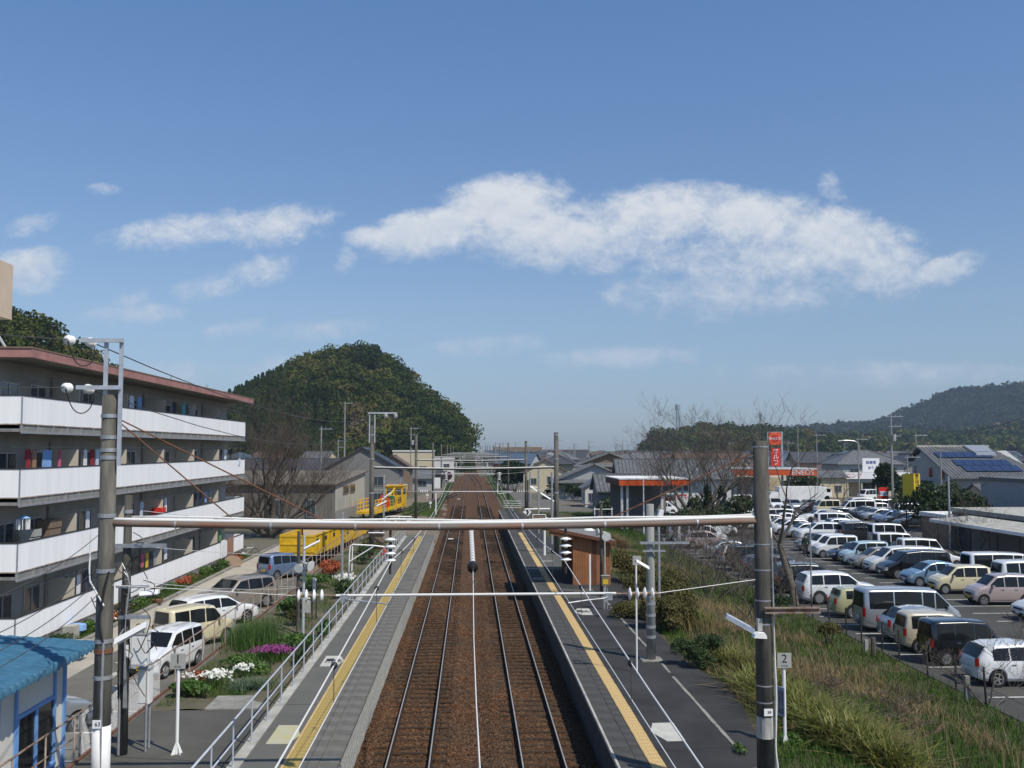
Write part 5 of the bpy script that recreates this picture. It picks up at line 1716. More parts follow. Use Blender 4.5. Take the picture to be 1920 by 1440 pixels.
FLN = ['top floor', 'third floor', 'second floor', 'ground floor']
W_ = [(1, 'towel', 92, 0, 1.15, 1.0, 'blue', 'pale blue towel'), (1, 'shirt', 56, 0, .6, 1.2, 'red', 'dark red top'), (1, 'shirt', 68, 0, .55, 1.2, 'brown', 'brown striped top'), (1, 'trousers', 116, 0, .5, .9, 'pink', 'pink leggings'),
      (1, 'shirt', 176, 0, .75, 1.1, 'red', 'maroon shirt'), (1, 'towel', 163, 0, .5, .9, 'white', 'white cloth'), (1, 'shirt', 186, 0, .6, 1.1, 'pale', 'pale shirt'),
      (0, 'towel', 247, 0, .9, .95, 'white', 'white sheet'), (0, 'towel', 262, 0, .9, .8, 'blue', 'sky blue towel'), (0, 'shirt', 328, 0, .8, .9, 'navy', 'black shirt'), (0, 'towel', 345, 0, .8, .85, 'teal', 'teal towel'), (0, 'shirt', 356, 0, .6, .8, 'grey', 'grey shirt'),
      (2, 'towel', 171, 0, .6, 1.1, 'white', 'white towel'), (2, 'shirt', 271, 0, .7, 1.1, 'pale', 'pale blue shirt'), (2, 'shirt', 315, 0, .7, .9, 'white', 'white blouse'), (2, 'shirt', 371, 0, .8, .8, 'navy', 'navy shirt'), (2, 'trousers', 380, 0, .6, .8, 'navy', 'navy trousers'), (2, 'shirt', 390, 0, .7, .8, 'blue', 'blue shirt'), (2, 'shirt', 398, 0, .7, .8, 'grey', 'grey shirt'),
      (1, 'trousers', 417, 0, .8, .9, 'navy', 'dark trousers'), (1, 'shirt', 425, 0, .9, .9, 'white', 'white shirt'), (1, 'shirt', 434, 0, .9, 1.0, 'navy', 'dark coat'),
      (3, 'trousers', 168, 0, .5, 1.1, 'navy', 'black trousers'), (3, 'shirt', 178, 0, .6, 1.1, 'navy', 'navy jacket'), (3, 'towel', 157, 0, .5, 1.2, 'white', 'white net curtain'),
      (3, 'shirt', 275, 0, .75, .8, 'pink', 'bright pink shirt'), (3, 'towel', 283, 0, .4, .9, 'yellow', 'yellow towel'), (3, 'trousers', 290, 0, .5, 1.0, 'navy', 'black leggings'), (3, 'shirt', 297, 0, .6, 1.0, 'grey', 'grey jumper'), (3, 'shirt', 303, 0, .5, 1.0, 'red', 'dark red cardigan'), (3, 'shirt', 317, 0, .8, .8, 'white', 'white vest'), (3, 'towel', 418, 0, .8, .9, 'green', 'green towel')]
for (fk, kind, u, _, w, h, c, d) in W_:
 y = 18.6 / math.tan(math.atan((960 - u) / 1866.7) - R(YAW))
 garment(kind, y, PT_[fk] + 0.72, w * .86, h * 0.92, c, d + ' drying on the %s balcony' % FLN[fk])
garment('towel', 74.4, PT_[3] + 0.03, 1.5, 1.25, 'white', 'patterned white quilt hanging over the far ground floor balcony front', x=AX + 0.02)
garment('towel', 76.6, PT_[3] + 0.03, 1.9, 1.15, 'brown', 'patterned brown quilt hanging over the far ground floor balcony front', x=AX + 0.02)
garment('towel', 79.0, PT_[1] + 0.03, .5, .5, 'pale', 'small striped cloth hanging over the far third floor balcony front', x=AX + 0.02)
# odds and ends on the balconies
def clutter(name, label, c, s, m, cat_):
 mb = MB()
 mb.b2(c[0] - s[0] / 2, c[0] + s[0] / 2, c[1] - s[1] / 2, c[1] + s[1] / 2, c[2], c[2] + s[2] * 0.8)
 mb.b2(c[0] - s[0] / 2 - 0.03, c[0] + s[0] / 2 + 0.03, c[1] - s[1] / 2 - 0.03, c[1] + s[1] / 2 + 0.03, c[2] + s[2] * 0.8, c[2] + s[2])
 return tag(mb.build(name, M[m], off=c, loc=c), label, cat_)
clutter('cabinet', 'dark brown cabinet standing on the second floor balcony', Vector((-18.8, 45.7, PT_[2] - 1.2)), (0.5, 1.2, 1.8), 'wall_brown', 'cabinet')
clutter('storage_box', 'red storage box on the second floor balcony beside the clothes', Vector((-18.6, 60.7, PT_[2] - 1.2)), (0.5, 0.9, 1.45), 'red_sign', 'box')
clutter('washing_machine', 'grey washing machine on the second floor balcony', Vector((-18.9, 44.0, PT_[2] - 1.2)), (0.6, 0.6, 1.5), 'plate_grey', 'washing machine')
hb = thing('drying_hanger', 'blue and white round peg hanger hanging on the second floor balcony', 'hanger', (-18.4, 42.1, PT_[2] + 0.9))
MB().lathe([(0.03, 0.12), (0.26, 0.02), (0.28, 0), (0.0, -0.02)], n=10).build('cap', mat('cloth_blue', CLC['blue'], 0.9), hb)
mb = MB()
for j in range(10):
 a = j * 0.63
 mb.box((0.22 * math.cos(a), 0.22 * math.sin(a), -0.25), (0.10, 0.02, 0.42), rz=a)
mb.build('small_cloths', mat('cloth_white', CLC['white'], 0.9), hb)
mb = MB()
for k in range(4):
 mb.cyl((-18.6, AY0 + 0.3, PT_[k] + 0.86), (-18.6, AY1 - 0.3, PT_[k] + 0.86), 0.014, n=4)
mb.build('drying_pole', M['galv'], ap, off=ao)

# flower bed and kerb in front of the flats
struct(MB().b2(-18.4, -17.25, 40, 84, LOT - 0.1, LOT + 0.10).build('flower_bed', M['soil']))
struct(MB().b2(-17.25, -17.03, 30, 90, LOT - 0.1, LOT + 0.14).build('kerb', M['concrete']))
tag(MB().b2(-17.9, -17.4, 45.2, 45.8, LOT, LOT + 0.75).b2(-16.55, -15.35, 41.15, 41.85, LOT + 0.75, LOT + 0.82).build('planter', M['concrete_pale'], off=(-17.6, 45.5, LOT), loc=(-17.6, 45.5, LOT)), 'pale concrete planter block at the foot of the flats near the left mast', 'planter')
tag(MB().lathe([(0.25, 0), (0.42, 0.10), (0.40, 0.34), (0.10, 0.40)], n=12).build('plastic_tub', mat('cloth_blue', CLC['blue'], 0.9), loc=(-17.75, 46.4, LOT + 0.3)), 'blue plastic tub lying among the plants below the flats', 'tub')
tag(MB().lathe([(0.14, 0), (0.26, 0.06), (0.30, 0.2), (0.25, 0.2), (0.12, 0.08)], n=12).build('flower_pot', M['rust_shade_brown'], loc=(-17.1, 56.0, LOT + 0.12)), 'shallow terracotta pot on the kerb below the flats', 'flower pot')
# a bicycle against the end of the balconies
by_ = thing('bicycle', 'grey bicycle parked by the far end of the flats', 'bicycle', (-17.6, 80.6, LOT))
for s in (-0.52, 0.52):
 w = MB()
 n = 20
 w.tube([(s + 0.32 * math.cos(2 * math.pi * j / n), 0, 0.34 + 0.32 * math.sin(2 * math.pi * j / n)) for j in range(n + 1)], 0.022, 5)
 w.tube([(s - .3, 0, .34), (s + .3, 0, .34)], 0.006, 3).tube([(s, 0, .04), (s, 0, .64)], 0.006, 3)
 w.build('wheel', M['rubber'], by_)
mb = MB()
for a, b in (((-0.52, 0.34), (-0.15, 0.30)), ((-0.15, 0.30), (-0.25, 0.75)), ((-0.15, 0.3), (0.35, 0.72)), ((-0.24, 0.70), (0.35, 0.74)), ((0.52, 0.34), (0.33, 0.95)), ((-0.52, 0.34), (-0.25, 0.72))):
 mb.tube([(a[0], 0, a[1]), (b[0], 0, b[1])], 0.018, 5)
mb.tube([(0.28, -0.26, 1.0), (0.36, -0.1, 0.97), (0.36, 0.1, 0.97), (0.28, 0.26, 1.0)], 0.014, 5)
mb.build('frame', M['galv'], by_)
MB().box((-0.27, 0, 0.80), (0.24, 0.13, 0.06)).build('saddle', M['black'], by_)
by_.rotation_euler = (0, 0, R(20))
# ================================================================ vehicles
def paint(name, col, rough=0.22, metal=0.0):
 return mat('paint_' + name, col, rough, metal, coat=0.9, spec=0.5)


PAINT = dict(white=paint('white', (0.72, 0.73, 0.73)), pearl=paint('pearl', (0.62, 0.62, 0.60)), silver=paint('silver', (0.42, 0.44, 0.46), 0.3, 0.55), grey=paint('grey', (0.17, 0.17, 0.165), 0.3, 0.5), taupe=paint('taupe', (0.30, 0.265, 0.225), 0.3, 0.3),
             black=paint('black', (0.008, 0.008, 0.009)), navy=paint('navy', (0.012, 0.018, 0.032)), cream=paint('cream', (0.62, 0.55, 0.36)), beige=paint('beige', (0.50, 0.44, 0.32)), pink=paint('pink', (0.46, 0.37, 0.35), 0.25, 0.2),
             blue=paint('blue', (0.19, 0.30, 0.42), 0.25, 0.3), lightblue=paint('lightblue', (0.34, 0.46, 0.54)), steelblue=paint('steelblue', (0.16, 0.23, 0.36), 0.28, 0.4), slate=paint('slate', (0.06, 0.075, 0.09), 0.28, 0.4), olive=paint('olive', (0.40, 0.39, 0.22)), red=paint('red', (0.36, 0.03, 0.03)), dark=paint('dark', (0.03, 0.032, 0.035), 0.25, 0.2))
M['head_lens'] = mat('head_lens', (0.55, 0.58, 0.60), 0.08, 0.3, spec=0.8)
M['tail_lens'] = mat('tail_lens', (0.34, 0.012, 0.010), 0.15, spec=0.6)
M['car_trim'] = mat('car_trim', (0.02, 0.02, 0.022), 0.6)
M['chrome'] = mat('chrome', (0.62, 0.63, 0.65), 0.22, 0.9)
M['hub'] = mat('hub', (0.46, 0.47, 0.49), 0.3, 0.7)

# outline (x, z) tail to nose; belt; glass: rear (x,x), front (x,x); side glass from..to with pillars; axles; wheel radius
CARS = {
 'kei': dict(W=1.475, top=[(-1.69, .78), (-1.66, 1.02), (-1.55, 1.56), (-1.35, 1.64), (-.2, 1.66), (.40, 1.60), (.98, 1.08), (1.42, .96), (1.63, .80), (1.69, .58)], belt=1.0, rear=(-1.655, -1.565), front=(.46, .95), side=(-1.42, .82), pil=(-.72, .02), ax=(-1.12, 1.18), wr=.285, tum=.13),
 'kei_box': dict(W=1.475, top=[(-1.69, .80), (-1.68, 1.05), (-1.62, 1.66), (-1.5, 1.72), (-.2, 1.74), (.55, 1.68), (1.02, 1.10), (1.42, 1.0), (1.64, .84), (1.69, .6)], belt=1.02, rear=(-1.675, -1.625), front=(.60, 1.0), side=(-1.5, .86), pil=(-.75, .05), ax=(-1.14, 1.2), wr=.285, tum=.09),
 'kei_van': dict(W=1.475, top=[(-1.69, .80), (-1.68, 1.05), (-1.62, 1.80), (-1.5, 1.87), (-.2, 1.89), (.90, 1.82), (1.42, 1.08), (1.58, .95), (1.67, .78), (1.69, .55)], belt=1.02, rear=(-1.675, -1.625), front=(.95, 1.38), side=(-1.5, 1.22), pil=(-.62, .36), ax=(-1.05, 1.22), wr=.28, tum=.10),
 'hatch': dict(W=1.68, top=[(-1.95, .70), (-1.92, .92), (-1.62, 1.36), (-1.2, 1.47), (-.2, 1.51), (.35, 1.45), (1.08, .99), (1.60, .87), (1.88, .70), (1.95, .5)], belt=.93, rear=(-1.88, -1.58), front=(.42, 1.05), side=(-1.42, .86), pil=(-.78, .05), ax=(-1.25, 1.28), wr=.30, tum=.17),
 'round': dict(W=1.66, top=[(-1.85, .62), (-1.80, .86), (-1.62, 1.06), (-1.15, 1.42), (-.5, 1.52), (.0, 1.52), (.45, 1.42), (1.05, 1.02), (1.50, .92), (1.78, .72), (1.85, .5)], belt=.95, rear=(-1.60, -1.12), front=(.50, 1.02), side=(-1.18, .85), pil=(-.55, .1), ax=(-1.2, 1.22), wr=.295, tum=.20),
 'wagon': dict(W=1.72, top=[(-2.2, .70), (-2.17, .94), (-1.88, 1.38), (-1.5, 1.47), (-.3, 1.50), (.35, 1.44), (1.10, .98), (1.80, .86), (2.12, .70), (2.2, .5)], belt=.93, rear=(-2.12, -1.86), front=(.42, 1.06), side=(-1.75, .86), pil=(-1.05, -.15), ax=(-1.35, 1.38), wr=.31, tum=.18),
 'suv': dict(W=1.78, top=[(-2.2, .85), (-2.17, 1.08), (-1.92, 1.58), (-1.6, 1.68), (-.3, 1.72), (.40, 1.65), (1.08, 1.13), (1.80, 1.03), (2.12, .86), (2.2, .6)], belt=1.07, rear=(-2.12, -1.90), front=(.47, 1.04), side=(-1.8, .88), pil=(-1.05, -.12), ax=(-1.32, 1.36), wr=.345, tum=.17),
 'minivan': dict(W=1.72, top=[(-2.3, .80), (-2.28, 1.05), (-2.15, 1.68), (-1.9, 1.80), (-.3, 1.84), (.75, 1.74), (1.50, 1.12), (1.95, .98), (2.22, .82), (2.3, .55)], belt=1.06, rear=(-2.27, -2.16), front=(.82, 1.46), side=(-2.0, 1.3), pil=(-1.2, -.15, .72), ax=(-1.35, 1.42), wr=.32, tum=.15),
 'van': dict(W=1.72, top=[(-2.32, .75), (-2.31, 1.05), (-2.25, 1.88), (-2.1, 1.96), (-.3, 1.98), (1.15, 1.92), (1.95, 1.12), (2.18, .98), (2.30, .78), (2.32, .5)], belt=1.07, rear=(-2.305, -2.255), front=(1.22, 1.90), side=(-2.1, 1.72), pil=(-.9, .45, 1.05), ax=(-1.3, 1.45), wr=.32, tum=.10),
 'sedan': dict(W=1.70, top=[(-2.2, .70), (-2.17, .92), (-1.62, 1.0), (-1.0, 1.34), (-.5, 1.42), (.05, 1.43), (.45, 1.36), (1.08, .96), (1.75, .84), (2.12, .68), (2.2, .5)], belt=.92, rear=(-1.58, -1.02), front=(.50, 1.04), side=(-1.12, .86), pil=(-.22,), ax=(-1.3, 1.38), wr=.31, tum=.19),
 'vintage': dict(W=1.58, top=[(-2.05, .60), (-2.02, .84), (-1.86, 1.06), (-1.70, 1.40), (-1.5, 1.48), (-.3, 1.50), (.30, 1.44), (.68, 1.02), (1.3, .92), (1.9, .80), (2.05, .5)], belt=.96, rear=(-1.84, -1.71), front=(.34, .66), side=(-1.52, .52), pil=(-.80, -.02), ax=(-1.2, 1.2), wr=.32, tum=.12),
}


def build_car(tp):
 S = CARS[tp]
 top = S['top']
 hw = S['W'] / 2
 xr, xf = top[0][0], top[-1][0]
 H = max(z for _, z in top)
 belt, wr, ax = S['belt'], S['wr'], S['ax']

 def zt(x):
  for (a, b), (c, d) in zip(top[:-1], top[1:]):
   if x <= c:
    return b + (d - b) * (x - a) / (c - a)
  return top[-1][1]

 def zb(x):
  z = 0.20 + 0.10 * max(0, (abs(x) - (xf - 0.45)) / 0.45) ** 2
  for a in ax:
   d = abs(x - a)
   ra = wr + 0.045
   if d < ra:
    z = max(z, wr + math.sqrt(ra * ra - d * d))
  return z

 def plan(x):
  e = (xf - abs(x))
  return hw * (1 - 0.16 * max(0, (0.45 - e) / 0.45) ** 2.2)

 def yw(x, z):
  y = plan(x)
  if z > belt:
   y -= S['tum'] * (z - belt) / (H - belt)
  elif z < 0.45:
   y -= 0.05 * (0.45 - z) / 0.25
  return y

 xs = set()
 for a, _ in top:
  xs.add(round(a, 4))
 for i in range(33):
  xs.add(round(xr + (xf - xr) * i / 32, 4))
 for a in ax:
  for j in range(-5, 6):
   xs.add(round(a + (wr + 0.045) * math.sin(j / 5 * math.pi / 2), 4))
 for e in (0.03, 0.07, 0.12, 0.2, 0.3):
  xs.add(round(xr + e, 4)); xs.add(round(xf - e, 4))
 xs = sorted(xs)
 vs, fs = [], []
 NR = 12
 for x in xs:
  t, b = zt(x), zb(x)
  p = plan(x)
  bl = min(belt, t - 0.07)
  b = min(b, bl - 0.05)
  half = [(0, b), (p * .8, b), (yw(x, b + .03), b + .015), (yw(x, b + .2 * (bl - b)), b + .2 * (bl - b)), (yw(x, b + .55 * (bl - b)) + .012, b + .55 * (bl - b)), (yw(x, bl), bl)]
  if t > belt + 0.16:
   s = t - 0.085
   half += [(yw(x, s), s), (yw(x, s) - .035, t - .03), (yw(x, s) - .12, t - .006), (p * .45, t + .008), (0, t + .012)]
  else:
   half += [(p * .985, bl + (t - bl) * .4), (p * .95, t - .016), (p * .82, t), (p * .45, t + .012), (0, t + .018)]
  ring = half + [(-y, z) for y, z in half[-2:0:-1]]
  vs += [(x, y, z) for y, z in ring]
 n = 20
 fs = [(i * n + j, i * n + (j + 1) % n, (i + 1) * n + (j + 1) % n, (i + 1) * n + j) for i in range(len(xs) - 1) for j in range(n)]
 fs = [tuple(reversed(f)) for f in fs]
 fs += [tuple(range(n)), tuple(range((len(xs)) * n - 1, (len(xs) - 1) * n - 1, -1))]
 MBs = {}
 body = MB()
 body.add(vs, fs)
 parts = [('body', body, PAINT['white'], True, [])]

 def slope_glass(xa, xb, inset):
  mb = MB()
  rows = 5
  pts = []
  for i in range(rows + 1):
   x = xa + (xb - xa) * i / rows
   z = zt(x)
   w = yw(x, z) - inset
   dx, dz = (zt(x + .01) - zt(x - .01)) / .02, 1
   l = math.hypot(dx, 1)
   nx_, nz_ = -dx / l, 1 / l
   for yq in (-w, -w * .5, 0, w * .5, w):
    lift = 0.016 + 0.012 * (1 - (yq / w) ** 2)
    pts.append((x + nx_ * lift, yq, z + nz_ * lift))
  f = [(i * 5 + j, i * 5 + j + 1, (i + 1) * 5 + j + 1, (i + 1) * 5 + j) for i in range(rows) for j in range(4)]
  return mb.add(pts, f)
 parts.append(('windscreen', slope_glass(S['front'][0], S['front'][1], 0.10), M['glass'], False, []))
 parts.append(('rear_window', slope_glass(S['rear'][0], S['rear'][1], 0.12), M['glass'], False, []))
 seg = [S['side'][0]] + list(S['pil']) + [S['side'][1]]
 for sd in (-1, 1):
  for a, b in zip(seg[:-1], seg[1:]):
   a2, b2 = a + 0.03, b - 0.03
   pts, k = [], 7
   for i in range(k):
    x = a2 + (b2 - a2) * i / (k - 1)
    z0, z1 = belt + 0.025, max(zt(x) - 0.105, belt + 0.03)
    for z in (z0, (z0 + z1) / 2, z1):
     pts.append((x, sd * (yw(x, z) + 0.010), z))
   f = [(i * 3 + j, i * 3 + j + 1, (i + 1) * 3 + j + 1, (i + 1) * 3 + j) for i in range(k - 1) for j in range(2)]
   parts.append(('side_window', MB().add(pts, f), M['glass'], False, []))

 def corner_lamp(front, sd, z0, z1, lx, ly):
  xe = xf if front else xr
  sg = 1 if front else -1
  pts = []
  k = 4
  for i in range(k + 1):
   x = xe - sg * lx * (1 - i / k)
   for z in (z0, z1):
    if front:
     z = min(z, zt(x) - 0.03)
    pts.append((x + sg * 0.012, sd * (yw(x, z) + 0.008), z))
  y_e = yw(xe, (z0 + z1) / 2)
  for z in (z0, z1):
   pts.append((xe + sg * 0.022, sd * (y_e - ly), z))
  f = [(2 * i, 2 * i + 1, 2 * i + 3, 2 * i + 2) for i in range(k + 1)]
  return MB().add(pts, f)
 tallv = tp in ('van', 'minivan', 'kei_van')
 for sd in (-1, 1):
  parts.append(('headlight', corner_lamp(True, sd, 0.56, 0.78, 0.22, 0.2), M['head_lens'], False, []))
  parts.append(('tail_light', corner_lamp(False, sd, 0.72, 1.02 if not tallv else 1.15, 0.08, 0.10), M['tail_lens'], False, []))
  parts.append(('mirror', MB().box((S['side'][1] - 0.12, sd * (hw + 0.10), belt + 0.06), (0.10, 0.17, 0.13)), PAINT['white'], False, []))
 parts.append(('grille', MB().box((xf + 0.004, 0, 0.60), (0.02, hw * 1.0, 0.10)).box((xf - 0.004, 0, 0.36), (0.02, hw * 1.25, 0.12)), M['car_trim'], False, []))
 parts.append(('number_plate', MB().box((xf + 0.02, 0, 0.44), (0.02, 0.33, 0.16)), M['plate_white'], False, []))
 parts.append(('number_plate', MB().box((xr - 0.014, 0, 0.62), (0.02, 0.33, 0.16)), M['plate_white'], False, []))
 h = MB()
 for sd in (-1, 1):
  for a in ([S['pil'][0] + 0.12] + ([S['pil'][1] + 0.12] if len(S['pil']) > 1 else [])):
   h.box((a, sd * (yw(a, belt - .12) + 0.016), belt - 0.12), (0.16, 0.025, 0.03))
 parts.append(('door_handles', h, M['chrome'], False, []))
 ty = MB().lathe([(wr * .60, -.085), (wr * .93, -.085), (wr, -.06), (wr, .06), (wr * .93, .085), (wr * .60, .085)], (0, 0, 0), (0, 1, 0), 18)
 rim = MB()
 for sd in (-1, 1):
  rim.lathe([(wr * .68, 0.086 * sd), (wr * .66, .096 * sd), (wr * .58, .096 * sd), (wr * .56, .086 * sd)], (0, 0, 0), (0, 1, 0), 16)
  for j in range(5):
   a = j * 2 * math.pi / 5
   rim.box((wr * .33 * math.cos(a), sd * .092, wr * .33 * math.sin(a)), (wr * .52, .02, wr * .2), ry=-a)
  rim.lathe([(wr * .2, .084 * sd), (wr * .16, .106 * sd)], (0, 0, 0), (0, 1, 0), 8)
 for a in ax:
  for sd in (-1, 1):
   parts.append(('wheel', ty, M['rubber'], True, [('rim', rim, M['hub'])], (a, sd * (hw - 0.10), wr)))
 return parts


CAR_TREE = {}


def proto(tp):
 if tp in CAR_TREE:
  return CAR_TREE[tp]
 out = []
 for p in build_car(tp):
  nm, mb, m, sm, subs = p[:5]
  loc = p[5] if len(p) > 5 else (0, 0, 0)
  key = None
  if nm == 'wheel' and any(o[0] == 'wheel' for o in out):
   w0 = next(o for o in out if o[0] == 'wheel')
   out.append(('wheel', w0[1], w0[2], loc, w0[4]))
   continue
  me = bpy.data.meshes.new(nm)
  me.from_pydata(mb.v, [], mb.f)
  me.materials.append(m)
  if sm:
   me.shade_smooth()
   if nm == 'wheel':
    me.shade_flat()
  sub = []
  for (sn, smb, smm) in subs:
   m2 = bpy.data.meshes.new(sn)
   m2.from_pydata(smb.v, [], smb.f)
   m2.materials.append(smm)
   sub.append((sn, m2))
  out.append((nm, me, m, loc, sub))
 CAR_TREE[tp] = out
 return out


NAMES = dict(kei='kei_car', kei_box='kei_car', kei_van='kei_van', hatch='hatchback', round='hatchback', wagon='estate_car', suv='off_road_car', minivan='minivan', van='van', sedan='saloon_car', vintage='vintage_estate')
CATS = dict(kei='car', kei_box='car', kei_van='van', hatch='car', round='car', wagon='car', suv='car', minivan='minivan', van='van', sedan='car', vintage='car')


def car(tp, col, x, y, deg, label, group, lod=0, z=LOT, s=1.0):
 t = thing(NAMES[tp], label, CATS[tp], (x, y, z), R(deg), group)
 if s != 1:
  t.scale = (s, s, s)
 for (nm, me, m, loc, sub) in proto(tp):
  if lod and nm in ('mirror', 'grille', 'door_handles'):
   continue
  if lod > 1 and nm in ('number_plate', 'tail_light' if abs(deg) > 90 else 'headlight'):
   continue
  o = bpy.data.objects.new(nm, me)
  COL.objects.link(o)
  o.parent = t
  o.location = loc
  if nm in ('body', 'mirror'):
   o.material_slots[0].link = 'OBJECT'
   o.material_slots[0].material = PAINT[col]
  elif nm == 'number_plate' and tp.startswith('kei'):
   o.material_slots[0].link = 'OBJECT'
   o.material_slots[0].material = M['plate_yellow']
  elif nm == 'rim' or (nm == 'grille' and tp == 'vintage'):
   pass
  if not lod or nm != 'wheel' or lod == 1:
   for (sn, sm) in sub:
    d = bpy.data.objects.new(sn, sm)
    COL.objects.link(d)
    d.parent = o
 return t


GA, GB, GC, GD, GL = 'cars parked along the grass bank', 'cars in the middle row facing the station', 'cars behind the middle row', 'cars at the far side of the car park', 'cars parked in front of the flats'
def half(tp):
 return CARS[tp]['top'][-1][0]


for (tp, col, y, lab) in [('hatch', 'white', 36.4, 'white hatchback at the lower right edge behind bare twigs'), ('kei_box', 'black', 39.9, 'glossy black box shaped kei car parked by the grass'), ('kei', 'beige', 42.3, 'beige kei car half hidden between the black kei car and a silver hatchback'),
                          ('round', 'silver', 44.5, 'rounded silver hatchback beside the silver van with tall red lights'), ('van', 'silver', 47.2, 'silver white van with a dark roof and tall red tail lights'), ('vintage', 'olive', 50.9, 'old olive cream estate car with thin pillars'),
                          ('suv', 'white', 55.6, 'white estate behind the bare tree trunk and the old olive car'), ('suv', 'black', 59.8, 'black off road car with a red tail light behind the bare tree'), ('sedan', 'dark', 63.0, 'dark saloon beyond the black off road car'), ('wagon', 'slate', 66.6, 'blue grey estate left of the right mast'),
                          ('minivan', 'slate', 70.4, 'slate minivan behind the right mast'), ('hatch', 'white', 74, 'white hatchback among the scrub by the right mast'), ('sedan', 'silver', 78, 'silver saloon among the scrub under the bare tree'), ('hatch', 'pink', 86.5, 'pinkish hatchback seen under the beam below the bare tree'), ('minivan', 'white', 89.6, 'white minivan seen under the beam below the bare tree'), ('kei', 'silver', 93, 'silver kei car seen under the beam below the bare tree')]:
 car(tp, col, 18.35 + half(tp) + rng.uniform(-0.15, 0.15), y, rng.uniform(-2, 2), lab, GA, 0 if y < 62 else 1)
for (tp, col, y, lab) in [('hatch', 'silver', 46.4, 'silver hatchback cut by the right edge, the nearest of the facing row'), ('hatch', 'pearl', 49.3, 'pale silver hatchback at the right edge next to the pinkish kei car'), ('kei', 'pink', 54.6, 'pinkish beige tall kei car facing left at the right edge'), ('kei', 'cream', 58.9, 'cream kei car between the pinkish kei car and the blue hatchback'),
                          ('round', 'blue', 62.2, 'metallic blue hatchback between the cream kei car and black van'), ('minivan', 'black', 66.0, 'large glossy black minivan in the middle row'), ('minivan', 'pearl', 68.6, 'pale minivan squeezed behind the black minivan'), ('hatch', 'taupe', 71.0, 'brownish silver hatchback right of the light blue kei car'),
                          ('kei_box', 'lightblue', 73.4, 'light blue box shaped kei car with white roof rails'), ('sedan', 'navy', 76.0, 'navy saloon left of the light blue kei car'), ('kei_box', 'white', 78.6, 'white box kei car left of the navy saloon'), ('kei', 'white', 81.0, 'white kei car second left of the navy saloon'), ('hatch', 'grey', 83.6, 'dark grey hatchback at the left end of the middle row')]:
 car(tp, col, 27.4 + half(tp) + rng.uniform(-0.2, 0.2), y, 180 + rng.uniform(-2, 2), lab, GB, 0 if y < 75 else 1)
for (tp, col, x, y, d, lab) in [('van', 'white', 31.6, 63.0, 0, 'white high roofed van with dark rear glass behind the black minivan'), ('minivan', 'white', 31.9, 59.8, 0, 'white minivan with roof bars behind the cream kei car'), ('wagon', 'white', 32.6, 56.0, 0, 'white estate at the right edge behind the pinkish kei car'), ('hatch', 'white', 31.4, 71.0, 0, 'white hatchback behind the pale minivan'), ('kei_van', 'white', 32.2, 74.2, 0, 'white kei van behind the light blue kei car'),
        ('hatch', 'white', 34.9, 66.8, 0, 'white hatchback with its tailgate in the sun behind the white van'), ('wagon', 'white', 36.2, 63.5, 0, 'white estate farthest right behind the vans'), ('kei_van', 'white', 32.4, 79.2, 0, 'white kei van with three side windows behind the navy saloon'), ('sedan', 'dark', 32.0, 76.8, 0, 'dark saloon hidden between two white kei vans'),
        ('kei_van', 'white', 36.0, 89.0, 0, 'white kei van with dark rear facing away, beside the lane'), ('minivan', 'dark', 34.2, 92.0, 0, 'dark minivan with a bright roof glint behind the white kei van'), ('suv', 'white', 30.6, 93.0, 180, 'white off road car with an open tailgate near the man'), ('sedan', 'silver', 30.4, 96.4, 180, 'silver saloon behind the white off road car'), ('hatch', 'white', 30.2, 99.6, 180, 'white hatchback behind the bare tree crown, nearer one'), ('wagon', 'white', 30.0, 103, 180, 'white estate behind the bare tree crown, further one'),
        ('hatch', 'white', 36.4, 98.0, 0, 'white hatchback in the back row below the lane'), ('hatch', 'silver', 36.4, 101.4, 0, 'silver hatchback in the back row below the lane'), ('minivan', 'white', 36.6, 105, 0, 'white minivan in the back row below the lane'), ('sedan', 'white', 30.6, 108.5, 180, 'white saloon in the far left row')]:
 car(tp, col, x + (half(tp) if d == 0 else half(tp)) - (0 if d == 0 else 0), y, d + rng.uniform(-2, 2), lab, GC, 1)
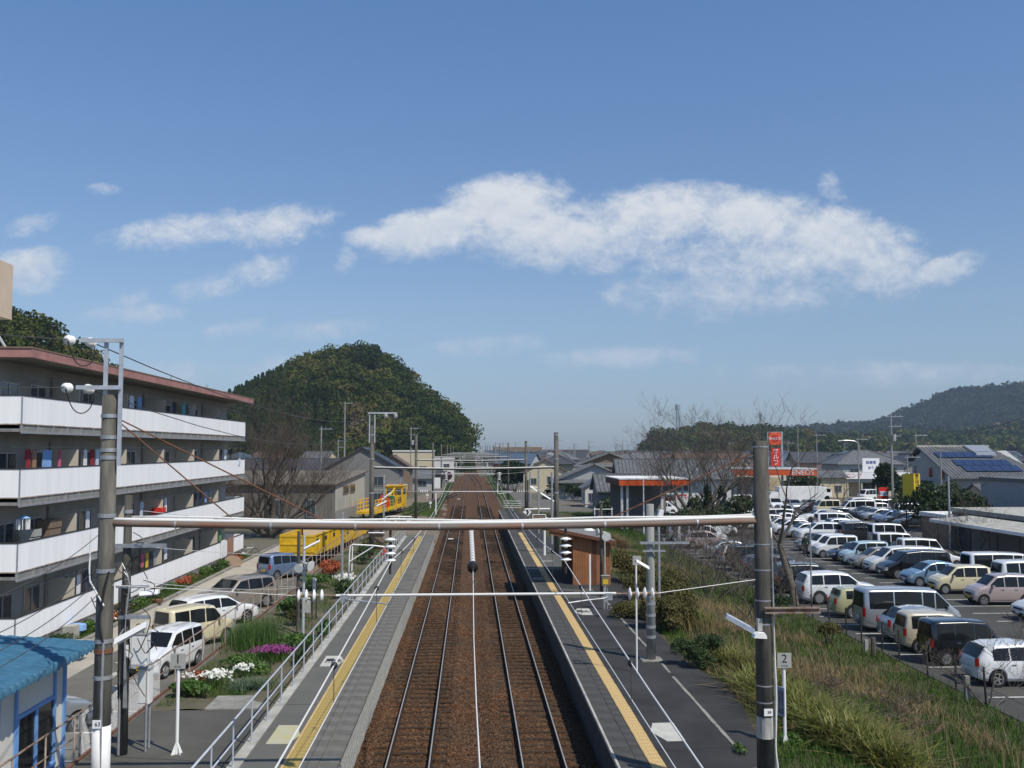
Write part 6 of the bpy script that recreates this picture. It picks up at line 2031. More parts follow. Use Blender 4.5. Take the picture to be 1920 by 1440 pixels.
for (tp, col, x, y, d, lab) in [('sedan', 'slate', 46.6, 108.2, 180, 'slate saloon at the right end of the far row by the dark bushes'), ('wagon', 'dark', 46.5, 111.4, 180, 'dark estate second from the bushes in the far row'), ('hatch', 'steelblue', 46.8, 114.4, 180, 'blue grey hatchback third from the bushes in the far row'), ('sedan', 'silver', 47.0, 118.6, 180, 'shiny silver saloon in the middle of the far row'), ('sedan', 'slate', 47.2, 121.4, 180, 'slate saloon behind the shiny silver one'), ('sedan', 'black', 47.4, 124, 180, 'black saloon before the large white van'),
        ('van', 'white', 47.6, 127.6, 180, 'large white van with long dark side windows in the far row'), ('kei_van', 'cream', 45.4, 130.6, 180, 'pale kei van left of the large white van'), ('wagon', 'dark', 44.6, 133.6, 180, 'dark estate at the left end of the far row'), ('kei_van', 'white', 54.4, 122, 0, 'white kei van behind the shiny silver saloon'), ('kei', 'white', 55.0, 117, 0, 'white kei car behind the dark estates by the yellow sign'), ('minivan', 'white', 51.6, 137.5, 180, 'white minivan roof behind the large white van'), ('wagon', 'grey', 56.4, 140, 180, 'grey estate beside the small red notice'), ('kei_box', 'grey', 61.5, 136, 180, 'grey box car in front of the red car'), ('hatch', 'red', 68.5, 148, 180, 'red car below the yellow sign'),
        ('minivan', 'white', 42.6, 139.0, -92, 'white minivan facing the camera in the far left row'), ('hatch', 'silver', 45.6, 139.6, -90, 'silver hatchback facing the camera in the far left row'), ('sedan', 'silver', 48.4, 141, -88, 'silver saloon facing the camera in the far left row'), ('hatch', 'white', 40.0, 126, -90, 'white hatchback under the tree twigs in the far left row'), ('sedan', 'navy', 42.8, 121, 180, 'navy saloon under the tree twigs in the far left row'), ('wagon', 'white', 38.8, 116, 180, 'white estate under the tree twigs in the far left row'),
        ('minivan', 'white', 24.8, 130, 10, 'white minivan parked below the orange canopy, nearer one'), ('van', 'white', 22.4, 138, 5, 'white van parked below the orange canopy, further one'), ('wagon', 'silver', 30.5, 141, 185, 'silver estate under the bare tree crown'), ('kei', 'white', 72.5, 205, -95, 'white kei car driving on the street below the shops'), ('kei_van', 'white', 66, 164, -150, 'white kei van on the street left of the yellow sign'), ('kei_van', 'white', 38, 146, 180, 'white kei van beside the big right mast')]:
 car(tp, col, x + (half(tp) if abs(d) > 170 else 0), y, d, lab, GD, 2)
frng = random.Random(77)
used_l = set()
AN = ['in front of the long white truck', 'left of the large white van', 'below the white railing', 'behind the white off road car', 'behind the dark minivan', 'under the bare tree twigs']
for k, (x, y, d) in enumerate([(33.5, 110, 0), (33.4, 112.6, 0), (33.6, 117.5, 0), (33.4, 120, 0), (33.6, 125, 0), (28.6, 106, 180), (28.4, 112, 180), (28.2, 115, 180), (28.5, 119, 180), (36.5, 131, -90), (33.6, 131.5, -90), (30.6, 132, -90), (51.8, 133, 180), (51.5, 130.4, 180), (39.2, 110.5, 0), (39, 107.8, 0), (22.8, 98, 0), (19.8, 101, 0), (20, 104, 0), (20, 109, 0)]):
 tp, col = frng.choice(['hatch', 'kei', 'minivan', 'wagon', 'kei_box', 'sedan', 'round']), frng.choice(['white', 'white', 'silver', 'pearl', 'white', 'dark', 'slate', 'grey'])
 lab = {'white': 'white', 'silver': 'silver', 'pearl': 'off white', 'dark': 'dark', 'slate': 'slate', 'grey': 'grey'}[col] + ' ' + NAMES[tp].replace('_', ' ') + ' ' + AN[min(5, k // 3 if k < 16 else 5)]
 if lab in used_l:
  lab += ', the further one'
 used_l.add(lab)
 car(tp, col, x + (half(tp) if abs(d) != 90 else 0), y, d, lab, GD, 2)
for (tp, col, x, y, d, lab) in [('hatch', 'silver', -13.3, 30.8, 52, 'silver hatchback behind the chain link and the blue roofed hut'), ('kei', 'white', -11.7, 39.6, -106, 'white kei car facing the camera in front of the flats'), ('kei_box', 'cream', -12.1, 44.9, 52, 'cream box shaped kei car parked diagonally at the fence'), ('wagon', 'white', -12.5, 49.7, 50, 'white estate parked diagonally beyond the cream kei car'),
        ('suv', 'taupe', -12.5, 54.6, -127, 'brownish grey off road car with a windscreen sunshade'), ('kei', 'steelblue', -12.5, 67.8, 52, 'blue kei car seen from behind at the end of the parking lane')]:
 car(tp, col, x, y, d, lab, GL)
# sunshade behind the windscreen of the off road car
# box truck, trailers and railings at the far end
def boxtruck(label, x, y, L, h, m, deg):
 t = thing('box_truck', label, 'truck', (x, y, LOT), R(deg), 'white trucks at the far end')
 MB().b2(-L / 2, L / 2 - 1.6, -1.0, 1.0, 0.75, h).build('box', M[m], t)
 MB().prism([(L / 2 - 1.5, -0.95, 0.6), (L / 2, -0.95, 0.6), (L / 2, -0.95, 1.3), (L / 2 - 0.35, -0.95, 2.1), (L / 2 - 1.5, -0.95, 2.1)], (0, 1.9, 0)).build('cab', M['white'], t)
 MB().b2(L / 2 - 0.9, L / 2 - 0.25, -0.96, -0.951, 1.35, 1.95).build('side_window', M['glass'], t)
 for a in (-L / 2 + 0.9, L / 2 - 0.8):
  for s in (-0.85, 0.85):
   MB().lathe([(0.4, -0.1), (0.4, 0.1)], (a, s, 0.4), (0, 1, 0), 12).build('wheel', M['rubber'], t)
 return t
boxtruck('long white box truck behind the railings at the far end of the car park', 49.2, 150, 8.5, 2.9, 'white_rough', 180)
boxtruck('grey open truck on the street left of the shop', 57.5, 166, 6.0, 2.2, 'wall_grey', 0)
boxtruck('blue box truck hidden behind the right mast', 44.0, 155, 5.0, 3.2, 'paint_blue' if False else 'tile_blue', 90)
tag(MB().b2(-1.7, 1.7, -0.05, 0.05, 0.3, 3.0).b2(-1.6, -1.5, -0.1, 0.1, 0, 0.3).b2(1.5, 1.6, -0.1, 0.1, 0, 0.3).build('white_screen', M['white_rough'], loc=(48.2, 143.5, LOT)), 'tall white panel screen among the cars at the far end', 'screen')
rf_ = thing('railing', 'white painted railing in front of the long white truck', 'railing', (42, 146, LOT))
mb = MB()
for j in range(13):
 mb.b2(j * 0.62 - 0.03, j * 0.62 + 0.03, -0.03, 0.03, 0, 1.5)
mb.build('bar', M['white_rough'], rf_)
MB().b2(-0.1, 7.6, -0.04, 0.04, 1.5, 1.58).b2(-0.1, 7.6, -0.04, 0.04, 0.3, 0.37).build('rail', M['white_rough'], rf_)
# thin dark posts with wire along the bank
fp = thing('post_fence', 'thin dark iron posts joined by wire along the grass beside the parked cars', 'fence', (17.35, 32, LOT))
o0 = Vector(fp.location)
src = None
for y in [30.6, 33.4, 35.4, 37.6, 40.1, 42.0, 44.0, 45.9, 47.9, 50.2, 53.0, 55.6, 58.4, 61]:
 q = Vector((17.35 + rng.uniform(-0.06, 0.06), y, LOT)) - o0
 if src is None:
  src = MB().cyl((0, 0, -0.1), (0, 0, 1.25), 0.035, n=6).build('post', M['steel_dark'], fp, q)
  o = src
 else:
  o = inst(src, fp, q)
 o.rotation_euler = (rng.uniform(-0.05, 0.05), rng.uniform(-0.09, 0.03), 0)
mb = MB()
for z in (0.55, 1.05):
 mb.tube([(17.35, y, LOT + z + 0.02 * math.sin(y)) for y in range(30, 62, 2)], 0.008, 3, caps=False)
mb.build('wire', M['wire'], fp, off=o0)
for (u, v, h, lab) in ((1645, 1325, 0.9, 'short grey concrete stump in the grass by the white hatchback'), (1165 + 0, 0, 0, '')):
 if h:
  q = G(1850, 1312, -0.2)
  tag(MB().box((0, 0, h / 2 - 0.1), (0.16, 0.16, h)).build('boundary_post', M['concrete'], loc=(16.9, 33.8, -0.2)), lab, 'post')
tag(MB().cyl((0, 0, 0), (0, 0, 0.75), 0.11, 0.10, 8).build('tree_stump', M['bark'], loc=(16.7, 41.2, -0.25)), 'dark short stump in the grass below the black kei car', 'stump')
tag(MB().box((0, 0, 0.22), (0.14, 0.14, 0.5)).build('boundary_post', M['concrete_pale'], loc=(16.8, 42.2, -0.25)), 'small pale boundary post in the grass below the beige kei car', 'post')
# lamp standards in the car park
steel_post('tall thin galvanised pole in front of the white estate by the bare tree', 18.4, 53.6, LOT, P(1536, 985, 53.6).z, 0.045, 'galv')
steel_post('tall pale steel pole before the dark bushes', P(1781, 1000, 85).x, 85, LOT, P(1781, 893, 85).z, 0.09, 'galv')
steel_post('dark steel pole at the end of the far row', P(1700, 970, 104).x, 104, LOT, P(1700, 930, 104).z, 0.07, 'steel_dark')

# ---------------------------------------------------------------- the man between the cars
man = thing('person', 'man in a dark green jacket and dark trousers standing among the parked cars', 'person', G(1511, 1042, LOT))
def skin_body(name, joints, edges, m, parent):
 me = bpy.data.meshes.new(name)
 me.from_pydata([j[:3] for j in joints], edges, [])
 o = bpy.data.objects.new(name, me)
 COL.objects.link(o)
 md = o.modifiers.new('skin', 'SKIN')
 md.use_smooth_shade = True
 for i, j in enumerate(joints):
  me.skin_vertices[0].data[i].radius = (j[3], j[4] if len(j) > 4 else j[3])
 me.skin_vertices[0].data[0].use_root = True
 o.modifiers.new('sub', 'SUBSURF').levels = 2
 bpy.context.view_layer.update()
 m2 = bpy.data.meshes.new_from_object(o.evaluated_get(bpy.context.evaluated_depsgraph_get()))
 bpy.data.objects.remove(o)
 m2.materials.clear(); m2.materials.append(m)
 m2.shade_smooth()
 o = bpy.data.objects.new(name, m2)
 COL.objects.link(o)
 o.parent = parent
 return o
M['skin'] = mat('skin', (0.42, 0.26, 0.18), 0.6)
J = [(0, 0, .93, .14, .11), (0, 0, 1.12, .14, .10), (0, 0, 1.36, .15, .10), (0, 0, 1.47, .06, .06), (0, -.02, 1.56, .075, .085), (0, -.02, 1.68, .075, .09),
     (-.19, 0, 1.40, .06, .06), (-.25, .02, 1.13, .045, .045), (-.24, -.06, .88, .035, .035), (-.24, -.09, .79, .03, .04), (.19, 0, 1.40, .06, .06), (.25, .02, 1.13, .045, .045), (.24, -.06, .88, .035, .035), (.24, -.09, .79, .03, .04),
     (-.10, 0, .86, .095, .095), (-.11, .0, .48, .062, .062), (-.12, .03, .08, .042, .045), (-.13, -.10, .04, .04, .035), (.10, 0, .86, .095, .095), (.12, -.02, .48, .062, .062), (.14, .02, .08, .042, .045), (.15, -.11, .04, .04, .035)]
E = [(0, 1), (1, 2), (2, 3), (3, 4), (4, 5), (2, 6), (6, 7), (7, 8), (8, 9), (2, 10), (10, 11), (11, 12), (12, 13), (0, 14), (14, 15), (15, 16), (16, 17), (0, 18), (18, 19), (19, 20), (20, 21)]
skin_body('body', J, E, M['skin'], man)
jk = [(a, b, c, r1 + .025, (r2 if r2 else r1) + .03) for (a, b, c, r1, r2) in J]
skin_body('jacket', [jk[1], (0, 0, .86, .17, .15), jk[2], (0, 0, 1.45, .08, .08), jk[6], jk[7], jk[8], jk[10], jk[11], jk[12]], [(0, 1), (0, 2), (2, 3), (2, 4), (4, 5), (5, 6), (2, 7), (7, 8), (8, 9)], mat('cloth_dgreen', (0.025, 0.055, 0.04), 0.9), man)
skin_body('trousers', [(0, 0, .90, .15, .13), jk[14], jk[15], (-.12, .03, .10, .07, .07), jk[18], jk[19], (.14, .02, .10, .07, .07)], [(0, 1), (1, 2), (2, 3), (0, 4), (4, 5), (5, 6)], mat('cloth_dgrey', (0.03, 0.035, 0.035), 0.9), man)
MB().lathe([(0.0, 0.10), (0.07, 0.085), (0.102, 0.03), (0.10, -0.04), (0.085, -0.07)], (0, -.012, 1.68), n=12).build('hair', M['black'], man, smooth=True)
for s in (-1, 1):
 MB().box((s * .13, -.06, .035), (.10, .27, .07)).build('shoe', M['black'], man)
man.rotation_euler = (0, 0, R(150))
# ================================================================ houses
def win(mb, c, w, h, face, t=0.04):
 """a window set in the wall: dark pane with a frame; face 0:-y 1:+x 2:-x 3:+y"""
 pass


def add_windows(t, specs, frame='alu'):
 """specs: (x, y, z, w, h, face) in the house's own axes"""
 for (x, y, z, w, h, f) in specs:
  fr, pn = MB(), MB()
  e = 0.05
  if f in (0, 3):
   s = -1 if f == 0 else 1
   fr.box((x, y + s * .03, z + h / 2), (w + .12, .08, .07)).box((x, y + s * .03, z - h / 2), (w + .14, .10, .07)).box((x - w / 2, y + s * .03, z), (.06, .08, h)).box((x + w / 2, y + s * .03, z), (.06, .08, h)).box((x, y + s * .025, z), (.05, .06, h))
   pn.box((x, y + s * .012, z), (w, .03, h))
  else:
   s = 1 if f == 1 else -1
   fr.box((x + s * .03, y, z + h / 2), (.08, w + .12, .07)).box((x + s * .03, y, z - h / 2), (.10, w + .14, .07)).box((x + s * .03, y - w / 2, z), (.08, .06, h)).box((x + s * .03, y + w / 2, z), (.08, .06, h)).box((x + s * .025, y, z), (.06, .05, h))
   pn.box((x + s * .012, y, z), (.03, w, h))
  o = fr.build('window', M[frame], t)
  pn.build('pane', M['house_glass'], o)


def roof_gable(w, d, z, rh, ov=0.5, ax='x', th=0.14):
 """ridge along ax"""
 mb = MB()
 if ax == 'x':
  a, b = w / 2 + ov * .7, d / 2 + ov
  zo = z - rh * ov / (d / 2)
  for s in (-1, 1):
   mb.prism([(-a, s * b, zo), (a, s * b, zo), (a, 0, z + rh), (-a, 0, z + rh)], (0, 0, th))
  mb.box((0, 0, z + rh + th + .02), (2 * a, .28, .16))
 else:
  a, b = d / 2 + ov * .7, w / 2 + ov
  zo = z - rh * ov / (w / 2)
  for s in (-1, 1):
   mb.prism([(s * b, -a, zo), (s * b, a, zo), (0, a, z + rh), (0, -a, z + rh)], (0, 0, th))
  mb.box((0, 0, z + rh + th + .02), (.28, 2 * a, .16))
 return mb


def roof_hip(w, d, z, rh, ov=0.6, th=0.14):
 a, b = w / 2 + ov, d / 2 + ov
 k = max(0.0, a - b)
 zo = z - 0.1
 top = [(-k, 0, z + rh), (k, 0, z + rh)]
 base = [(-a, -b, zo), (a, -b, zo), (a, b, zo), (-a, b, zo)]
 mb = MB()
 vs = base + [(x, y, zz + th) for x, y, zz in base] + [(x, y, zz + th) for x, y, zz in top]
 fs = [(3, 2, 1, 0), (0, 1, 5, 4), (1, 2, 6, 5), (2, 3, 7, 6), (3, 0, 4, 7), (4, 5, 9, 8), (6, 7, 8, 9), (5, 6, 9), (7, 4, 8)]
 mb.add(vs, fs)
 mb.box((0, 0, z + rh + th), (2 * k + .3, .26, .18))
 for (sx, sy) in ((-1, -1), (1, -1), (1, 1), (-1, 1)):
  mb.tube([(sx * a, sy * b, zo + th + .03), (sx * k, 0, z + rh + th + .03)], .11, 5)
 return mb


def ribs(w, run, rise, x0, y0, z0, pitch=0.45, r=0.07, ax='x', s=1):
 """tile rolls running down a roof slope, from the eave (y0,z0) up over run/rise"""
 mb = MB()
 n = int(w / pitch)
 for i in range(n + 1):
  c = x0 - w / 2 + i * w / n
  if ax == 'x':
   mb.tube([(c, y0, z0), (c, y0 + s * run, z0 + rise)], r, 4, caps=False)
  else:
   mb.tube([(y0, c, z0), (y0 + s * run, c, z0 + rise)], r, 4, caps=False)
 return mb


def gable_walls(w, d, z, rh, ax):
 mb = MB()
 if ax == 'x':
  mb.prism([(-w / 2, -d / 2, -.2), (-w / 2, -d / 2, z), (-w / 2, 0, z + rh), (-w / 2, d / 2, z), (-w / 2, d / 2, -.2)], (w, 0, 0))
 else:
  mb.prism([(-w / 2, -d / 2, -.2), (-w / 2, -d / 2, z), (0, -d / 2, z + rh), (w / 2, -d / 2, z), (w / 2, -d / 2, -.2)], (0, d, 0))
 return mb


def house(label, x, y, w, d, h, rh, roof, ax, wall, tile, deg=0, winspec=True, group=None, z=-0.3, rib=False, name='house', catg='house', door=True, ov=0.55):
 t = thing(name, label, catg, (x, y, z), R(deg), group)
 if roof == 'hip':
  MB().b2(-w / 2, w / 2, -d / 2, d / 2, -.2, h).build('wall', M[wall], t)
  rf = roof_hip(w, d, h, rh, ov).build('roof', M[tile], t)
 elif roof == 'flat':
  MB().b2(-w / 2, w / 2, -d / 2, d / 2, -.2, h).build('wall', M[wall], t)
  rf = MB().b2(-w / 2 - .15, w / 2 + .15, -d / 2 - .15, d / 2 + .15, h, h + .35).build('roof', M[tile], t)
 else:
  gable_walls(w, d, h, rh, ax).build('wall', M[wall], t)
  rf = roof_gable(w, d, h, rh, ov, ax).build('roof', M[tile], t)
  if rib:
   if ax == 'x':
    for s in (-1, 1):
     ro = rh * ov / (d / 2)
     o = ribs(w + ov, d / 2 + ov, rh + ro, 0, s * (d / 2 + ov), h - ro + .15, 0.5, .085, 'x', -s).build('tile_rolls', M[tile], rf)
     o['kind'] = 'stuff'
   else:
    for s in (-1, 1):
     ro = rh * ov / (w / 2)
     o = ribs(d + ov, w / 2 + ov, rh + ro, 0, s * (w / 2 + ov), h - ro + .15, 0.5, .085, 'y', -s).build('tile_rolls', M[tile], rf)
     o['kind'] = 'stuff'
 if winspec is True:
  sp = []
  for lv in range(max(1, int(h / 2.7))):
   zc = 1.5 + lv * 2.7
   if zc + .6 > h:
    break
   for q in (-.27, .25):
    sp.append((q * w, -d / 2, zc, min(1.7, w * .2), 1.15, 0))
   sp.append((w / 2 * (1 if x < 0 else -1), -.1 * d, zc, 1.5, 1.1, 1 if x < 0 else 2))
  add_windows(t, sp)
 elif winspec:
  add_windows(t, winspec)
 return t


# --- left side
# workshop with weathered board wall and pale gable
ws = thing('workshop', 'old workshop with dark weathered boards, a mossy sloping roof and a pale rendered end wall', 'workshop', (-20, 114, -0.3))
o0 = Vector((-20, 114, -0.3))
fa, fb = G(628, 986, -0.3), G(684, 967, -0.3)
fa.z = fb.z = 0
dirv = (fb - fa)
dv = dirv.normalized()
lft = Vector((-1, 0.06, 0)).normalized()
Lw = 19.0
zf, zbk = 4.3, 5.35
A0, A1 = Vector((fa.x, fa.y, 0)), Vector((fb.x, fb.y, 0))
B0, B1 = A0 + lft * Lw, A1 + lft * Lw
def up(p, z):
 return Vector((p.x, p.y, z))
mb = MB()
mb.add([up(A0, -.3), up(A1, -.3), up(A1, zbk), up(A0, zf)], [(0, 1, 2, 3)]); mb.add([up(A1, -.3), up(B1, -.3), up(B1, zbk), up(A1, zbk)], [(0, 1, 2, 3)])
wl = mb.build('end_wall', M['mortar_old'], ws, off=o0)
# block foot of the end wall
bsrc = None
nrm = Vector((dv.y, -dv.x, 0))
for r in range(8):
 for c in range(36):
  s = 0.2 + c * 0.42 + (0.2 if r % 2 else 0)
  if s > dirv.length - 0.2 or r * 0.2 > 1.55:
   continue
  p = A0 + dv * s + nrm * 0.03 + Vector((0, 0, -0.2 + r * 0.21))
  if bsrc is None:
   bsrc = MB().box((0, 0, 0), (0.405, 0.08, 0.195)).build('block', M['concrete'], ws, p - o0)
   o = bsrc
  else:
   o = inst(bsrc, ws, p - o0)
  o.rotation_euler = (0, 0, math.atan2(dv.y, dv.x))
# board wall facing the camera: one board at a time
fdir = lft
k = int(Lw / 0.42)
for i in range(k):
 a, b = A0 + fdir * (i * Lw / k + 0.01), A0 + fdir * ((i + 1) * Lw / k - 0.015)
 off = Vector((0, -rng.uniform(0.02, 0.06), 0))
 MB().prism([up(a, -.3) + off, up(b, -.3) + off, up(b, zf) + off, up(a, zf) + off], (0, 0.05, 0)).build('board', M['board_old'], ws, off=o0)
mb = MB()
mb.add([up(A0, -.3), up(A0, zf), up(B0, zf), up(B0, -.3)], [(0, 1, 2, 3)])
mb.build('front_wall', M['board_old'], ws, off=o0)
for s, w_ in ((2.7, 1.0), (6.3, 1.15), (13.5, 1.3), (17, 1.3)):
 c = A0 + fdir * s
 fr = MB().box((c.x, c.y - 0.12, 1.65), (w_ + .16, .1, 2.0)).build('window', M['alu'], ws, off=o0)
 MB().box((c.x - w_ / 4, c.y - 0.17, 1.65), (w_ / 2 - .05, .03, 1.82)).box((c.x + w_ / 4, c.y - 0.17, 1.65), (w_ / 2 - .05, .03, 1.82)).build('pane', M['glass_lite'], fr, off=o0)
for s in (5.3, 9.0):
 c = A0 + dv * s + nrm * 0.05
 rz_ = math.atan2(dv.y, dv.x)
 fr = MB().box((c.x, c.y, 3.55), (2.9, .08, 1.0), rz=rz_).build('window', M['wall_brown'], ws, off=o0)
 MB().box((c.x + nrm.x * .05, c.y + nrm.y * .05, 3.55), (2.55, .03, .75), rz=rz_).build('pane', M['house_glass'], fr, off=o0)
ovh = -dv * 0.5
mb = MB()
e0, e1 = A0 - lft * 0.3, A1 - lft * 0.3 + dv * 0.4
g0, g1 = B0, B1
sl_ = (zbk - zf) / dirv.length
mb.prism([up(e0 + ovh, zf - .5 * sl_), up(e1, zbk + .4 * sl_), up(g1 + dv * .4, zbk + .4 * sl_), up(g0 + ovh, zf - .5 * sl_)], (0, 0, 0.14))
rfo = mb.build('roof', M['roof_moss'], ws, off=o0)
mb = MB()
for i in range(44):
 q = i / 43 * (Lw + .3)
 a, b = e0 + ovh + lft * q, e1 + lft * q
 mb.tube([up(a, zf - .5 * sl_ + .14), up(b, zbk + .4 * sl_ + .14)], 0.06, 4, caps=False)
o = mb.build('roof_corrugation', M['roof_moss'], rfo, off=o0)
o['kind'] = 'stuff'
# low shed in front and wall lines
tag(MB().b2(-20, -14.9, 103.4, 103.6, -.3, 0.75).build('boundary_wall', M['concrete'], off=(-17, 103.5, -.3), loc=(-17, 103.5, -.3)), 'low grey block wall in front of the old workshop', 'wall')

# grey house with solar roof
gh = house('grey two storey house with a gable front and blue solar panels on its roof', -16.9, 162, 11.6, 9.5, 5.5, 3.3, 'gable', 'y', 'wall_grey', 'tile_dark', 0,
           [(-1.2, -4.75, 3.6, .6, 1.1, 0), (2.4, -4.75, 3.6, 1.9, 1.4, 0), (2.4, -4.75, 1.0, 1.9, 1.4, 0), (5.8, -2, 3.7, 1.6, 1.2, 1)])
MB().box((5.1, -5.0, 2.65), (2.6, 1.2, .9)).box((6.4, -4.4, 2.65), (1.2, 2.4, .9)).build('balcony', M['wall_pale'], gh)
rs = math.atan2(3.3, 5.8)
for i in range(3):
 for j in range(4):
  u0 = 0.12 + i * 0.29
  MB().box((5.8 * (u0 + .13), -4.2 + j * 2.15 + 0.3, 5.5 + 3.3 * (1 - u0 - .13) + .19), (1.62 * 1.08, 2.05, .05), ry=rs).build('solar_panel', M['solar'], gh)
# white house with solar hip roof
wh = house('white house with a dark hipped roof bearing solar panels, behind the bare tree', -29.5, 150, 11.0, 8.0, 4.5, 1.9, 'hip', 'x', 'wall_white', 'tile_dark', 0,
           [(-2.6, -4, 3.1, 1.6, 1.4, 0), (1.2, -4, 3.1, 1.5, 1.4, 0), (4.1, -4, 3.1, 1.5, 1.4, 0)])
for i in range(3):
 MB().box((-.9 + i * 1.7, -2.6, 5.28), (1.6, 2.6, .05), rx=math.atan2(1.9, 4.6)).build('solar_panel', M['solar'], wh)
house('long dark roofed building behind the solar houses', -37, 196, 34, 9, 4.6, 2.0, 'gable', 'x', 'wall_pink', 'tile_dark', 0, True)
house('house with a brown gabled roof and white bargeboards right of the grey house', -14.4, 190, 6.5, 9, 5.2, 2.1, 'gable', 'y', 'wall_brown', 'tile_brown', 0, True)
house('cream flat roofed building beyond the brown gabled house', -12.8, 228, 9.0, 8, 8.0, 0, 'flat', 'x', 'wall_cream', 'wall_white', 0, True, name='building', catg='building')
house('white flat roofed house close to the far tracks', -8.0, 262, 7.5, 8, 6.0, 0, 'flat', 'x', 'wall_white', 'wall_white', 0, True, name='building', catg='building')
house('low grey house with a pale tiled roof beside the far tracks', -12.2, 212, 9, 8, 2.6, 1.6, 'gable', 'x', 'wall_pale', 'tile_grey', 0, True)
house('dark hip roofed house by the far bend in the tracks', -8.5, 240, 6, 6, 2.6, 1.4, 'hip', 'x', 'wall_grey', 'tile_dark', 0, True)
# --- right side, near
house('cream gabled house just right of the tracks', 15.2, 203, 8.6, 9, 4.1, 2.4, 'gable', 'y', 'wall_cream', 'tile_brown', -4, [(1.0, -4.5, 2.6, 1.1, 1.1, 0), (-2.4, -4.5, 2.2, 1.4, 1.2, 0)])
t = house('traditional house with a grey tiled gable front behind the second right mast', 21.6, 176, 13.0, 10, 3.2, 2.7, 'gable', 'y', 'wall_pale', 'tile_grey', -3, True, rib=True, ov=0.8)
mb = MB().prism([(-7.3, -5.9, 2.75), (7.3, -5.9, 2.75), (7.3, -4.9, 3.35), (-7.3, -4.9, 3.35)], (0, 0, .14))
mb.build('lower_roof', M['tile_grey'], t)
t = house('two storey traditional house with a grey hipped gable roof', 28.6, 206, 12.5, 9, 5.3, 2.4, 'gable', 'y', 'wall_brown', 'tile_grey', -5, [(2.6, -4.5, 4.3, 4.2, 1.6, 0), (-3, -4.5, 4.3, 2.0, 1.4, 0), (-2, -4.5, 1.6, 3, 1.7, 0)], rib=True, ov=0.9)
MB().prism([(-7.2, -5.5, 4.95), (7.2, -5.5, 4.95), (6.3, -4.4, 5.75), (-6.3, -4.4, 5.75)], (0, 0, .14)).build('lower_roof', M['tile_grey'], t)
t = house('long white house with a striped grey tile roof behind the orange canopy', 28.9, 143, 15.5, 9, 4.7, 2.3, 'gable', 'x', 'wall_white', 'tile_grey', -4, [(-4.2, -4.5, 3.6, 1.6, 1.2, 0), (0.2, -4.5, 3.5, 3.2, 1.5, 0), (-4, -4.5, 1.4, 1.6, 1.3, 0)], rib=True, ov=0.7)
MB().prism([(-8, -5.4, 4.35), (8, -5.4, 4.35), (8, -4.45, 4.75), (-8, -4.45, 4.75)], (0, 0, .12)).build('lower_roof', M['tile_grey'], t)
house('small grey tiled shed left of the orange canopy', 18.6, 126, 5.5, 6, 3.6, 1.7, 'gable', 'x', 'wall_grey', 'tile_grey', 0, True, rib=True, name='shed', catg='shed')
house('low white storehouse between the tiled houses and the canopy', 19.0, 150, 4, 5, 3.0, 1.2, 'gable', 'y', 'wall_white', 'tile_grey', 0, True, name='shed', catg='shed')
house('tan two storey house behind the big bare tree', 41.0, 172, 11, 9, 5.6, 2.2, 'gable', 'x', 'wall_cream', 'tile_brown', 0, True)
# orange canopies
oc = thing('canopy', 'flat canopy with an orange red fascia on white columns left of the bare tree', 'canopy', (21, 110, -0.3))
o0 = Vector((21, 110, -0.3))
CX0, CX1, CY0, CY1 = 15.7, 23.2, 105, 115.5
MB().b2(CX0 + .1, CX1 - .1, CY0 + .1, CY1, 4.55, 5.16).build('deck', M['wall_pale'], oc, off=o0)
MB().b2(CX0, CX1, CY0 - .05, CY0 + .1, 4.45, 5.08).b2(CX1 - .1, CX1, CY0 + .1, CY1, 4.45, 5.08).build('fascia', M['orange'], oc, off=o0)
MB().b2(CX0 - .02, CX0 + .1, CY0 + .1, CY1, 4.45, 5.08).build('shaded_side_fascia', M['rust_shade_brown'], oc, off=o0)  # same orange band; its shade is put into the colour as brown
MB().b2(CX0 - .05, CX1 + .05, CY0 - .1, CY1, 5.08, 5.2).build('trim', M['white_rough'], oc, off=o0)
for x in (16.1, 16.7, 20.4, 22.6):
 MB().b2(x - .12, x + .12, CY0 + .7, CY0 + .94, -.3, 4.45).build('column', M['white_rough'], oc, off=o0)
MB().b2(CX0 + .5, CX1 - .5, CY1 - .3, CY1 - .1, -.3, 4.45).build('back_wall', M['wall_grey'], oc, off=o0)
tag(MB().b2(20.3, 29, 108.9, 109.1, -.3, 1.35).build('boundary_wall', M['concrete'], off=(24, 109, -.3), loc=(24, 109, -.3)), 'grey block wall under the red and white banners', 'wall')
for (u0, u1, lab, words, red) in ((1247, 1267, 'red banner with white letters hung on the grey wall, the left one', '車検', True), (1269, 1287, 'white banner with red letters hung on the grey wall, the right one', 'タイヤ', False)):
 a, b = P(u0, 939, 108.6), P(u1, 927, 108.6)
 bn = thing('banner', lab, 'banner', (a.x, 108.6, a.z), 0, 'advertising banners')
 MB().b2(0, b.x - a.x, -.02, .02, 0, b.z - a.z).build('cloth', M['red_sign' if red else 'print_white'], bn)
 MB().b2(0, b.x - a.x, -.025, .021, (b.z - a.z) * .72, b.z - a.z).build('header', M['print_white' if red else 'red_sign'], bn)
 text_mesh('lettering', words, .48, M['print_white' if red else 'red_sign'], bn, ((b.x - a.x) / 2, -.03, (b.z - a.z) * .36), (R(90), 0, 0), .004)
steel_post('white flag pole in front of the orange canopy', P(1207, 975, 100).x, 100, -.3, P(1207, 900, 100).z, .07, 'white')

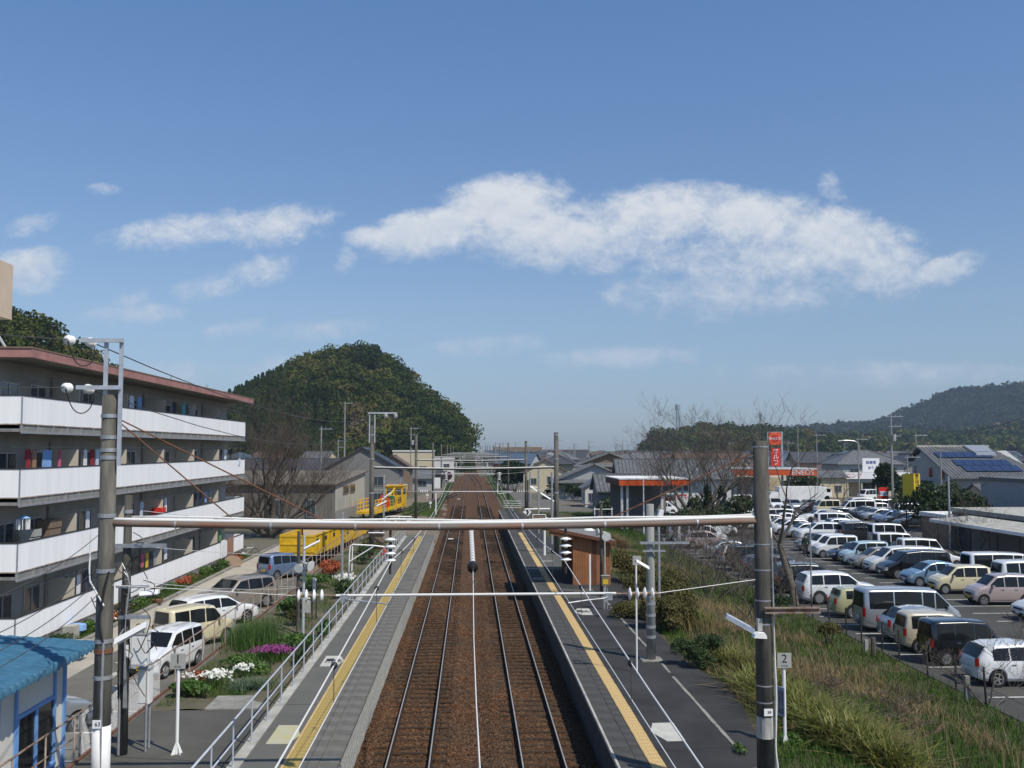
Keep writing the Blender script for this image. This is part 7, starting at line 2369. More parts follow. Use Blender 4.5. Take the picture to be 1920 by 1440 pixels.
gs = thing('canopy', 'petrol station canopy with an orange red band reading ENEOS', 'canopy', (46, 158, -0.3))
o0 = Vector((46, 158, -0.3))
a, b = P(1362, 891, 156), P(1531, 892, 152)
MB().prism([(a.x, 156, 4.35), (b.x, 152, 4.35), (b.x + 1.5, 163, 4.35), (a.x + 1, 168, 4.35)], (0, 0, .95)).build('deck', M['wall_pale'], gs, off=o0)
MB().prism([(a.x - .05, 155.9, 4.2), (b.x + .05, 151.9, 4.2), (b.x + .05, 151.9, 5.15), (a.x - .05, 155.9, 5.15)], (0, .06, 0)).build('fascia', M['orange'], gs, off=o0)
MB().prism([(a.x - .05, 155.85, 5.15), (b.x + .05, 151.85, 5.15), (b.x + .05, 151.85, 5.35), (a.x - .05, 155.85, 5.35)], (0, .5, 0)).build('trim', M['white_rough'], gs, off=o0)
ang = math.atan2(152 - 156, b.x - a.x)
c = P(1505, 886.5, 152.55)
text_mesh('lettering', 'ENEOS', 1.08, M['print_white'], gs, Vector((c.x, c.y - .06, 4.68)) - o0, (R(90), 0, ang), .01)
for x in (a.x + 2, a.x + 7, b.x - 2.5):
 MB().b2(x - .2, x + .2, 158, 158.4, -.3, 4.35).build('column', M['white_rough'], gs, off=o0)
MB().b2(a.x + 2, b.x - 1, 166, 170, -.3, 3.6).build('kiosk', M['wall_cream'], gs, off=o0)
MB().b2(b.x - 6.0, b.x - 5.2, 157, 157.6, -.3, 1.7).b2(b.x - 4.4, b.x - 3.7, 157, 157.6, -.3, 1.7).build('fuel_pump', M['orange_disc'], gs, off=o0)
# sign tower
st = thing('sign_tower', 'tall red petrol sign tower reading ENEOS above セルフ', 'sign', (48.6, 156, -0.3))
o0 = Vector((48.6, 156, -.3))
Ys = 156
a, b = P(1441.5, 834, Ys), P(1463, 811, Ys)
MB().b2(a.x, b.x, Ys - .2, Ys + .2, a.z, b.z).build('top_panel', M['red_sign'], st, off=o0)
MB().lathe([(1.0, 0), (1.0, .03)], ((a.x + b.x) / 2, Ys - .2, (a.z + b.z) / 2), (0, -1, 0), 28).build('emblem', M['orange_disc'], st, off=o0)
MB().lathe([(.66, 0), (.66, .03)], ((a.x + b.x) / 2, Ys - .232, (a.z + b.z) / 2), (0, -1, 0), 28).build('emblem_core', M['red_sign'], st, off=o0)
text_mesh('lettering', 'ENEOS', .60, M['print_white'], st, Vector(((a.x + b.x) / 2, Ys - .275, (a.z + b.z) / 2)) - o0, (R(90), 0, 0), .01)
c, d = P(1446, 874, Ys), P(1462, 840, Ys)
MB().b2(c.x, d.x, Ys - .2, Ys + .2, c.z, d.z).build('lower_panel', M['red_sign'], st, off=o0)
for i, ch in enumerate('セルフ'):
 text_mesh('lettering', ch, .98, M['print_white'], st, Vector(((c.x + d.x) / 2, Ys - .22, d.z - .48 - i * .93)) - o0, (R(90), 0, 0), .01)
MB().b2(b.x + .05, b.x + .35, Ys - .15, Ys + .15, -.3, b.z + .1).b2(a.x - .25, a.x - .05, Ys - .1, Ys + .1, -.3, b.z + .1).b2(a.x - .25, b.x + .35, Ys - .12, Ys + .12, b.z, b.z + .12).build('frame', M['galv'], st, off=o0)

# --- right: solar house, shops, sheds
sh_ = thing('house', 'large grey house with rows of solar panels on its long tiled roof', 'house', (68, 128, -0.3), 0)
o0 = Vector((68, 128, -0.3))
X0, X1 = 60.0, 71.5
prof = [(121.3, 4.6), (130.4, 8.45), (133.8, 6.6)]
MB().prism([(X0, prof[0][0] + .8, -.3), (X0, prof[0][0] + .8, 4.6), (X0, prof[1][0], 8.1), (X0, prof[2][0] - .4, 6.4), (X0, prof[2][0] - .4, -.3)], (X1 - X0, 0, 0)).build('wall', M['wall_pale'], sh_, off=o0)
mb = MB()
mb.prism([(X0 - .6, prof[0][0], prof[0][1]), (X1 + .6, prof[0][0], prof[0][1]), (X1 - 2.5, prof[1][0], prof[1][1]), (X0 - .6, prof[1][0], prof[1][1])], (0, 0, .16))
mb.prism([(X0 - .6, prof[2][0], prof[2][1]), (X0 - .6, prof[1][0], prof[1][1]), (X1 - 2.5, prof[1][0], prof[1][1]), (X1 + .6, prof[2][0], prof[2][1])], (0, 0, .16))
rfo = mb.build('roof', M['tile_grey'], sh_, off=o0)
MB().b2(X0 - .7, X1 - 2.4, prof[1][0] - .15, prof[1][0] + .15, 8.55, 8.82).build('ridge', M['concrete_pale'], rfo, off=o0)
mb = MB()
for i in range(27):
 x = X0 - .5 + i * .46
 f = 1 - max(0, (x - (X1 - 2.5)) / 3.1)
 mb.tube([(x, prof[0][0], prof[0][1] + .16), (x, prof[0][0] + (prof[1][0] - prof[0][0]) * f, prof[0][1] + (prof[1][1] - prof[0][1]) * f + .16)], .085, 4, caps=False)
o = mb.build('tile_rolls', M['tile_grey'], rfo, off=o0)
o['kind'] = 'stuff'
MB().prism([(66, 127.6, 7.4), (68.6, 127.6, 7.4), (68.4, 130.2, 8.5), (65.6, 130.2, 8.5)], (0, 0, .34)).build('skylight', M['alu'], rfo, off=o0)
sa = math.atan2(prof[1][1] - prof[0][1], prof[1][0] - prof[0][0])
for r_, (t0, i0, i1) in enumerate(((.16, 1.8, 9.6), (.345, 1.4, 9.0), (.60, .2, 7.6), )):
 n = int((i1 - i0) / 1.22)
 for i in range(n):
  f = t0 + .09
  MB().box((X0 + 1 + i0 + i * 1.22, prof[0][0] + 9.1 * f, prof[0][1] + 3.85 * f + .32), (1.14, 1.72, .05), rx=sa).build('solar_panel', M['solar'], sh_, off=o0)
for (y, z, w_) in ((132.4, 5.4, .5), (127.8, 5.3, .9), (124.4, 5.1, .8)):
 fr = MB().box((X0 - .03, y, z), (.08, w_ + .12, 1.5)).build('window', M['alu'], sh_, off=o0)
 MB().box((X0 - .06, y, z), (.05, w_, 1.35)).build('pane', M['glass'], fr, off=o0)
ax_ = house('pale lean-to with a light eave below the solar house', 65.5, 115.5, 12, 5, 3.4, 1.0, 'gable', 'x', 'wall_cream', 'tile_grey', 0, True, name='outbuilding', catg='outbuilding')
house('grey hipped roof house above the roadside shop', 79.5, 200, 13, 10, 5.6, 2.6, 'hip', 'x', 'wall_pale', 'tile_grey', 0, True)
house('dark gabled house between the street pole and the solar house', 92.5, 205, 12, 10, 4.4, 3.0, 'gable', 'y', 'wall_grey', 'tile_dark', 8, True)
sp_ = house('low roadside shop with a long white sign board over its front', 73.5, 186, 21, 8, 3.2, 0, 'flat', 'x', 'wall_cream', 'wall_pale', 0, [(-5.5, -4, 1.3, 2.4, 1.8, 0), (0.5, -4, 1.3, 3.0, 2.1, 0)], name='shop', catg='shop')
MB().b2(-8.0, 10.2, -4.35, -4.15, 3.1, 4.3).build('sign_board', M['print_white'], sp_)
text_mesh('lettering', 'クリーニング', 1.0, M['red_sign'], sp_, (-4.2, -4.38, 3.7), (R(90), 0, 0), .01)
text_mesh('lettering', '24時間', 1.0, mat('print_blue', (.03, .06, .35), .6), sp_, (3.6, -4.38, 3.7), (R(90), 0, 0), .01)
MB().b2(-0.8, 2.4, -3.6, -3.4, 4.35, 6.9).build('roof_sign', M['print_white'], sp_)
text_mesh('lettering', '駐車場', .62, mat('print_blue', (.03, .06, .35), .6), sp_, (.8, -3.63, 6.1), (R(90), 0, 0), .01)
text_mesh('lettering', 'あり', .62, mat('print_blue', (.03, .06, .35), .6), sp_, (.8, -3.63, 5.1), (R(90), 0, 0), .01)
MB().b2(-4.8, 3.0, -6.2, -4.0, 2.55, 2.75).build('awning', M['blue_trim' if False else 'tile_blue'], sp_)
for x in (-4.6, -2, .6, 2.8):
 MB().cyl((x, -6.0, -.2), (x, -6.0, 2.55), .09, n=6).build('column', M['white'], sp_)
house('small tan shop building left of the roadside shop', 64.5, 180, 6, 6, 3.6, 1.0, 'gable', 'x', 'wall_cream', 'tile_grey', 0, True, name='shop', catg='shop')
# yellow sign
ys = thing('signboard', 'tall yellow vertical sign with dark characters above the hedge', 'sign', P(1718, 960, 112))
o0 = Vector(ys.location)
Ys = 112
a, b = P(1713.5, 935, Ys), P(1724, 888, Ys)
MB().b2(a.x, b.x, Ys - .1, Ys + .1, a.z, b.z).build('panel', M['yellow_sign'], ys, off=o0)
MB().prism([(a.x, Ys - .1, a.z), (a.x - .62, Ys + 1.4, a.z), (a.x - .62, Ys + 1.4, b.z - .08), (a.x, Ys - .1, b.z)], (0, .06, 0)).build('side_panel', M['yellow_sign'], ys, off=o0)
for i, ch in enumerate('東九州ご自慢産'):
 text_mesh('lettering', ch, .46, mat('print_brown', (.03, .012, .008), .6), ys, Vector(((a.x + b.x) / 2, Ys - .115, b.z - .24 - i * .385)) - o0, (R(90), 0, 0), .006)
MB().b2((a.x + b.x) / 2 - .06, (a.x + b.x) / 2 + .06, Ys - .05, Ys + .05, -.3, a.z).build('post', M['galv'], ys, off=o0)
rn = thing('small_signboard', 'small red and white street notice before the lane', 'sign', P(1657, 940, 135))
MB().b2(-.65, .65, -.05, .05, .3, 1.9).build('panel', M['red_sign'], rn)
MB().b2(-.55, .55, -.07, -.05, .75, 1.35).build('label', M['print_white'], rn)
text_mesh('lettering', '駐車場', .42, M['print_blue'] if 'print_blue' in M else mat('print_blue', (.03, .06, .35), .6), rn, (0, -.08, 1.05), (R(90), 0, 0), .004)
MB().b2(-.55, -.45, -.04, .04, -1, .3).b2(.45, .55, -.04, .04, -1, .3).build('post', M['red_sign'], rn)
# cycle shelter with white edged roof and dark sheds at the right
cs = thing('cycle_shelter', 'long low shelter with a thin white edged roof beside the car park', 'shelter', (38.5, 70, LOT))
o0 = Vector((38.5, 70, LOT))
MB().prism([(37.2, 58, 2.55), (37.2, 79.5, 2.55), (40.4, 79.5, 2.85), (40.4, 58, 2.85)], (0, 0, .09)).build('roof', M['concrete_pale'], cs, off=o0)
MB().b2(37.1, 37.2, 58, 79.6, 2.44, 2.68).b2(37.2, 40.4, 79.5, 79.6, 2.46, 2.7).build('edge', M['white_rough'], cs, off=o0)
mb = MB()
for y in (59, 63, 67, 71, 75, 79):
 mb.cyl((37.5, y, LOT), (37.5, y, 2.5), .04, n=6); mb.cyl((40.2, y, LOT), (40.2, y, 2.8), .04, n=6)
mb.build('post', M['steel_dark'], cs, off=o0)
MB().b2(40.45, 40.6, 58, 79.5, LOT, 2.2).build('back_wall', M['wall_grey'], cs, off=o0)
t = house('dark slate coloured shed with a flat pale edged roof behind the cycle shelter', 48.6, 80, 12, 14, 3.1, 0, 'flat', 'x', 'tile_dark', 'concrete_pale', 0, None, name='shed', catg='shed', door=False)
house('second dark shed with a low white roof edge by the hedge', 44.0, 88.5, 4.6, 5, 2.5, 0, 'flat', 'x', 'wall_brown', 'white_rough', 0, [(-1.2, -3, 1.6, .9, 1.3, 0)], name='shed', catg='shed')
t = house('grey plastered building at the right edge behind the bare twigs', 61, 104, 9, 9, 5.2, 0, 'flat', 'x', 'wall_pale', 'tile_grey', 0, True, name='building', catg='building')
house('brown roofed house at the right edge beyond the grey building', 75, 118, 9, 8, 5.0, 1.8, 'gable', 'x', 'wall_pale', 'tile_brown', 0, True)
tag(MB().b2(-3.2, 3.2, -.1, .1, -.3, 2.6).build('board_fence', M['wall_cream'], loc=(60.2, 112.4, 0)), 'pale board fence in front of the lean-to at the right', 'fence')

# --- the rest of the town, house by house
hr_ = random.Random(21)
WL = ['wall_cream', 'wall_white', 'wall_white', 'wall_pale', 'wall_grey', 'wall_brown', 'wall_pale', 'wall_pink']
TL = ['tile_grey', 'tile_grey', 'tile_dark', 'tile_dark', 'tile_brown', 'tile_blue', 'tile_dark']
TN = dict(tile_grey='grey', tile_dark='slate', tile_brown='brown', tile_blue='blue grey')
WN = dict(wall_cream='cream', wall_white='white', wall_pale='pale grey', wall_grey='dark grey', wall_brown='brown', wall_pink='pinkish')
taken = []
def free(x, y, r):
 for (a, b, c) in taken:
  if (a - x) ** 2 + ((b - y) * .8) ** 2 < (r + c) ** 2:
   return False
 return True
for o in list(bpy.data.objects):
 if o.get('category') in ('house', 'shop', 'building', 'canopy', 'workshop', 'shed', 'outbuilding'):
  taken.append((o.location.x, o.location.y, 8))
bands = [(210, 300, 34, 6, 9, 8.5), (300, 430, 44, 8, 11, 9), (430, 620, 44, 10, 14, 11), (620, 900, 40, 12, 18, 14)]
cnt = 0
used = set()
for (y0, y1, n, wmin, wmax, rr) in bands:
 for k in range(n * 3):
  y = hr_.uniform(y0, y1)
  u = hr_.uniform(905, 1905) if hr_.random() < .88 else hr_.uniform(440, 790)
  x = P(u, 842, y).x
  if abs(x) < 11 or (u < 860 and y > 430) or not free(x, y, rr * .62):
   continue
  taken.append((x, y, rr * .62))
  w, d = hr_.uniform(wmin, wmax), hr_.uniform(7, 10)
  two = hr_.random() < .5
  h = 5.3 if two else 3.1
  rk = hr_.choice(['gable', 'gable', 'hip'])
  anchor = next(a for q_, a in ((700, 'left behind the solar houses'), (800, 'left of the third mast'), (882, 'just left of the tracks'), (940, 'just right of the tracks'), (1050, 'beyond the second right mast'), (1160, 'beyond the tiled gable houses'), (1300, 'beyond the orange canopy'), (1430, 'behind the gnarled bare tree'), (1540, 'behind the red sign tower'), (1640, 'behind the street lamp'), (1720, 'behind the stepped power pole'), (1820, 'behind the solar roofed house'), (9999, 'at the right edge')) if u < q_)
  for _ in range(60):
   wl_, tl_ = hr_.choice(WL), hr_.choice(TL)
   lab = '%s%s %s house with %s %s roof %s' % ('far ' if y > 430 else '', WN[wl_], 'two storey' if two else 'low', TN[tl_], 'hipped' if rk == 'hip' else 'gabled', anchor)
   if lab not in used:
    break
  used.add(lab)
  ax2 = hr_.choice(['x', 'x', 'y'])
  house(lab, x, y, w, d, h, hr_.uniform(1.6, 2.6), rk, ax2, wl_, tl_, hr_.uniform(-25, 25), True if y < 430 else None, group='houses of the town')
  cnt += 1
  if cnt > 165:
   break
house('large building with a mint green roof band on the far skyline', 98, 720, 55, 20, 7, 0, 'flat', 'x', 'wall_grey', 'wall_green', 0, None, name='factory', catg='factory')
house('long brown roofed hall on the far skyline', 66, 700, 34, 16, 5.5, 2.5, 'gable', 'x', 'wall_brown', 'tile_brown', 0, None, name='factory', catg='factory')
house('flat cream roofed hall on the far skyline', 36, 760, 36, 20, 10, 0, 'flat', 'x', 'wall_brown', 'wall_cream', 0, None, name='factory', catg='factory')

# ================================================================ power poles and wires of the town
PSRC = None
def util_pole(label, u, vb, vt, y, arms=2, r=.16, group='street power poles', m='concrete_pole_pale', side=1, z0=-.3):
 b, tp_ = P(u, vb, y), P(u, vt, y)
 t = thing('power_pole', label, 'power pole', (b.x, y, z0), 0, group)
 h = tp_.z - z0
 MB().cyl((0, 0, 0), (0, 0, h), r, r * .6, 8).build('shaft', M[m], t)
 mb = MB()
 for i in range(arms):
  z = h - .35 - i * 1.3
  mb.box((side * (.55 if i else .7), 0, z), (2.0 - i * .3, .1, .1))
  for j in range(3):
   mb.cyl((side * (.0 + j * .65), 0, z), (side * (.0 + j * .65), 0, z + .25), .05, n=5)
 mb.build('cross_arm', M['galv'], t)
 if arms > 2:
  MB().cyl((.3, -.15, h - 3.6), (.3, -.15, h - 2.7), .26, n=10).build('transformer', M['plate_grey'], t)
 return t, Vector((b.x, y, tp_.z))


PP = [('tall grey power pole with stepped cross arms in front of the mountain', 1674, 940, 776, 130, 3, .2), ('power pole behind the yellow sign', 1719, 890, 812, 140, 1, .14), ('pale pole with street lamp arms beside the shop', 1611, 930, 820, 160, 1, .14), ('pole left of the street lamp', 1533, 920, 812, 165, 1, .12),
      ('thin pole right of the red sign tower', 1497, 880, 800, 175, 0, .12), ('pole in front of the solar house gable', 1765, 915, 848, 118, 0, .12), ('thin grey pole between the shop and the yellow sign', 1703, 930, 852, 125, 1, .12),
      ('white pole behind the solar houses on the left', 602, 845, 800, 150, 1, .16), ('tall thin pole before the wooded hill', 646, 840, 753, 210, 1, .2), ('short pole with brackets behind the long roof', 634, 842, 824, 215, 2, .18),
      ('power pole with aerials left of the third mast', 770, 900, 800, 200, 3, .16), ('pole on the skyline right of the mast tops', 1168, 870, 826, 330, 2, .16)]
ends = {}
for i, (lab, u, vb, vt, y, arms, r) in enumerate(PP):
 ends[i] = util_pole(lab, u, vb, vt, y, arms, r)
hr2 = random.Random(8)
for k in range(34):
 y = hr2.uniform(230, 620)
 u = hr2.choice([hr2.uniform(800, 880), hr2.uniform(900, 1240), hr2.uniform(900, 1240), hr2.uniform(1240, 1900)])
 x = P(u, 842, y).x
 if abs(x) < 5:
  continue
 t, e = util_pole('distant power pole among the roofs, ' + next(a for q_, a in ((882, 'left of the tracks'), (960, 'just right of the tracks'), (1060, 'above the second right mast'), (1160, 'above the tiled gable houses'), (1240, 'left of the low hill'), (1430, 'below the low hill'), (1700, 'below the foothill'), (9999, 'at the right')) if u < q_) + (' with one arm' if k % 2 else ' with two arms') + (' on skyline' if y > 400 else ''), u, 850, 842 - hr2.uniform(.5, 2.6) * 1866 / y, y, 1 if k % 2 else 2, .17, 'distant power poles')
swire('sagging power line across the mountain at the right', P(1680, 786, 130), P(1925, 780, 95), 1.6, .03)
swire('lower power line from the stepped pole to the right edge', P(1680, 815, 130), P(1925, 838, 100), 1.2, .02)
swire('power line from the stepped pole to the shop pole', P(1674, 806, 130), P(1611, 824, 160), .6, .025)
swire('power line from the shop pole to the sign tower', P(1611, 826, 160), P(1466, 822, 170), .9, .025)
swire('power line from the white pole on the left up to the tall thin pole', P(602, 803, 150), P(646, 808, 210), .6, .02)
swire('power line from the tall thin pole across the wooded hill', P(646, 806, 210), P(770, 803, 200), 1.5, .02)
swire('low power line from the white pole across the roofs', P(602, 812, 150), P(634, 842, 180), .3, .02)
sl_ = thing('street_lamp', 'curved street lamp arm with a flat white head beside the shop', 'lamp', P(1611, 868, 160))
MB().tube(spline([P(1611, 868, 160), P(1611, 838, 160), P(1604, 828, 160), P(1590, 826, 160), P(1580, 826, 160)], 5), .09, 6).build('arm', M['galv'], sl_, off=P(1611, 868, 160))
MB().box(P(1577, 826, 160), (1.0, .3, .14)).build('head', M['white_rough'], sl_, off=P(1611, 868, 160))
# aerial masts on the small hill
for (u, vb, vt, lab, w_) in ((1271, 800, 758, 'lattice radio mast with a drum top on the low wooded hill', 3.2), (1426, 802, 774, 'slender lattice radio mast on the low wooded hill', 1.6)):
 b, tp_ = P(u, vb, 900), P(u, vt, 900)
 t = thing('radio_mast', lab, 'radio mast', b)
 h = tp_.z - b.z
 mb = MB()
 for sx in (-1, 1):
  for sy in (-1, 1):
   mb.tube([(sx * w_ * .5, sy * w_ * .5, -8), (sx * w_ * .28, sy * w_ * .28, h)], .22, 4)
 n = 7
 for i in range(n):
  z0, z1 = h * i / n, h * (i + 1) / n
  q0, q1 = w_ * (.5 - .22 * i / n), w_ * (.5 - .22 * (i + 1) / n)
  for sx in (-1, 1):
   mb.tube([(-q0 * sx, -q0, z0), (q1 * sx, -q1, z1)], .14, 3)
 mb.build('lattice', M['galv'], t)
 if w_ > 2:
  MB().lathe([(2.4, h - 5), (2.4, h - .5), (1.6, h)], n=10).build('platform_drum', M['galv'], t)
# signals and rail equipment
for (x, y, z, lab) in ((-3.3, 150, 4.6, 'railway signal with a round dark hood left of the tracks'), (4.6, 178, 5.4, 'railway signal with a round dark hood right of the tracks')):
 t = thing('railway_signal', lab, 'signal', (x, y, -.3), 0, 'railway signals')
 MB().cyl((0, 0, 0), (0, 0, z + .4), .08, n=6).build('post', M['steel_dark'], t)
 MB().lathe([(.62, 0), (.62, .08)], (0, -.1, z), (0, -1, 0), 16).build('backboard', mat('signal_red', (.05, .012, .012), .6), t)
 MB().lathe([(.16, 0), (.18, .3)], (0, -.18, z + .2), (0, -1, 0), 10).lathe([(.16, 0), (.18, .3)], (0, -.18, z - .2), (0, -1, 0), 10).build('lamp_hood', M['black'], t)
rb = thing('relay_cabinet', 'white relay cabinet on legs beside the siding', 'cabinet', P(820, 918, 170))
MB().b2(-.5, .5, -.3, .3, .2, 2.0).build('body', M['white_rough'], rb)
MB().b2(-.42, -.02, -.32, -.30, .3, 1.9).b2(.02, .42, -.32, -.30, .3, 1.9).build('door', M['plate_white'], rb)
MB().b2(-.45, -.35, -.1, .1, -.6, .2).b2(.35, .45, -.1, .1, -.6, .2).build('leg', M['galv'], rb)
tag(MB().tube([(0, 0, -.4), (0, 0, .1)], .05, 5).lathe([(.02, -.02), (.2, 0), (.2, .08), (.02, .1)], (0, 0, .3), (0, -1, 0), 10).build('switch_stand', M['white_rough'], loc=P(801, 932, 150)), 'white round switch stand among the siding rails, upper one', 'switch stand')
tag(MB().tube([(0, 0, -.4), (0, 0, .1)], .05, 5).lathe([(.02, -.02), (.2, 0), (.2, .08), (.02, .1)], (0, 0, .3), (0, -1, 0), 10).build('switch_stand', M['white_rough'], loc=P(807, 947, 135)), 'white round switch stand among the siding rails, lower one', 'switch stand')

# ================================================================ yellow works train
def seg_dir(path, y):
 for a, b in zip(path[:-1], path[1:]):
  if a[1] <= y <= b[1]:
   t = (y - a[1]) / (b[1] - a[1])
   return a[0] + (b[0] - a[0]) * t, math.atan2(b[1] - a[1], b[0] - a[0])
 return path[0][0], R(90)


def bogie(t, xs, z=0.42):
 src = None
 for x in xs:
  for s in (-.56, .56):
   if src is None:
    src = MB().lathe([(.40, -.05), (.40, .05), (.12, .07)], (0, 0, 0), (0, 1, 0), 14).build('wheel', M['steel_dark'], t, (x, s, z))
   else:
    inst(src, t, (x, s, z))


def wagon(y, L, label, h):
 x, a = seg_dir(SID_B, y)
 t = thing('open_wagon', label, 'wagon', (x, y, -.06), a, 'yellow wagons on the siding')
 f = MB().b2(-L / 2, L / 2, -1.25, 1.25, .72, .95)
 f.build('underframe', M['yellow_machine'], t)
 for s in (-1, 1):
  n = int(L / 1.25)
  w = L / n
  for i in range(n):
   x0 = -L / 2 + i * w
   MB().b2(x0 + .05, x0 + w - .05, s * 1.22 - .03, s * 1.22 + .03, .95, h).build('side_panel', M['yellow_machine'], t)
   MB().b2(x0 - .05, x0 + .05, s * 1.26 - .06, s * 1.26 + .06, .85, h + .05).build('stake', M['yellow_machine'], t)
   if i % 2 == 0:
    MB().b2(x0 + .3, x0 + w - .3, s * 1.255 - .012, s * 1.255 + .012, .95 + (h - .95) * .55, .95 + (h - .95) * .8).build('slot', M['steel_dark'], t)
  MB().b2(-L / 2, L / 2, s * 1.25 - .07, s * 1.25 + .07, h, h + .1).build('top_rail', M['yellow_machine'], t)
 for e in (-1, 1):
  MB().b2(e * L / 2 - .04, e * L / 2 + .04, -1.2, 1.2, .95, h).build('end_panel', M['yellow_machine'], t)
  MB().b2(e * L / 2 - .07, e * L / 2 + .07, -1.25, 1.25, h - .08, h + .06).b2(e * L / 2 - .08, e * L / 2 + .08, -1.25, 1.25, .95 + (h - .95) * .45, .95 + (h - .95) * .55).build('end_rib', M['yellow_machine'], t)
 MB().b2(-L / 2 + .1, L / 2 - .1, -1.15, 1.15, .95, 1.0).build('floor', M['concrete_pale'], t)
 bogie(t, (-L / 2 + 1.1, -L / 2 + 2.6, L / 2 - 2.6, L / 2 - 1.1))
 return t


wagon(77.3, 9.2, 'yellow open wagon nearest the camera, behind the blue kei car', 2.12)
w2 = wagon(87.3, 9.2, 'second yellow wagon with slanting ribs, towards the far mast', 1.75)
tag(MB().b2(-.9, .9, -.9, .9, 0, 1.7).b2(-.95, .95, -.95, .95, 1.7, 1.8).build('plywood_crate', M['tank'], loc=(seg_dir(SID_B, 79)[0] - .2, 79, .96)), 'tan crate standing in the nearest yellow wagon', 'crate')
x, a = seg_dir(SID_A, 133)
tm_ = thing('track_machine', 'yellow railway track maintenance machine with a glazed cab on the siding', 'track machine', (x, 133, -.06), a)
yb = M['yellow_machine']
tm_.scale = (.88, .88, .88)
MB().b2(-6.5, 4.6, -1.3, 1.3, .75, 1.15).build('frame', yb, tm_)
MB().prism([(1.6, -1.35, 1.15), (4.3, -1.35, 1.15), (4.45, -1.35, 2.3), (4.1, -1.35, 3.85), (1.6, -1.35, 3.85)], (0, 2.7, 0)).build('cab', yb, tm_)
MB().b2(1.45, 4.3, -1.45, 1.45, 3.85, 3.98).build('cab_roof', yb, tm_)
MB().b2(1.9, 3.9, -1.365, -1.35, 2.6, 3.5).build('side_window', M['glass'], tm_)
MB().b2(1.58, 1.6, -1.1, -.1, 2.5, 3.5).b2(1.58, 1.6, .1, 1.1, 2.5, 3.5).build('rear_window', M['glass_lite'], tm_)
MB().b2(-1.2, 1.5, -1.2, 1.2, 1.15, 2.5).build('engine_hood', yb, tm_)
mb = MB()
for i in range(6):
 mb.b2(-1.0 + i * .4, -.8 + i * .4, -1.23, -1.2, 1.4, 2.3)
mb.b2(-1.22, -1.2, -.8, .8, 1.4, 2.2)
mb.build('grille', M['steel_dark'], tm_)
MB().b2(-3.4, -2.2, -.9, .9, 1.15, 2.6).build('green_tank', mat('machine_green', (.02, .14, .08), .5), tm_)
MB().b2(-6.0, -5.0, -.9, .6, 1.15, 2.4).b2(-5.7, -5.4, -.5, .3, 2.4, 2.9).build('red_unit', mat('machine_red', (.62, .05, .02), .5), tm_)
mb = MB()
mb.tube([(-.5, -.9, 2.5), (-2, -.9, 3.7), (-4.8, -.7, 2.6)], .12, 6)
for q in (-6.4, -4.6, -2.0, 0):
 mb.tube([(q, -1.25, 1.15), (q, -1.25, 2.1)], .035, 5)
mb.tube([(-6.4, -1.25, 2.1), (0, -1.25, 2.1)], .035, 5); mb.tube([(-6.4, -1.25, 1.6), (0, -1.25, 1.6)], .03, 5)
mb.tube([(-6.4, 1.25, 1.15), (-6.4, 1.25, 2.1), (-6.4, -1.25, 2.1)], .035, 5)
mb.build('railing_boom', yb, tm_)
MB().tube([(3.2, -.6, 4.0), (3.2, -.6, 4.25)], .1, 6).tube([(2.2, .5, 4.0), (2.2, .5, 4.4)], .06, 6).build('beacon', M['orange_disc'], tm_)
MB().b2(-6.9, -6.5, -1.1, 1.1, .6, 1.0).b2(4.6, 5.0, -1.1, 1.1, .5, 1.0).build('buffer_beam', yb, tm_)
bogie(tm_, (-5.4, -3.8, 2.0, 3.6))
x, a = seg_dir(SID_A, 121)
fl = thing('flat_trolley', 'yellow flat trolley with stacked frames behind the pale workshop wall', 'trolley', (x + .3, 122.5, -.06), a)
MB().b2(-3.5, 3.2, -1.2, 1.2, .7, 1.0).build('deck', yb, fl)
mb = MB()
for q in range(5):
 mb.tube([(-3.3 + q * 1.5, -1.1, 1.0), (-3.3 + q * 1.5, -1.1, 2.3)], .05, 5); mb.tube([(-3.3 + q * 1.5, 1.1, 1.0), (-3.3 + q * 1.5, 1.1, 2.3)], .05, 5)
for z in (1.4, 1.9, 2.3):
 mb.tube([(-3.3, -1.1, z), (2.7, -1.1, z)], .05, 5); mb.tube([(-3.3, 1.1, z), (2.7, 1.1, z)], .05, 5)
mb.build('rack', yb, fl)
bogie(fl, (-2.4, 2.2))
# red low bar and pale table like frames on the grass
tag(MB().tube([(0, 0, 0), (9, 0.6, 0)], .12, 6).tube([(1, 0, -.6), (1, 0, 0)], .05, 5).tube([(8, .5, -.6), (8, .5, 0)], .05, 5).build('pipe_rail', M['rust'], loc=P(1052, 946, 140)), 'long reddish pipe lying along the grass edge beyond the shelter', 'pipe')
tag(MB().tube([(0, 0, 0), (1.9, 0, 0)], .05, 6).tube([(.1, 0, -.6), (.1, 0, .2)], .05, 5).tube([(1.8, 0, -.6), (1.8, 0, .2)], .05, 5).build('low_barrier', M['white_rough'], loc=P(1113, 955, 98)), 'low white barrier rail in the grass beyond the shelter', 'barrier')
# ================================================================ hills and woods
def interp(pts, x):
 xs = np.array([p[0] for p in pts]); zs = np.array([p[1] for p in pts])
 return np.interp(x, xs, zs)


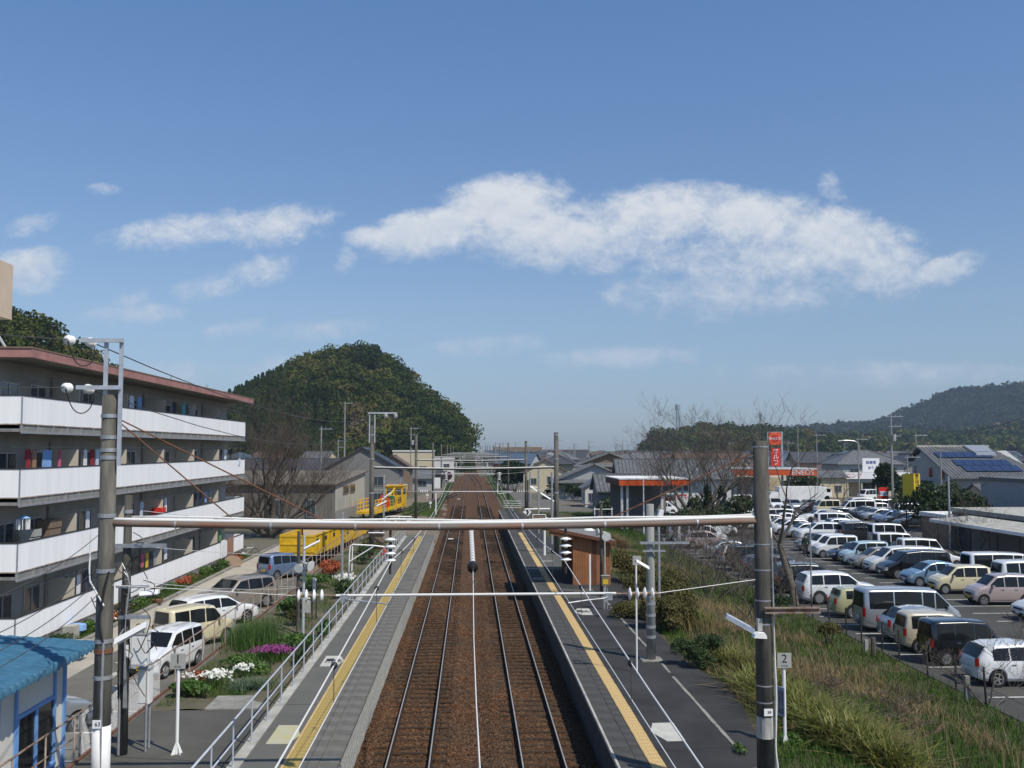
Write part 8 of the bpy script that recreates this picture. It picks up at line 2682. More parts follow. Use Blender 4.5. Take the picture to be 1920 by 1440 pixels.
def hill(name, sil, Y0, dyf, dyb, tree_h, step, pw=1.25):
 """terrain whose skyline, seen from the footbridge, follows the surveyed outline"""
 prof = [(P(u, 842, Y0).x, max(0.0, P(u, v, Y0).z - tree_h)) for u, v in sil]
 x0, x1 = prof[0][0], prof[-1][0]
 xs = np.arange(x0, x1 + step, step)
 ys = np.arange(Y0 - dyf, Y0 + dyb + step, step)
 X, Y = np.meshgrid(xs, ys)
 base = interp(prof, X)

 def hz(X, Y):
  b = interp(prof, X)
  t = np.where(Y < Y0, (Y0 - Y) / dyf, (Y - Y0) / dyb)
  return b * np.clip(1 - np.abs(t) ** pw, 0, 1) - 0.6
 Z = hz(X, Y)
 V = np.stack([X, Y, Z], -1).reshape(-1, 3)
 k = len(xs)
 a = (np.arange(len(ys) - 1)[:, None] * k + np.arange(k - 1)[None, :]).ravel()
 F = np.stack([a, a + 1, a + k + 1, a + k], 1)
 struct(np_obj(name, V, F, M['shaded_hill_soil'], smooth=True))
 return hz, x0, x1, prof




M['shaded_hill_soil'] = mat('shaded_hill_soil', (0.014, 0.020, 0.007), 1.0, var=0.3, scale=0.05, spec=0)  # near-black ground: the shade between the crowns is put into its colour


def forest_mat(name, cols):
 """each crown carries its own number, which picks its green"""
 m = bpy.data.materials.new(name)
 m.use_nodes = True
 nt = m.node_tree
 b = nt.nodes['Principled BSDF']
 b.inputs['Roughness'].default_value = .8
 b.inputs['Specular IOR Level'].default_value = .06
 at = nt.nodes.new('ShaderNodeAttribute')
 at.attribute_name = 'crown_kind'
 r = nt.nodes.new('ShaderNodeValToRGB')
 for k, (p, c) in enumerate(cols):
  e = r.color_ramp.elements[k] if k < 2 else r.color_ramp.elements.new(p)
  e.position, e.color = p, (*c, 1)
 nt.links.new(at.outputs['Fac'], r.inputs[0])
 nt.links.new(r.outputs[0], b.inputs['Base Color'])
 tr = nt.nodes.new('ShaderNodeBsdfTranslucent')
 nt.links.new(r.outputs[0], tr.inputs[0])
 ms = nt.nodes.new('ShaderNodeMixShader')
 ms.inputs[0].default_value = .18
 nt.links.new(b.outputs[0], ms.inputs[1])
 nt.links.new(tr.outputs[0], ms.inputs[2])
 nt.links.new(ms.outputs[0], nt.nodes['Material Output'].inputs['Surface'])
 return m


WOOD = forest_mat('wood_leaves', [(0, (0.016, 0.029, 0.008)), (.3, (0.035, 0.055, 0.012)), (.55, (0.067, 0.084, 0.017)), (.75, (0.106, 0.104, 0.025)), (.9, (0.125, 0.093, 0.039)), (1, (0.131, 0.102, 0.072))])
WOOD_FAR = forest_mat('far_wood_leaves', [(0, (.012, .022, .010)), (.5, (.024, .036, .014)), (.85, (.038, .044, .018)), (1, (.050, .044, .028))])


def forest(name, hz, x0, x1, ya, yb, n, rad, leaves, size, m, jit=0.55, conifer=None, zmin=0.5):
 """many crowns of leaf clumps standing on a hill: one mass"""
 parts, kind = [], []
 X = nr.uniform(x0, x1, n)
 Y = nr.uniform(ya, yb, n)
 Z = hz(X, Y)
 pn = noise2(X, Y, 9.0 / rad / 6, 17)
 for x, y, z, q in zip(X, Y, Z, pn):
  if z < zmin:
   continue
  r = rad * (0.5 + nr.beta(1.6, 2.6) * 1.3)
  k = float(np.clip(.42 + .55 * q + nr.normal(0, .2), 0, 1))
  if conifer is not None and conifer(x, y, z):
   r = min(r, rad * .85)
   h = r * 2.3
   kk = int(leaves * 0.8)
   t = nr.uniform(0, 1, kk) ** 0.8
   a = nr.uniform(0, 6.283, kk)
   rr = r * 0.62 * (1 - t) * nr.uniform(0.75, 1.1, kk)
   C = np.stack([x + rr * np.cos(a), y + rr * np.sin(a), z - 1 + 0.1 * h + t * h * 0.85], 1)
   N = np.stack([np.cos(a), np.sin(a), np.full(kk, 0.5)], 1)
   q = leaf_quads(C, N, size * 0.8, 0.4)
   k = .12 + .35 * k
  else:
   kk = int(leaves * (r / rad) ** 1.5) + 12
   C, D = crown_points((x, y, z + r * 0.5), (r, r, r * nr.uniform(0.6, 0.9)), kk, lobes=6)
   q = leaf_quads(C, D, size, jit)
  parts.append(q)
  kind.append(np.clip(np.repeat(k + nr.normal(0, .05, len(q[0]) // 4), 4), 0, 1))
 o = struct(np_obj(name, *cat(parts), m), kind='stuff')
 at = o.data.attributes.new('crown_kind', 'FLOAT', 'POINT')
 at.data.foreach_set('value', np.concatenate(kind).astype(np.float32))
 return o


def noise2(x, y, s, seed):
 r = np.random.RandomState(seed)
 v = np.zeros_like(x)
 for _ in range(7):
  a, b, c = r.uniform(-1, 1, 3)
  v = v + np.sin((a * x + b * y) * s + c * 6)
 return v / 7


SIL_C = [(380, 815), (405, 788), (430, 757), (470, 726), (520, 698), (560, 681), (600, 665), (640, 652), (680, 648), (710, 654), (735, 674), (765, 706), (780, 726), (810, 742), (845, 766), (862, 784), (872, 802), (880, 832)]
hz, hx0, hx1, prof = hill('wooded_hill', SIL_C, 520, 150, 120, 6.5, 4.0, 1.5)
yline = lambda x, y, z: x < P(585, 842, y).x + 14 * math.sin(z * .13)
forest('hill_wood', hz, hx0 + 4, hx1 - 1.5, 372, 530, 1150, 5.6, 170, 0.62, WOOD, conifer=yline)
SIL_L = [(-260, 520), (-120, 545), (-40, 555), (0, 572), (40, 580), (90, 602), (130, 628), (170, 655), (210, 680), (260, 702), (310, 735), (350, 790), (380, 840)]
hz2, ax0, ax1, _ = hill('left_hill', SIL_L, 300, 110, 80, 6.5, 4.0, 1.5)
forest('left_hill_wood', hz2, ax0 + 20, ax1, 195, 310, 480, 5.4, 170, 0.55, WOOD)
SIL_S = [(1192, 842), (1204, 836), (1216, 820), (1232, 808), (1260, 801), (1300, 797), (1340, 796), (1400, 799), (1450, 802), (1490, 810), (1540, 818), (1600, 830), (1660, 842)]
hz3, sx0, sx1, _ = hill('low_hill', SIL_S, 900, 160, 120, 9.0, 9.0, 1.4)
forest('low_hill_wood', hz3, sx0, sx1, 745, 915, 900, 7, 60, 1.4, WOOD)
SIL_M = [(1380, 842), (1440, 815), (1480, 804), (1530, 800), (1580, 795), (1640, 790), (1680, 777), (1720, 759), (1760, 742), (1800, 729), (1840, 730), (1880, 724), (1930, 716), (2000, 700), (2100, 688), (2250, 720), (2400, 790), (2500, 842)]
hz4, mx0, mx1, _ = hill('mountain', SIL_M, 2000, 700, 500, 17.0, 24.0, 1.3)
forest('mountain_wood', hz4, mx0, P(2010, 842, 2000).x, 1380, 2030, 4300, 13, 34, 3.4, WOOD_FAR)
SIL_F = [(1440, 842), (1500, 828), (1560, 819), (1620, 816), (1680, 812), (1740, 818), (1800, 810), (1860, 803), (1930, 795), (2050, 800), (2200, 842)]
hz5, fx0, fx1, _ = hill('foothill', SIL_F, 1150, 230, 160, 11.0, 14.0, 1.4)
forest('foothill_wood', hz5, fx0, P(2010, 842, 1150).x, 935, 1170, 1200, 9, 40, 2.1, WOOD)


# ================================================================ bare trees
def bare_tree(label, base, height, spread, seed, r0, m='twig', trunks=None, depth=6, name='bare_tree', zlift=0.45, droop=0.0, fork=(2, 3, 3)):
 t = thing(name, label, 'tree', base)
 R_ = random.Random(seed)
 trunk, crown = MB(), MB()
 segs = []

 def grow(p, d, L, r, lv):
  n = 3 if lv < depth - 1 else 2
  pts, rs = [p.copy()], [r]
  q, dd = p.copy(), d.copy()
  for i in range(n):
   dd = (dd + Vector((R_.uniform(-1, 1), R_.uniform(-1, 1), R_.uniform(-.35, .8) - droop * lv * .12)) * .20).normalized()
   q = q + dd * (L / n)
   pts.append(q.copy())
   rs.append(r * (1 - .38 * (i + 1) / n))
  (trunk if lv < 2 else crown).tube(pts, rs, 7 if lv < 2 else (5 if lv < 3 else 3), caps=False)
  if lv >= depth:
   return
  k = R_.choice(fork) if lv < depth - 1 else R_.choice((3, 4))
  for j in range(k):
   i = n if j == 0 else R_.randint(1, n)
   a = R_.uniform(0, 6.28)
   side = Vector((math.cos(a), math.sin(a), R_.uniform(-.1, zlift)))
   nd = (dd + side * R_.uniform(.45, .95) * spread).normalized()
   grow(pts[i], nd, L * R_.uniform(.58, .82), max(.006, rs[i] * R_.uniform(.5, .72)), lv + 1)
 for (d, L, r) in trunks or [((0, 0, 1), height * .3, r0)]:
  grow(Vector((0, 0, -.2)), Vector(d).normalized(), L, r, 0)
 trunk.build('trunk', M['bark'], t, smooth=True)
 crown.build('crown', M[m], t)
 return t


tl = bare_tree('big bare spreading tree between the flats and the old workshop', Vector((-19.6, 99, -.3)), 10, 1.0, 4, .24, 'twig_red',
               [((-.85, 0, 1), 4.3, .24), ((-.5, .2, 1), 4.7, .24), ((-.15, -.2, 1), 5.0, .26), ((.15, 0, 1), 5.1, .28), ((.5, .1, 1), 4.8, .24), ((.95, -.1, 1), 4.4, .22), ((1.3, .1, .8), 3.3, .15), ((-1.2, -.1, .8), 3.2, .15), ((.2, -.5, 1), 3.6, .15)], 6, zlift=.6, fork=(3, 3, 4))
tr_ = bare_tree('large gnarled bare tree wrapped in ivy before the orange canopies', Vector((23.6, 101, -.3)), 11, 1.05, 12, .34, 'twig',
    [((-.55, 0, 1), 4.6, .30), ((.15, 0, 1), 5.0, .34), ((.75, .1, 1), 4.8, .30), ((-1.0, -.2, .8), 4.0, .2), ((1.25, 0, .75), 4.0, .2), ((.4, -.3, 1), 4.2, .2)], 6, zlift=.55, fork=(3, 3, 4))
tb = bare_tree('leaning bare tree with a forked trunk at the corner of the car park', Vector((17.9, 54.8, -.25)), 7, 1.1, 23, .26, 'twig',
               [((-.28, 0, 1), 3.6, .24), ((.30, .1, 1), 2.2, .11)], 6, zlift=.4)
tb2 = bare_tree('low tangle of bare brushwood between the lamp pole and the right mast', Vector((13.4, 47, .2)), 4, 1.3, 31, .07, 'twig', [((-.6, 0, .8), 1.6, .05), ((.4, .2, 1), 1.7, .06), ((1, -.2, .7), 1.6, .05), ((0, .5, .9), 1.5, .05), ((-.2, -.5, 1), 1.6, .05)], 5, name='brushwood', zlift=.2)
for k, (x, y, lab) in enumerate(((14.6, 66, 'tangle of bare stems beyond the right mast, the far one'), (14.2, 60.5, 'tangle of bare stems left of the right mast'), (12.8, 54, 'reddish brushwood on the bank behind the right mast'), (14.8, 73, 'thicket of bare stems seen under the beam'))):
 bare_tree(lab, Vector((x, y, float(bank_z(x, y)))), 4, 1.35, 80 + k, .07, ('twig', 'twig_red')[k % 2], [((-.7, 0, .7), 1.9, .05), ((.3, .2, 1), 2.1, .05), ((-.2, -.4, 1), 1.9, .05), ((.9, 0, .6), 1.8, .05)], 4, name='brushwood', zlift=.2, fork=(3, 3, 4))
tb3 = bare_tree('bare brushwood beside the leaning tree', Vector((15.6, 58, .0)), 4, 1.3, 37, .07, 'twig_red', [((-.7, 0, .7), 1.8, .06), ((.3, .2, 1), 2.0, .06), ((-.3, -.4, 1), 1.8, .05), ((.8, 0, .6), 1.6, .05)], 5, name='brushwood', zlift=.2)
bare_tree('bare shrub at the right edge in front of the sheds', Vector((38.0, 75, -.2)), 4, 1.1, 41, .08, 'twig', [((-.5, 0, .8), 2.4, .07), ((.3, 0, 1), 2.6, .08), ((-.9, -.2, .5), 2.2, .06), ((.8, 0, .8), 2.2, .06)], 5, name='bare_shrub')
bare_tree('bare shrub at the right edge in front of the white hatchback', Vector((17.3, 33.2, -.2)), 3, 1.2, 43, .05, 'twig', [((-.5, 0, .8), 1.2, .035), ((.3, 0, 1), 1.3, .04), ((.9, .1, .5), 1.2, .03)], 5, name='bare_shrub')
bare_tree('small pinkish bare tree with a knotted crown in the platform border', Vector((8.95, 36.0, .7)), 2, 1.6, 47, .07, 'twig_dry', [((.1, 0, 1), .8, .07)], 5, zlift=.05, droop=.5) if 'twig_dry' in M else None
for (u, vb, Y, h, sd, lab) in ((1575, 905, 150, 6, 51, 'bare tree behind the petrol station sign'), (1690, 905, 150, 5, 53, 'bare brown tree behind the yellow sign'), (1205, 890, 150, 5, 57, 'reddish bare tree by the tiled sheds'), (1880, 935, 112, 6, 59, 'bare tree at the right edge before the pale lean-to')):
 b = P(u, vb, Y)
 bare_tree(lab, Vector((b.x, Y, -.3)), h, 1.0, sd, .12, 'twig_red', [((-.3, 0, 1), h * .36, .12), ((.4, 0, 1), h * .36, .12)], 5)


# ---------------------------------------------------------------- ivy, hedges and bushes
def bush(label, c, r, n, size, m='leaf_bush', name='bush', stems=True, lobes=8, jit=.6, group=None, clumps=None):
 t = thing(name, label, 'bush', (c[0], c[1], c[2]), 0, group)
 parts = []
 for (dx, dy, dz, k) in (clumps or [(0, 0, 0, 1)]):
  C, D = crown_points((dx, dy, dz + r[2] * .9 * k), (r[0] * k, r[1] * k, r[2] * k), int(n * k * k / 1.0), lobes)
  parts.append(leaf_quads(C, D, size, jit))
 o = np_obj('foliage', *cat(parts), M[m], t)
 mb = MB()
 for j in range(6):
  a = j * 1.05
  mb.tube([(.06 * math.cos(a), .06 * math.sin(a), -.15), (r[0] * .5 * math.cos(a), r[1] * .5 * math.sin(a), r[2] * 1.0)], .02 + .01 * r[0], 4, caps=False, r1=.008)
 mb.build('stems', M['bark'], t)
 return t


for (dx, dz, rx, rz_) in ((-.9, 2.6, .7, 1.6), (.6, 3.2, .7, 1.8), (0.1, 1.4, 1.6, 1.3), (1.9, 3.9, .6, .9)):
 C, D = crown_points((dx, -.3, dz), (rx, .6, rz_), int(900 * rx * rz_), 7)
 np_obj('ivy', *leaf_quads(C, D, .11, .7), M['leaf_bush'], tr_)
bush('dark bushy evergreen under the big bare tree, the left one', (20.6, 97, -.3), (3.0, 1.3, 1.5), 1700, .14)
bush('dark bushy evergreen under the big bare tree, the right one', (26.6, 98, -.3), (3.0, 1.3, 2.1), 2000, .14)
for i, (u, Y, rx, rz_, lab) in enumerate([(1735, 104, 3.2, 2.6, 'dark evergreen hedge bush below the yellow sign'), (1770, 102, 3.6, 2.8, 'dark evergreen hedge bush second from the yellow sign'), (1768, 112, 2.4, 2.9, 'tall dark bush in front of the solar house wall'), (1810, 100, 3.4, 2.2, 'dark hedge bush behind the pale steel pole'), (1850, 98, 3.0, 1.7, 'low dark hedge bush above the shed roof'), (1700, 150, 4, 2.6, 'dark shrubs behind the street pole'), (1660, 175, 3, 3.2, 'palm like shrub beside the shop'), (1742, 128, 6, 2.4, 'dark shady shrubs beneath the solar house gable'), (1790, 126, 5, 2.0, 'dark shady shrubs along the foot of the solar house'),
                 (965, 205, 4.5, 3.4, 'dark rounded evergreen tree left of the cream house'), (948, 212, 3.0, 2.6, 'smaller dark evergreen beside the far road'), (1095, 165, 3.5, 1.6, 'garden shrubs in front of the tiled gable house'), (1130, 160, 3, 1.8, 'garden shrubs left of the storehouse'), (1165, 122, 2.6, 1.8, 'dark shrubs under the left end of the orange canopy'), (1148, 119, 2.4, 1.5, 'dark shrubs by the grey tiled shed'), (1060, 172, 4, 1.7, 'dark hedge behind the second right mast'), (1500, 168, 4, 2.6, 'dark shrubs behind the petrol station')]):
 b = P(u, 900, Y)
 bush(lab, (b.x, Y, -.3), (rx, rx * .7, rz_), int(420 * rx * rz_ / 2), .16 if Y < 140 else .24, 'leaf_bush' if i % 3 else 'leaf_dark', group=None)
# platform border
bush('clipped dark round bushes at the edge of platform 2', (7.62, 34.2, .82), (.46, .46, .44), 1800, .030, 'leaf_bush', jit=.5, clumps=[(-.42, .45, .22, .85), (.0, -.15, .05, 1.0), (.62, .25, .28, 1.1), (.45, -.3, -.1, .8), (-.1, .3, .3, .8)])
bush('spreading olive shrub behind the pale platform pole', (7.9, 41.4, .7), (.8, .9, 1.05), 5200, .048, 'leaf_olive', jit=.9, clumps=[(0, 0, 0, 1.0), (.9, .6, .1, .9), (.4, -.6, -.1, .8)])
bush('low spreading green brown shrub left of the pale platform pole', (7.5, 44.0, .75), (.95, .8, .50), 3200, .045, 'leaf_olive', jit=.9, clumps=[(-.5, .4, 0, .9), (.4, 0, 0, .9)])
bush('brownish shrub behind the brown shelter', (8.6, 56.0, .7), (1.0, 1.2, 1.0), 3000, .055, 'leaf_olive', jit=.9, clumps=[(0, 0, 0, 1), (.8, -1.5, 0, .9)])
bush('olive shrub between the shelter and the small square sign', (8.6, 49.5, .7), (1.0, 1.0, .95), 3000, .05, 'leaf_olive', jit=.9, clumps=[(0, 0, 0, 1), (.7, -1.0, 0, .8), (1.6, .4, -.1, .9)])
bush('small green shrub by the diamond sign', (4.9 + .6, 93, PZ - .1), (.7, .7, .45), 600, .07, 'leaf_garden')
bush('dark shrub beyond the diamond sign', (7.4, 103, .2), (1.3, 1.0, .8), 900, .08, 'leaf_bush')

# ---------------------------------------------------------------- rough grass on the bank
def scatter(n, x0, x1, y0, y1, pw=1.5):
 x = nr.uniform(x0, x1, n)
 y = y0 + (y1 - y0) * nr.uniform(0, 1, n) ** pw
 return x, y


def field(name, n, x0, x1, y0, y1, h, w, m, lean, seg=1, curl=0.0, mask=None, pw=1.5, zf=None):
 x, y = scatter(n, x0, x1, y0, y1, pw)
 if mask is not None:
  k = mask(x, y)
  x, y = x[k], y[k]
 z = (zf or bank_z)(x, y)
 hh = h(x, y) if callable(h) else h
 return struct(np_obj(name, *blades(np.stack([x, y, z - .02], 1), hh, w, lean, seg, curl), M[m]), kind='stuff')


def edge_x(y):
 ys_ = [p[1] for p in back]; xs_ = [p[0] for p in back]
 return np.interp(y, ys_, xs_)


on_bank = lambda x, y: (x > edge_x(y) + .12)
gm = lambda x, y: on_bank(x, y) & ((noise2(x, y, .9, 3) > -.12) | (x > 13.5))
dm = lambda x, y: on_bank(x, y) & (noise2(x, y, .9, 3) < -.02) & (x < 15.2)
M['grass_lush'] = mat('grass_lush', (0.075, 0.155, 0.016), .7, col2=(0.035, 0.085, 0.010), scale=1.6, detail=4, trans=.3, spec=.2)
field('grass', 52000, 6.8, 17.3, 22, 95, .24, .034, 'grass', .7, 1, 0, gm)
field('grass', 30000, 6.8, 17.25, 20, 60, .16, .030, 'grass_lush', .9, 1, 0, lambda x, y: on_bank(x, y) & (noise2(x, y, 1.8, 4) > -.05))
field('dry_grass', 30000, 7.2, 15.5, 22, 80, .42, .026, 'grass_dry', .8, 2, .5, dm)
# tall pale reeds
field('dry_reeds', 1700, 8.6, 12.8, 30, 44, 1.0, .024, 'grass_dry', .55, 3, .35, lambda x, y: noise2(x, y, 1.3, 9) > -.05)
field('dry_reeds', 700, 9, 15.5, 24, 52, .85, .022, 'grass_dry', .4, 3, .3, None)
# ground cover beyond
field('grass', 26000, 6.9, 17, 90, 135, .25, .05, 'grass', .8, 1, 0, None, 1.0, lambda x, y: np.full_like(x, -.28) + .3 * (1 - smooth(90, 112, y)))
for (x0, x1, y0, y1, n) in ((4.9, 7.5, 126, 330, 9000), (-5.4, -4.2, 126, 330, 7000), (-9, -4.6, 128, 160, 3500), (-14, -10, 118, 128, 1500)):
 field('grass', n, x0, x1, y0, y1, .3, .06, 'grass', .8, 1, 0, None, 1.0, lambda x, y: np.full_like(x, -.3))
# heap of dead cuttings beyond the shelter
for (cx, cy, rx, ry, h, n, lab) in ((11.3, 84, 1.9, 2.4, .7, 5200, 'heap of pale dead stalks beyond the shelter roof, the right one'), (8.8, 95, 2.4, 3.0, .8, 5200, 'heap of pale dead stalks behind the second right mast')):
 a, q = nr.uniform(0, 6.28, n), np.sqrt(nr.uniform(0, 1, n))
 x, y = cx + rx * q * np.cos(a), cy + ry * q * np.sin(a)
 z = bank_z(x, y) + h * (1 - q ** 2) * nr.uniform(.2, 1, n)
 o = np_obj('brush_heap', *blades(np.stack([x, y, z], 1), .65, .035, 1.4, 2, .7), M['grass_dry'])
 tag(o, lab, 'brush heap')
# small pinkish tree built after its material
M['twig_dry'] = mat('twig_dry', (0.20, 0.13, 0.085), .95, var=.25, scale=4)
bare_tree('small pinkish bare tree with a flat knotted crown in the platform border', Vector((8.95, 36.2, .7)), 2, 1.7, 47, .07, 'twig_dry', [((.1, 0, 1), .85, .07)], 5, zlift=.0, droop=.3)
# pale bramble tangles lower right
for i, (x, y, lab) in enumerate(((11.4, 26.5, 'pale bramble tangle beyond the sword leaved hedge'), (12.6, 29.5, 'brown bramble tangle in the middle of the bank'), (10.7, 29.8, 'grey bramble tangle beside the sword leaved hedge'))):
 bare_tree(lab, Vector((x, y, float(bank_z(x, y)))), 1, 1.6, 61 + i, .025, ('twig_dry', 'twig', 'twig_red')[i], [((-.8, 0, .5), .6, .02), ((.6, .3, .6), .6, .02), ((0, -.6, .5), .6, .02), ((.3, .6, .7), .6, .02)], 5, name='bramble', zlift=.1)

# sword leaved plants
def sword(label, path, n, h=.85, w=.034, spread=.5):
 p = np.array(path, float)
 t = nr.uniform(0, len(p) - 1.001, n)
 i = t.astype(int)
 c = p[i] + (p[i + 1] - p[i]) * (t - i)[:, None]
 x = c[:, 0] + nr.normal(0, spread, n) * .55
 y = c[:, 1] + nr.normal(0, spread, n) * .55
 z = bank_z(x, y)
 b = thing('sword_leaf_plant', label, 'plant', (p[0][0], p[0][1], float(bank_z(p[0][0], p[0][1]))))
 V, F = blades(np.stack([x, y, z - .03], 1), h, w, .75, 4, .75)
 V = V - np.array(b.location)
 np_obj('leaves', V, F, M['leaf_sword'], b)['kind'] = 'stuff'
 k = n // 7
 V, F = blades(np.stack([x[:k], y[:k], z[:k] - .03], 1), h * .7, w, 1.2, 3, .9)
 np_obj('dead_leaves', V - np.array(b.location), F, M['grass_dry'], b)['kind'] = 'stuff'
 return b


sword('long hedge of yellowish sword leaves running down beside the number 2 sign', [(9.0, 31.6), (9.3, 29), (9.6, 27), (9.9, 25.2)], 3000, .9, .06, .62)
sword('clump of sword leaves on the near end of the hedge at the lower edge', [(9.9, 25.2), (10.2, 23.8)], 650, .9, .055, .5)
sword('clump of sword leaves left of the right mast beyond the round bushes', [(8.7, 35.2), (9.3, 33.6)], 620, .85, .05, .42)
sword('clump of grassy leaves behind the olive shrub', [(9.0, 43.5), (9.6, 41.5)], 700, .95, .04, .5)
bush('small bright green weeds at the foot of the number 2 sign', (8.15, 25.6, .72), (.38, .38, .18), 260, .055, 'leaf_garden', name='weed')
bush('small green weeds on the bank below the round bushes', (8.8, 31.2, .72), (.5, .5, .14), 260, .05, 'leaf_garden', name='weed')
bush('grass tuft growing in the old kerb of platform 2', (6.62, 24.6, PZ), (.16, .4, .09), 220, .03, 'leaf_garden', name='weed')
bush('clipped square shrub in the grass by the silver van', (15.7, 43.6, -.1), (.55, .5, .55), 1300, .045, 'leaf_olive')
bush('dark clipped hedge behind the rusty bracket below the leaning tree', (15.4, 51, -.1), (1.2, .6, .55), 1600, .06, 'leaf_bush')

# ---------------------------------------------------------------- garden of platform 1
gz_ = lambda x, y: np.full_like(np.asarray(x, float), .82)
field('garden_grass', 15000, -9.1, -6.2, 31, 84, .15, .02, 'grass', .8, 1, 0, lambda x, y: noise2(x, y, 1.6, 5) > .0, 1.4, gz_)
field('garden_weeds', 5000, -9.15, -5.75, 30, 70, .08, .03, 'leaf_garden', 1.0, 1, 0, lambda x, y: noise2(x, y, 1.6, 6) > .05, 1.4, gz_)
GP = [('bright green leafy plants at the near corner of the garden', -8.5, 31.2, .75, .55, .24, 900, .055, 'leaf_garden'), ('pale green bushy plants behind the white flowers', -7.9, 35.0, .7, .7, .30, 900, .05, 'leaf_garden'), ('low green plants before the purple flowers', -7.2, 34.0, .7, .6, .22, 800, .05, 'leaf_garden'),
      ('leafy green plants right of the purple flowers', -6.5, 38.2, .7, .8, .34, 900, .07, 'leaf_garden'), ('reddish green stalks near the speaker pole', -7.4, 43.4, .5, .6, .55, 900, .05, 'leaf_bronze'), ('bright green plants beside the parked white estate', -8.2, 46.0, .6, .8, .45, 900, .07, 'leaf_garden'),
      ('dark green seedlings along the handrail', -5.95, 36.6, .22, 1.4, .26, 700, .055, 'leaf_bush'), ('bright green clump by the handrail', -5.9, 41.2, .3, .8, .3, 600, .06, 'leaf_garden'), ('leafy shrub right of the grey pole', -6.4, 51, .5, .9, .55, 900, .06, 'leaf_bush'), ('green plants below the red leaved shrub', -8.3, 54.5, .8, 1.2, .45, 1000, .07, 'leaf_garden'),
      ('red leaved shrub behind the horn loudspeakers', -8.2, 60, .8, 1.1, .5, 900, .07, 'flower_red'), ('green shrub in front of the far mast', -6.9, 66, .6, 1.2, .6, 800, .07, 'leaf_bush'), ('pale grey green plants by the far end of the handrail', -7.0, 76, 1.1, 2.0, .4, 900, .09, 'leaf_olive'), ('rust coloured plants near the white flowers', -8.75, 33.2, .3, .4, .22, 400, .04, 'flower_red')]
for (lab, x, y, rx, ry, rz_, n, sz, m) in GP:
 bush(lab, (x, y, .80), (rx, ry, rz_), n, sz, m, name='garden_plant')
b = thing('tall_grass_clump', 'tall feathery green grass clump beside the cream kei car', 'plant', (-8.3, 39.2, .8))
x, y = nr.normal(-8.3, .45, 2600), nr.normal(39.2, .8, 2600)
V, F = blades(np.stack([x, y, np.full(2600, .8)], 1), .85, .016, .4, 2, .3)
np_obj('leaves', V - np.array(b.location), F, M['leaf_garden'], b)['kind'] = 'stuff'
b = thing('leafy_rosette', 'blue green rosette plants at the paved corner of the garden', 'plant', (-6.9, 32.2, .8))
x, y = nr.normal(-6.9, .28, 500), nr.normal(32.2, .3, 500)
V, F = blades(np.stack([x, y, np.full(500, .8)], 1), .34, .03, 1.0, 3, .8)
np_obj('leaves', V - np.array(b.location), F, mat('leaf_blue', (.06, .10, .055), .5, col2=(.12, .17, .09), scale=3, trans=.2), b)['kind'] = 'stuff'


def flowers(label, c, r, n, size, m, stem='leaf_garden', h=.3):
 t = thing('flower_clump', label, 'flowers', c)
 x, y = nr.normal(0, r[0] * .5, n), nr.normal(0, r[1] * .5, n)
 z = h * nr.uniform(.75, 1.15, n) + .06 * (1 - (x / r[0]) ** 2)
 V, F = leaf_quads(np.stack([x, y, z], 1), np.tile([0, -.4, 1.0], (n, 1)), size, .5, 1.0)
 V2, F2 = leaf_quads(np.stack([x, y, z + .008], 1), np.tile([.3, -.6, .6], (n, 1)), size * .8, .6, 1.0)
 np_obj('blossoms', *cat([(V, F), (V2, F2)]), M[m], t)['kind'] = 'stuff'
 k = n * 2
 x, y = nr.normal(0, r[0] * .55, k), nr.normal(0, r[1] * .55, k)
 np_obj('leaves', *blades(np.stack([x, y, np.zeros(k)], 1), h * 1.05, .018, .4, 2, .4), M[stem], t)['kind'] = 'stuff'
 return t


flowers('dense cluster of white flowers at the near end of the garden', (-8.0, 32.3, .80), (.42, .42), 150, .05, 'flower_white', h=.42)
flowers('smaller white flowers right of the dense white cluster', (-7.35, 33.4, .80), (.38, .3), 60, .045, 'flower_white', h=.38)
flowers('scattered white flowers left by the rusty fence', (-8.9, 32.6, .80), (.3, .4), 36, .04, 'flower_white', h=.3)
flowers('purple magenta flower bed beside the handrail', (-7.0, 36.5, .80), (.75, .5), 520, .035, 'flower_purple', h=.34)
flowers('row of white flowers in the far half of the garden', (-7.0, 56.5, .80), (.55, 1.3), 170, .06, 'flower_white', h=.4)
flowers('pale flower head beside the loudspeaker pole', (-7.9, 48.2, .80), (.25, .3), 40, .06, 'flower_white', h=.55)
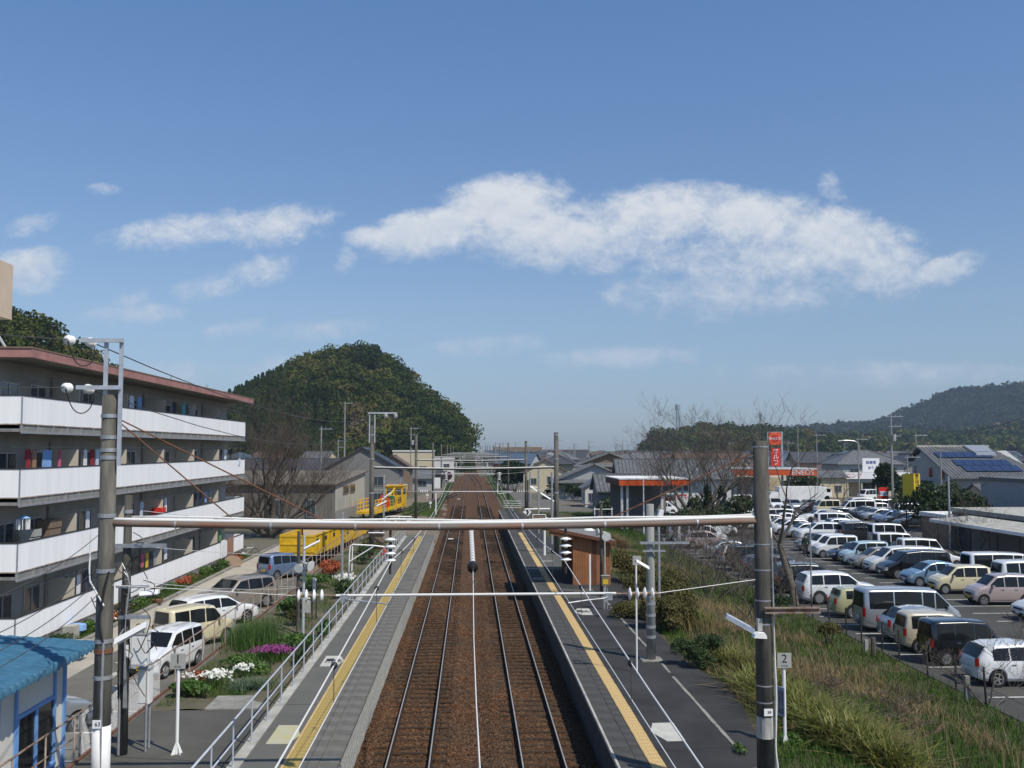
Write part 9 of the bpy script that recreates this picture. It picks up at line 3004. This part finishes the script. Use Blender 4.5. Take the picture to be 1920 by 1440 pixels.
# wooden stakes in the garden
tag(MB().cyl((0, 0, 0), (0, 0, .85), .075, .06, 7).build('wooden_stake', M['concrete_pale'], loc=(-7.55, 44.8, .8)), 'grey weathered stake in the garden before the speaker pole', 'stake')
# flower bed at the foot of the flats
fz = lambda x, y: np.full_like(np.asarray(x, float), LOT + .1)
field('bed_grass', 9000, -18.3, -17.3, 41, 80, .26, .025, 'grass', .8, 1, 0, None, 1.3, fz)
for i in range(15):
 y = 42.0 + i * 2.6 + nr.uniform(-.5, .5)
 m = ['leaf_garden', 'leaf_bush', 'leaf_garden', 'flower_red', 'leaf_olive'][i % 5]
 bush(['leafy green', 'dark green', 'bright green', 'reddish', 'olive'][i % 5] + ' plants in the bed at the foot of the flats, ' + ('near end' if i < 5 else 'middle' if i < 10 else 'far end'), (-17.8 + nr.uniform(-.2, .25), y, LOT + .08), (.5, .8, .30), 520, .06, m, name='garden_plant', group='plants along the foot of the flats, ' + str(['leafy', 'dark', 'bright', 'reddish', 'olive'][i % 5]) + (' near' if i < 5 else ' middle' if i < 10 else ' far'))
flowers('small white flowers in the bed below the flats', (-17.5, 50, LOT + .1), (.3, 2.5), 60, .05, 'flower_white', h=.3)
tag(MB().lathe([(.5, -.05), (.62, 0), (.5, .05)], (0, 0, .3), (.35, -.5, .8), 18).build('straw_mat', M['wall_brown'], loc=(-17.2, 74, LOT + .1)), 'round brown mat leaning in the bed at the far end of the flats', 'mat')
# ================================================================ air
hm = bpy.data.materials.new('haze')
hm.use_nodes = True
ht = hm.node_tree
ht.nodes.remove(ht.nodes['Principled BSDF'])
pv = ht.nodes.new('ShaderNodeVolumePrincipled')
pv.inputs['Color'].default_value = (0.62, 0.80, 1.0, 1)
pv.inputs['Density'].default_value = 0.00012
pv.inputs['Anisotropy'].default_value = 0.0
ht.links.new(pv.outputs[0], ht.nodes['Material Output'].inputs['Volume'])
o = MB().b2(-2600, 2600, -160, 3600, -1.4, 190).build('haze', hm)
o['kind'] = 'stuff'
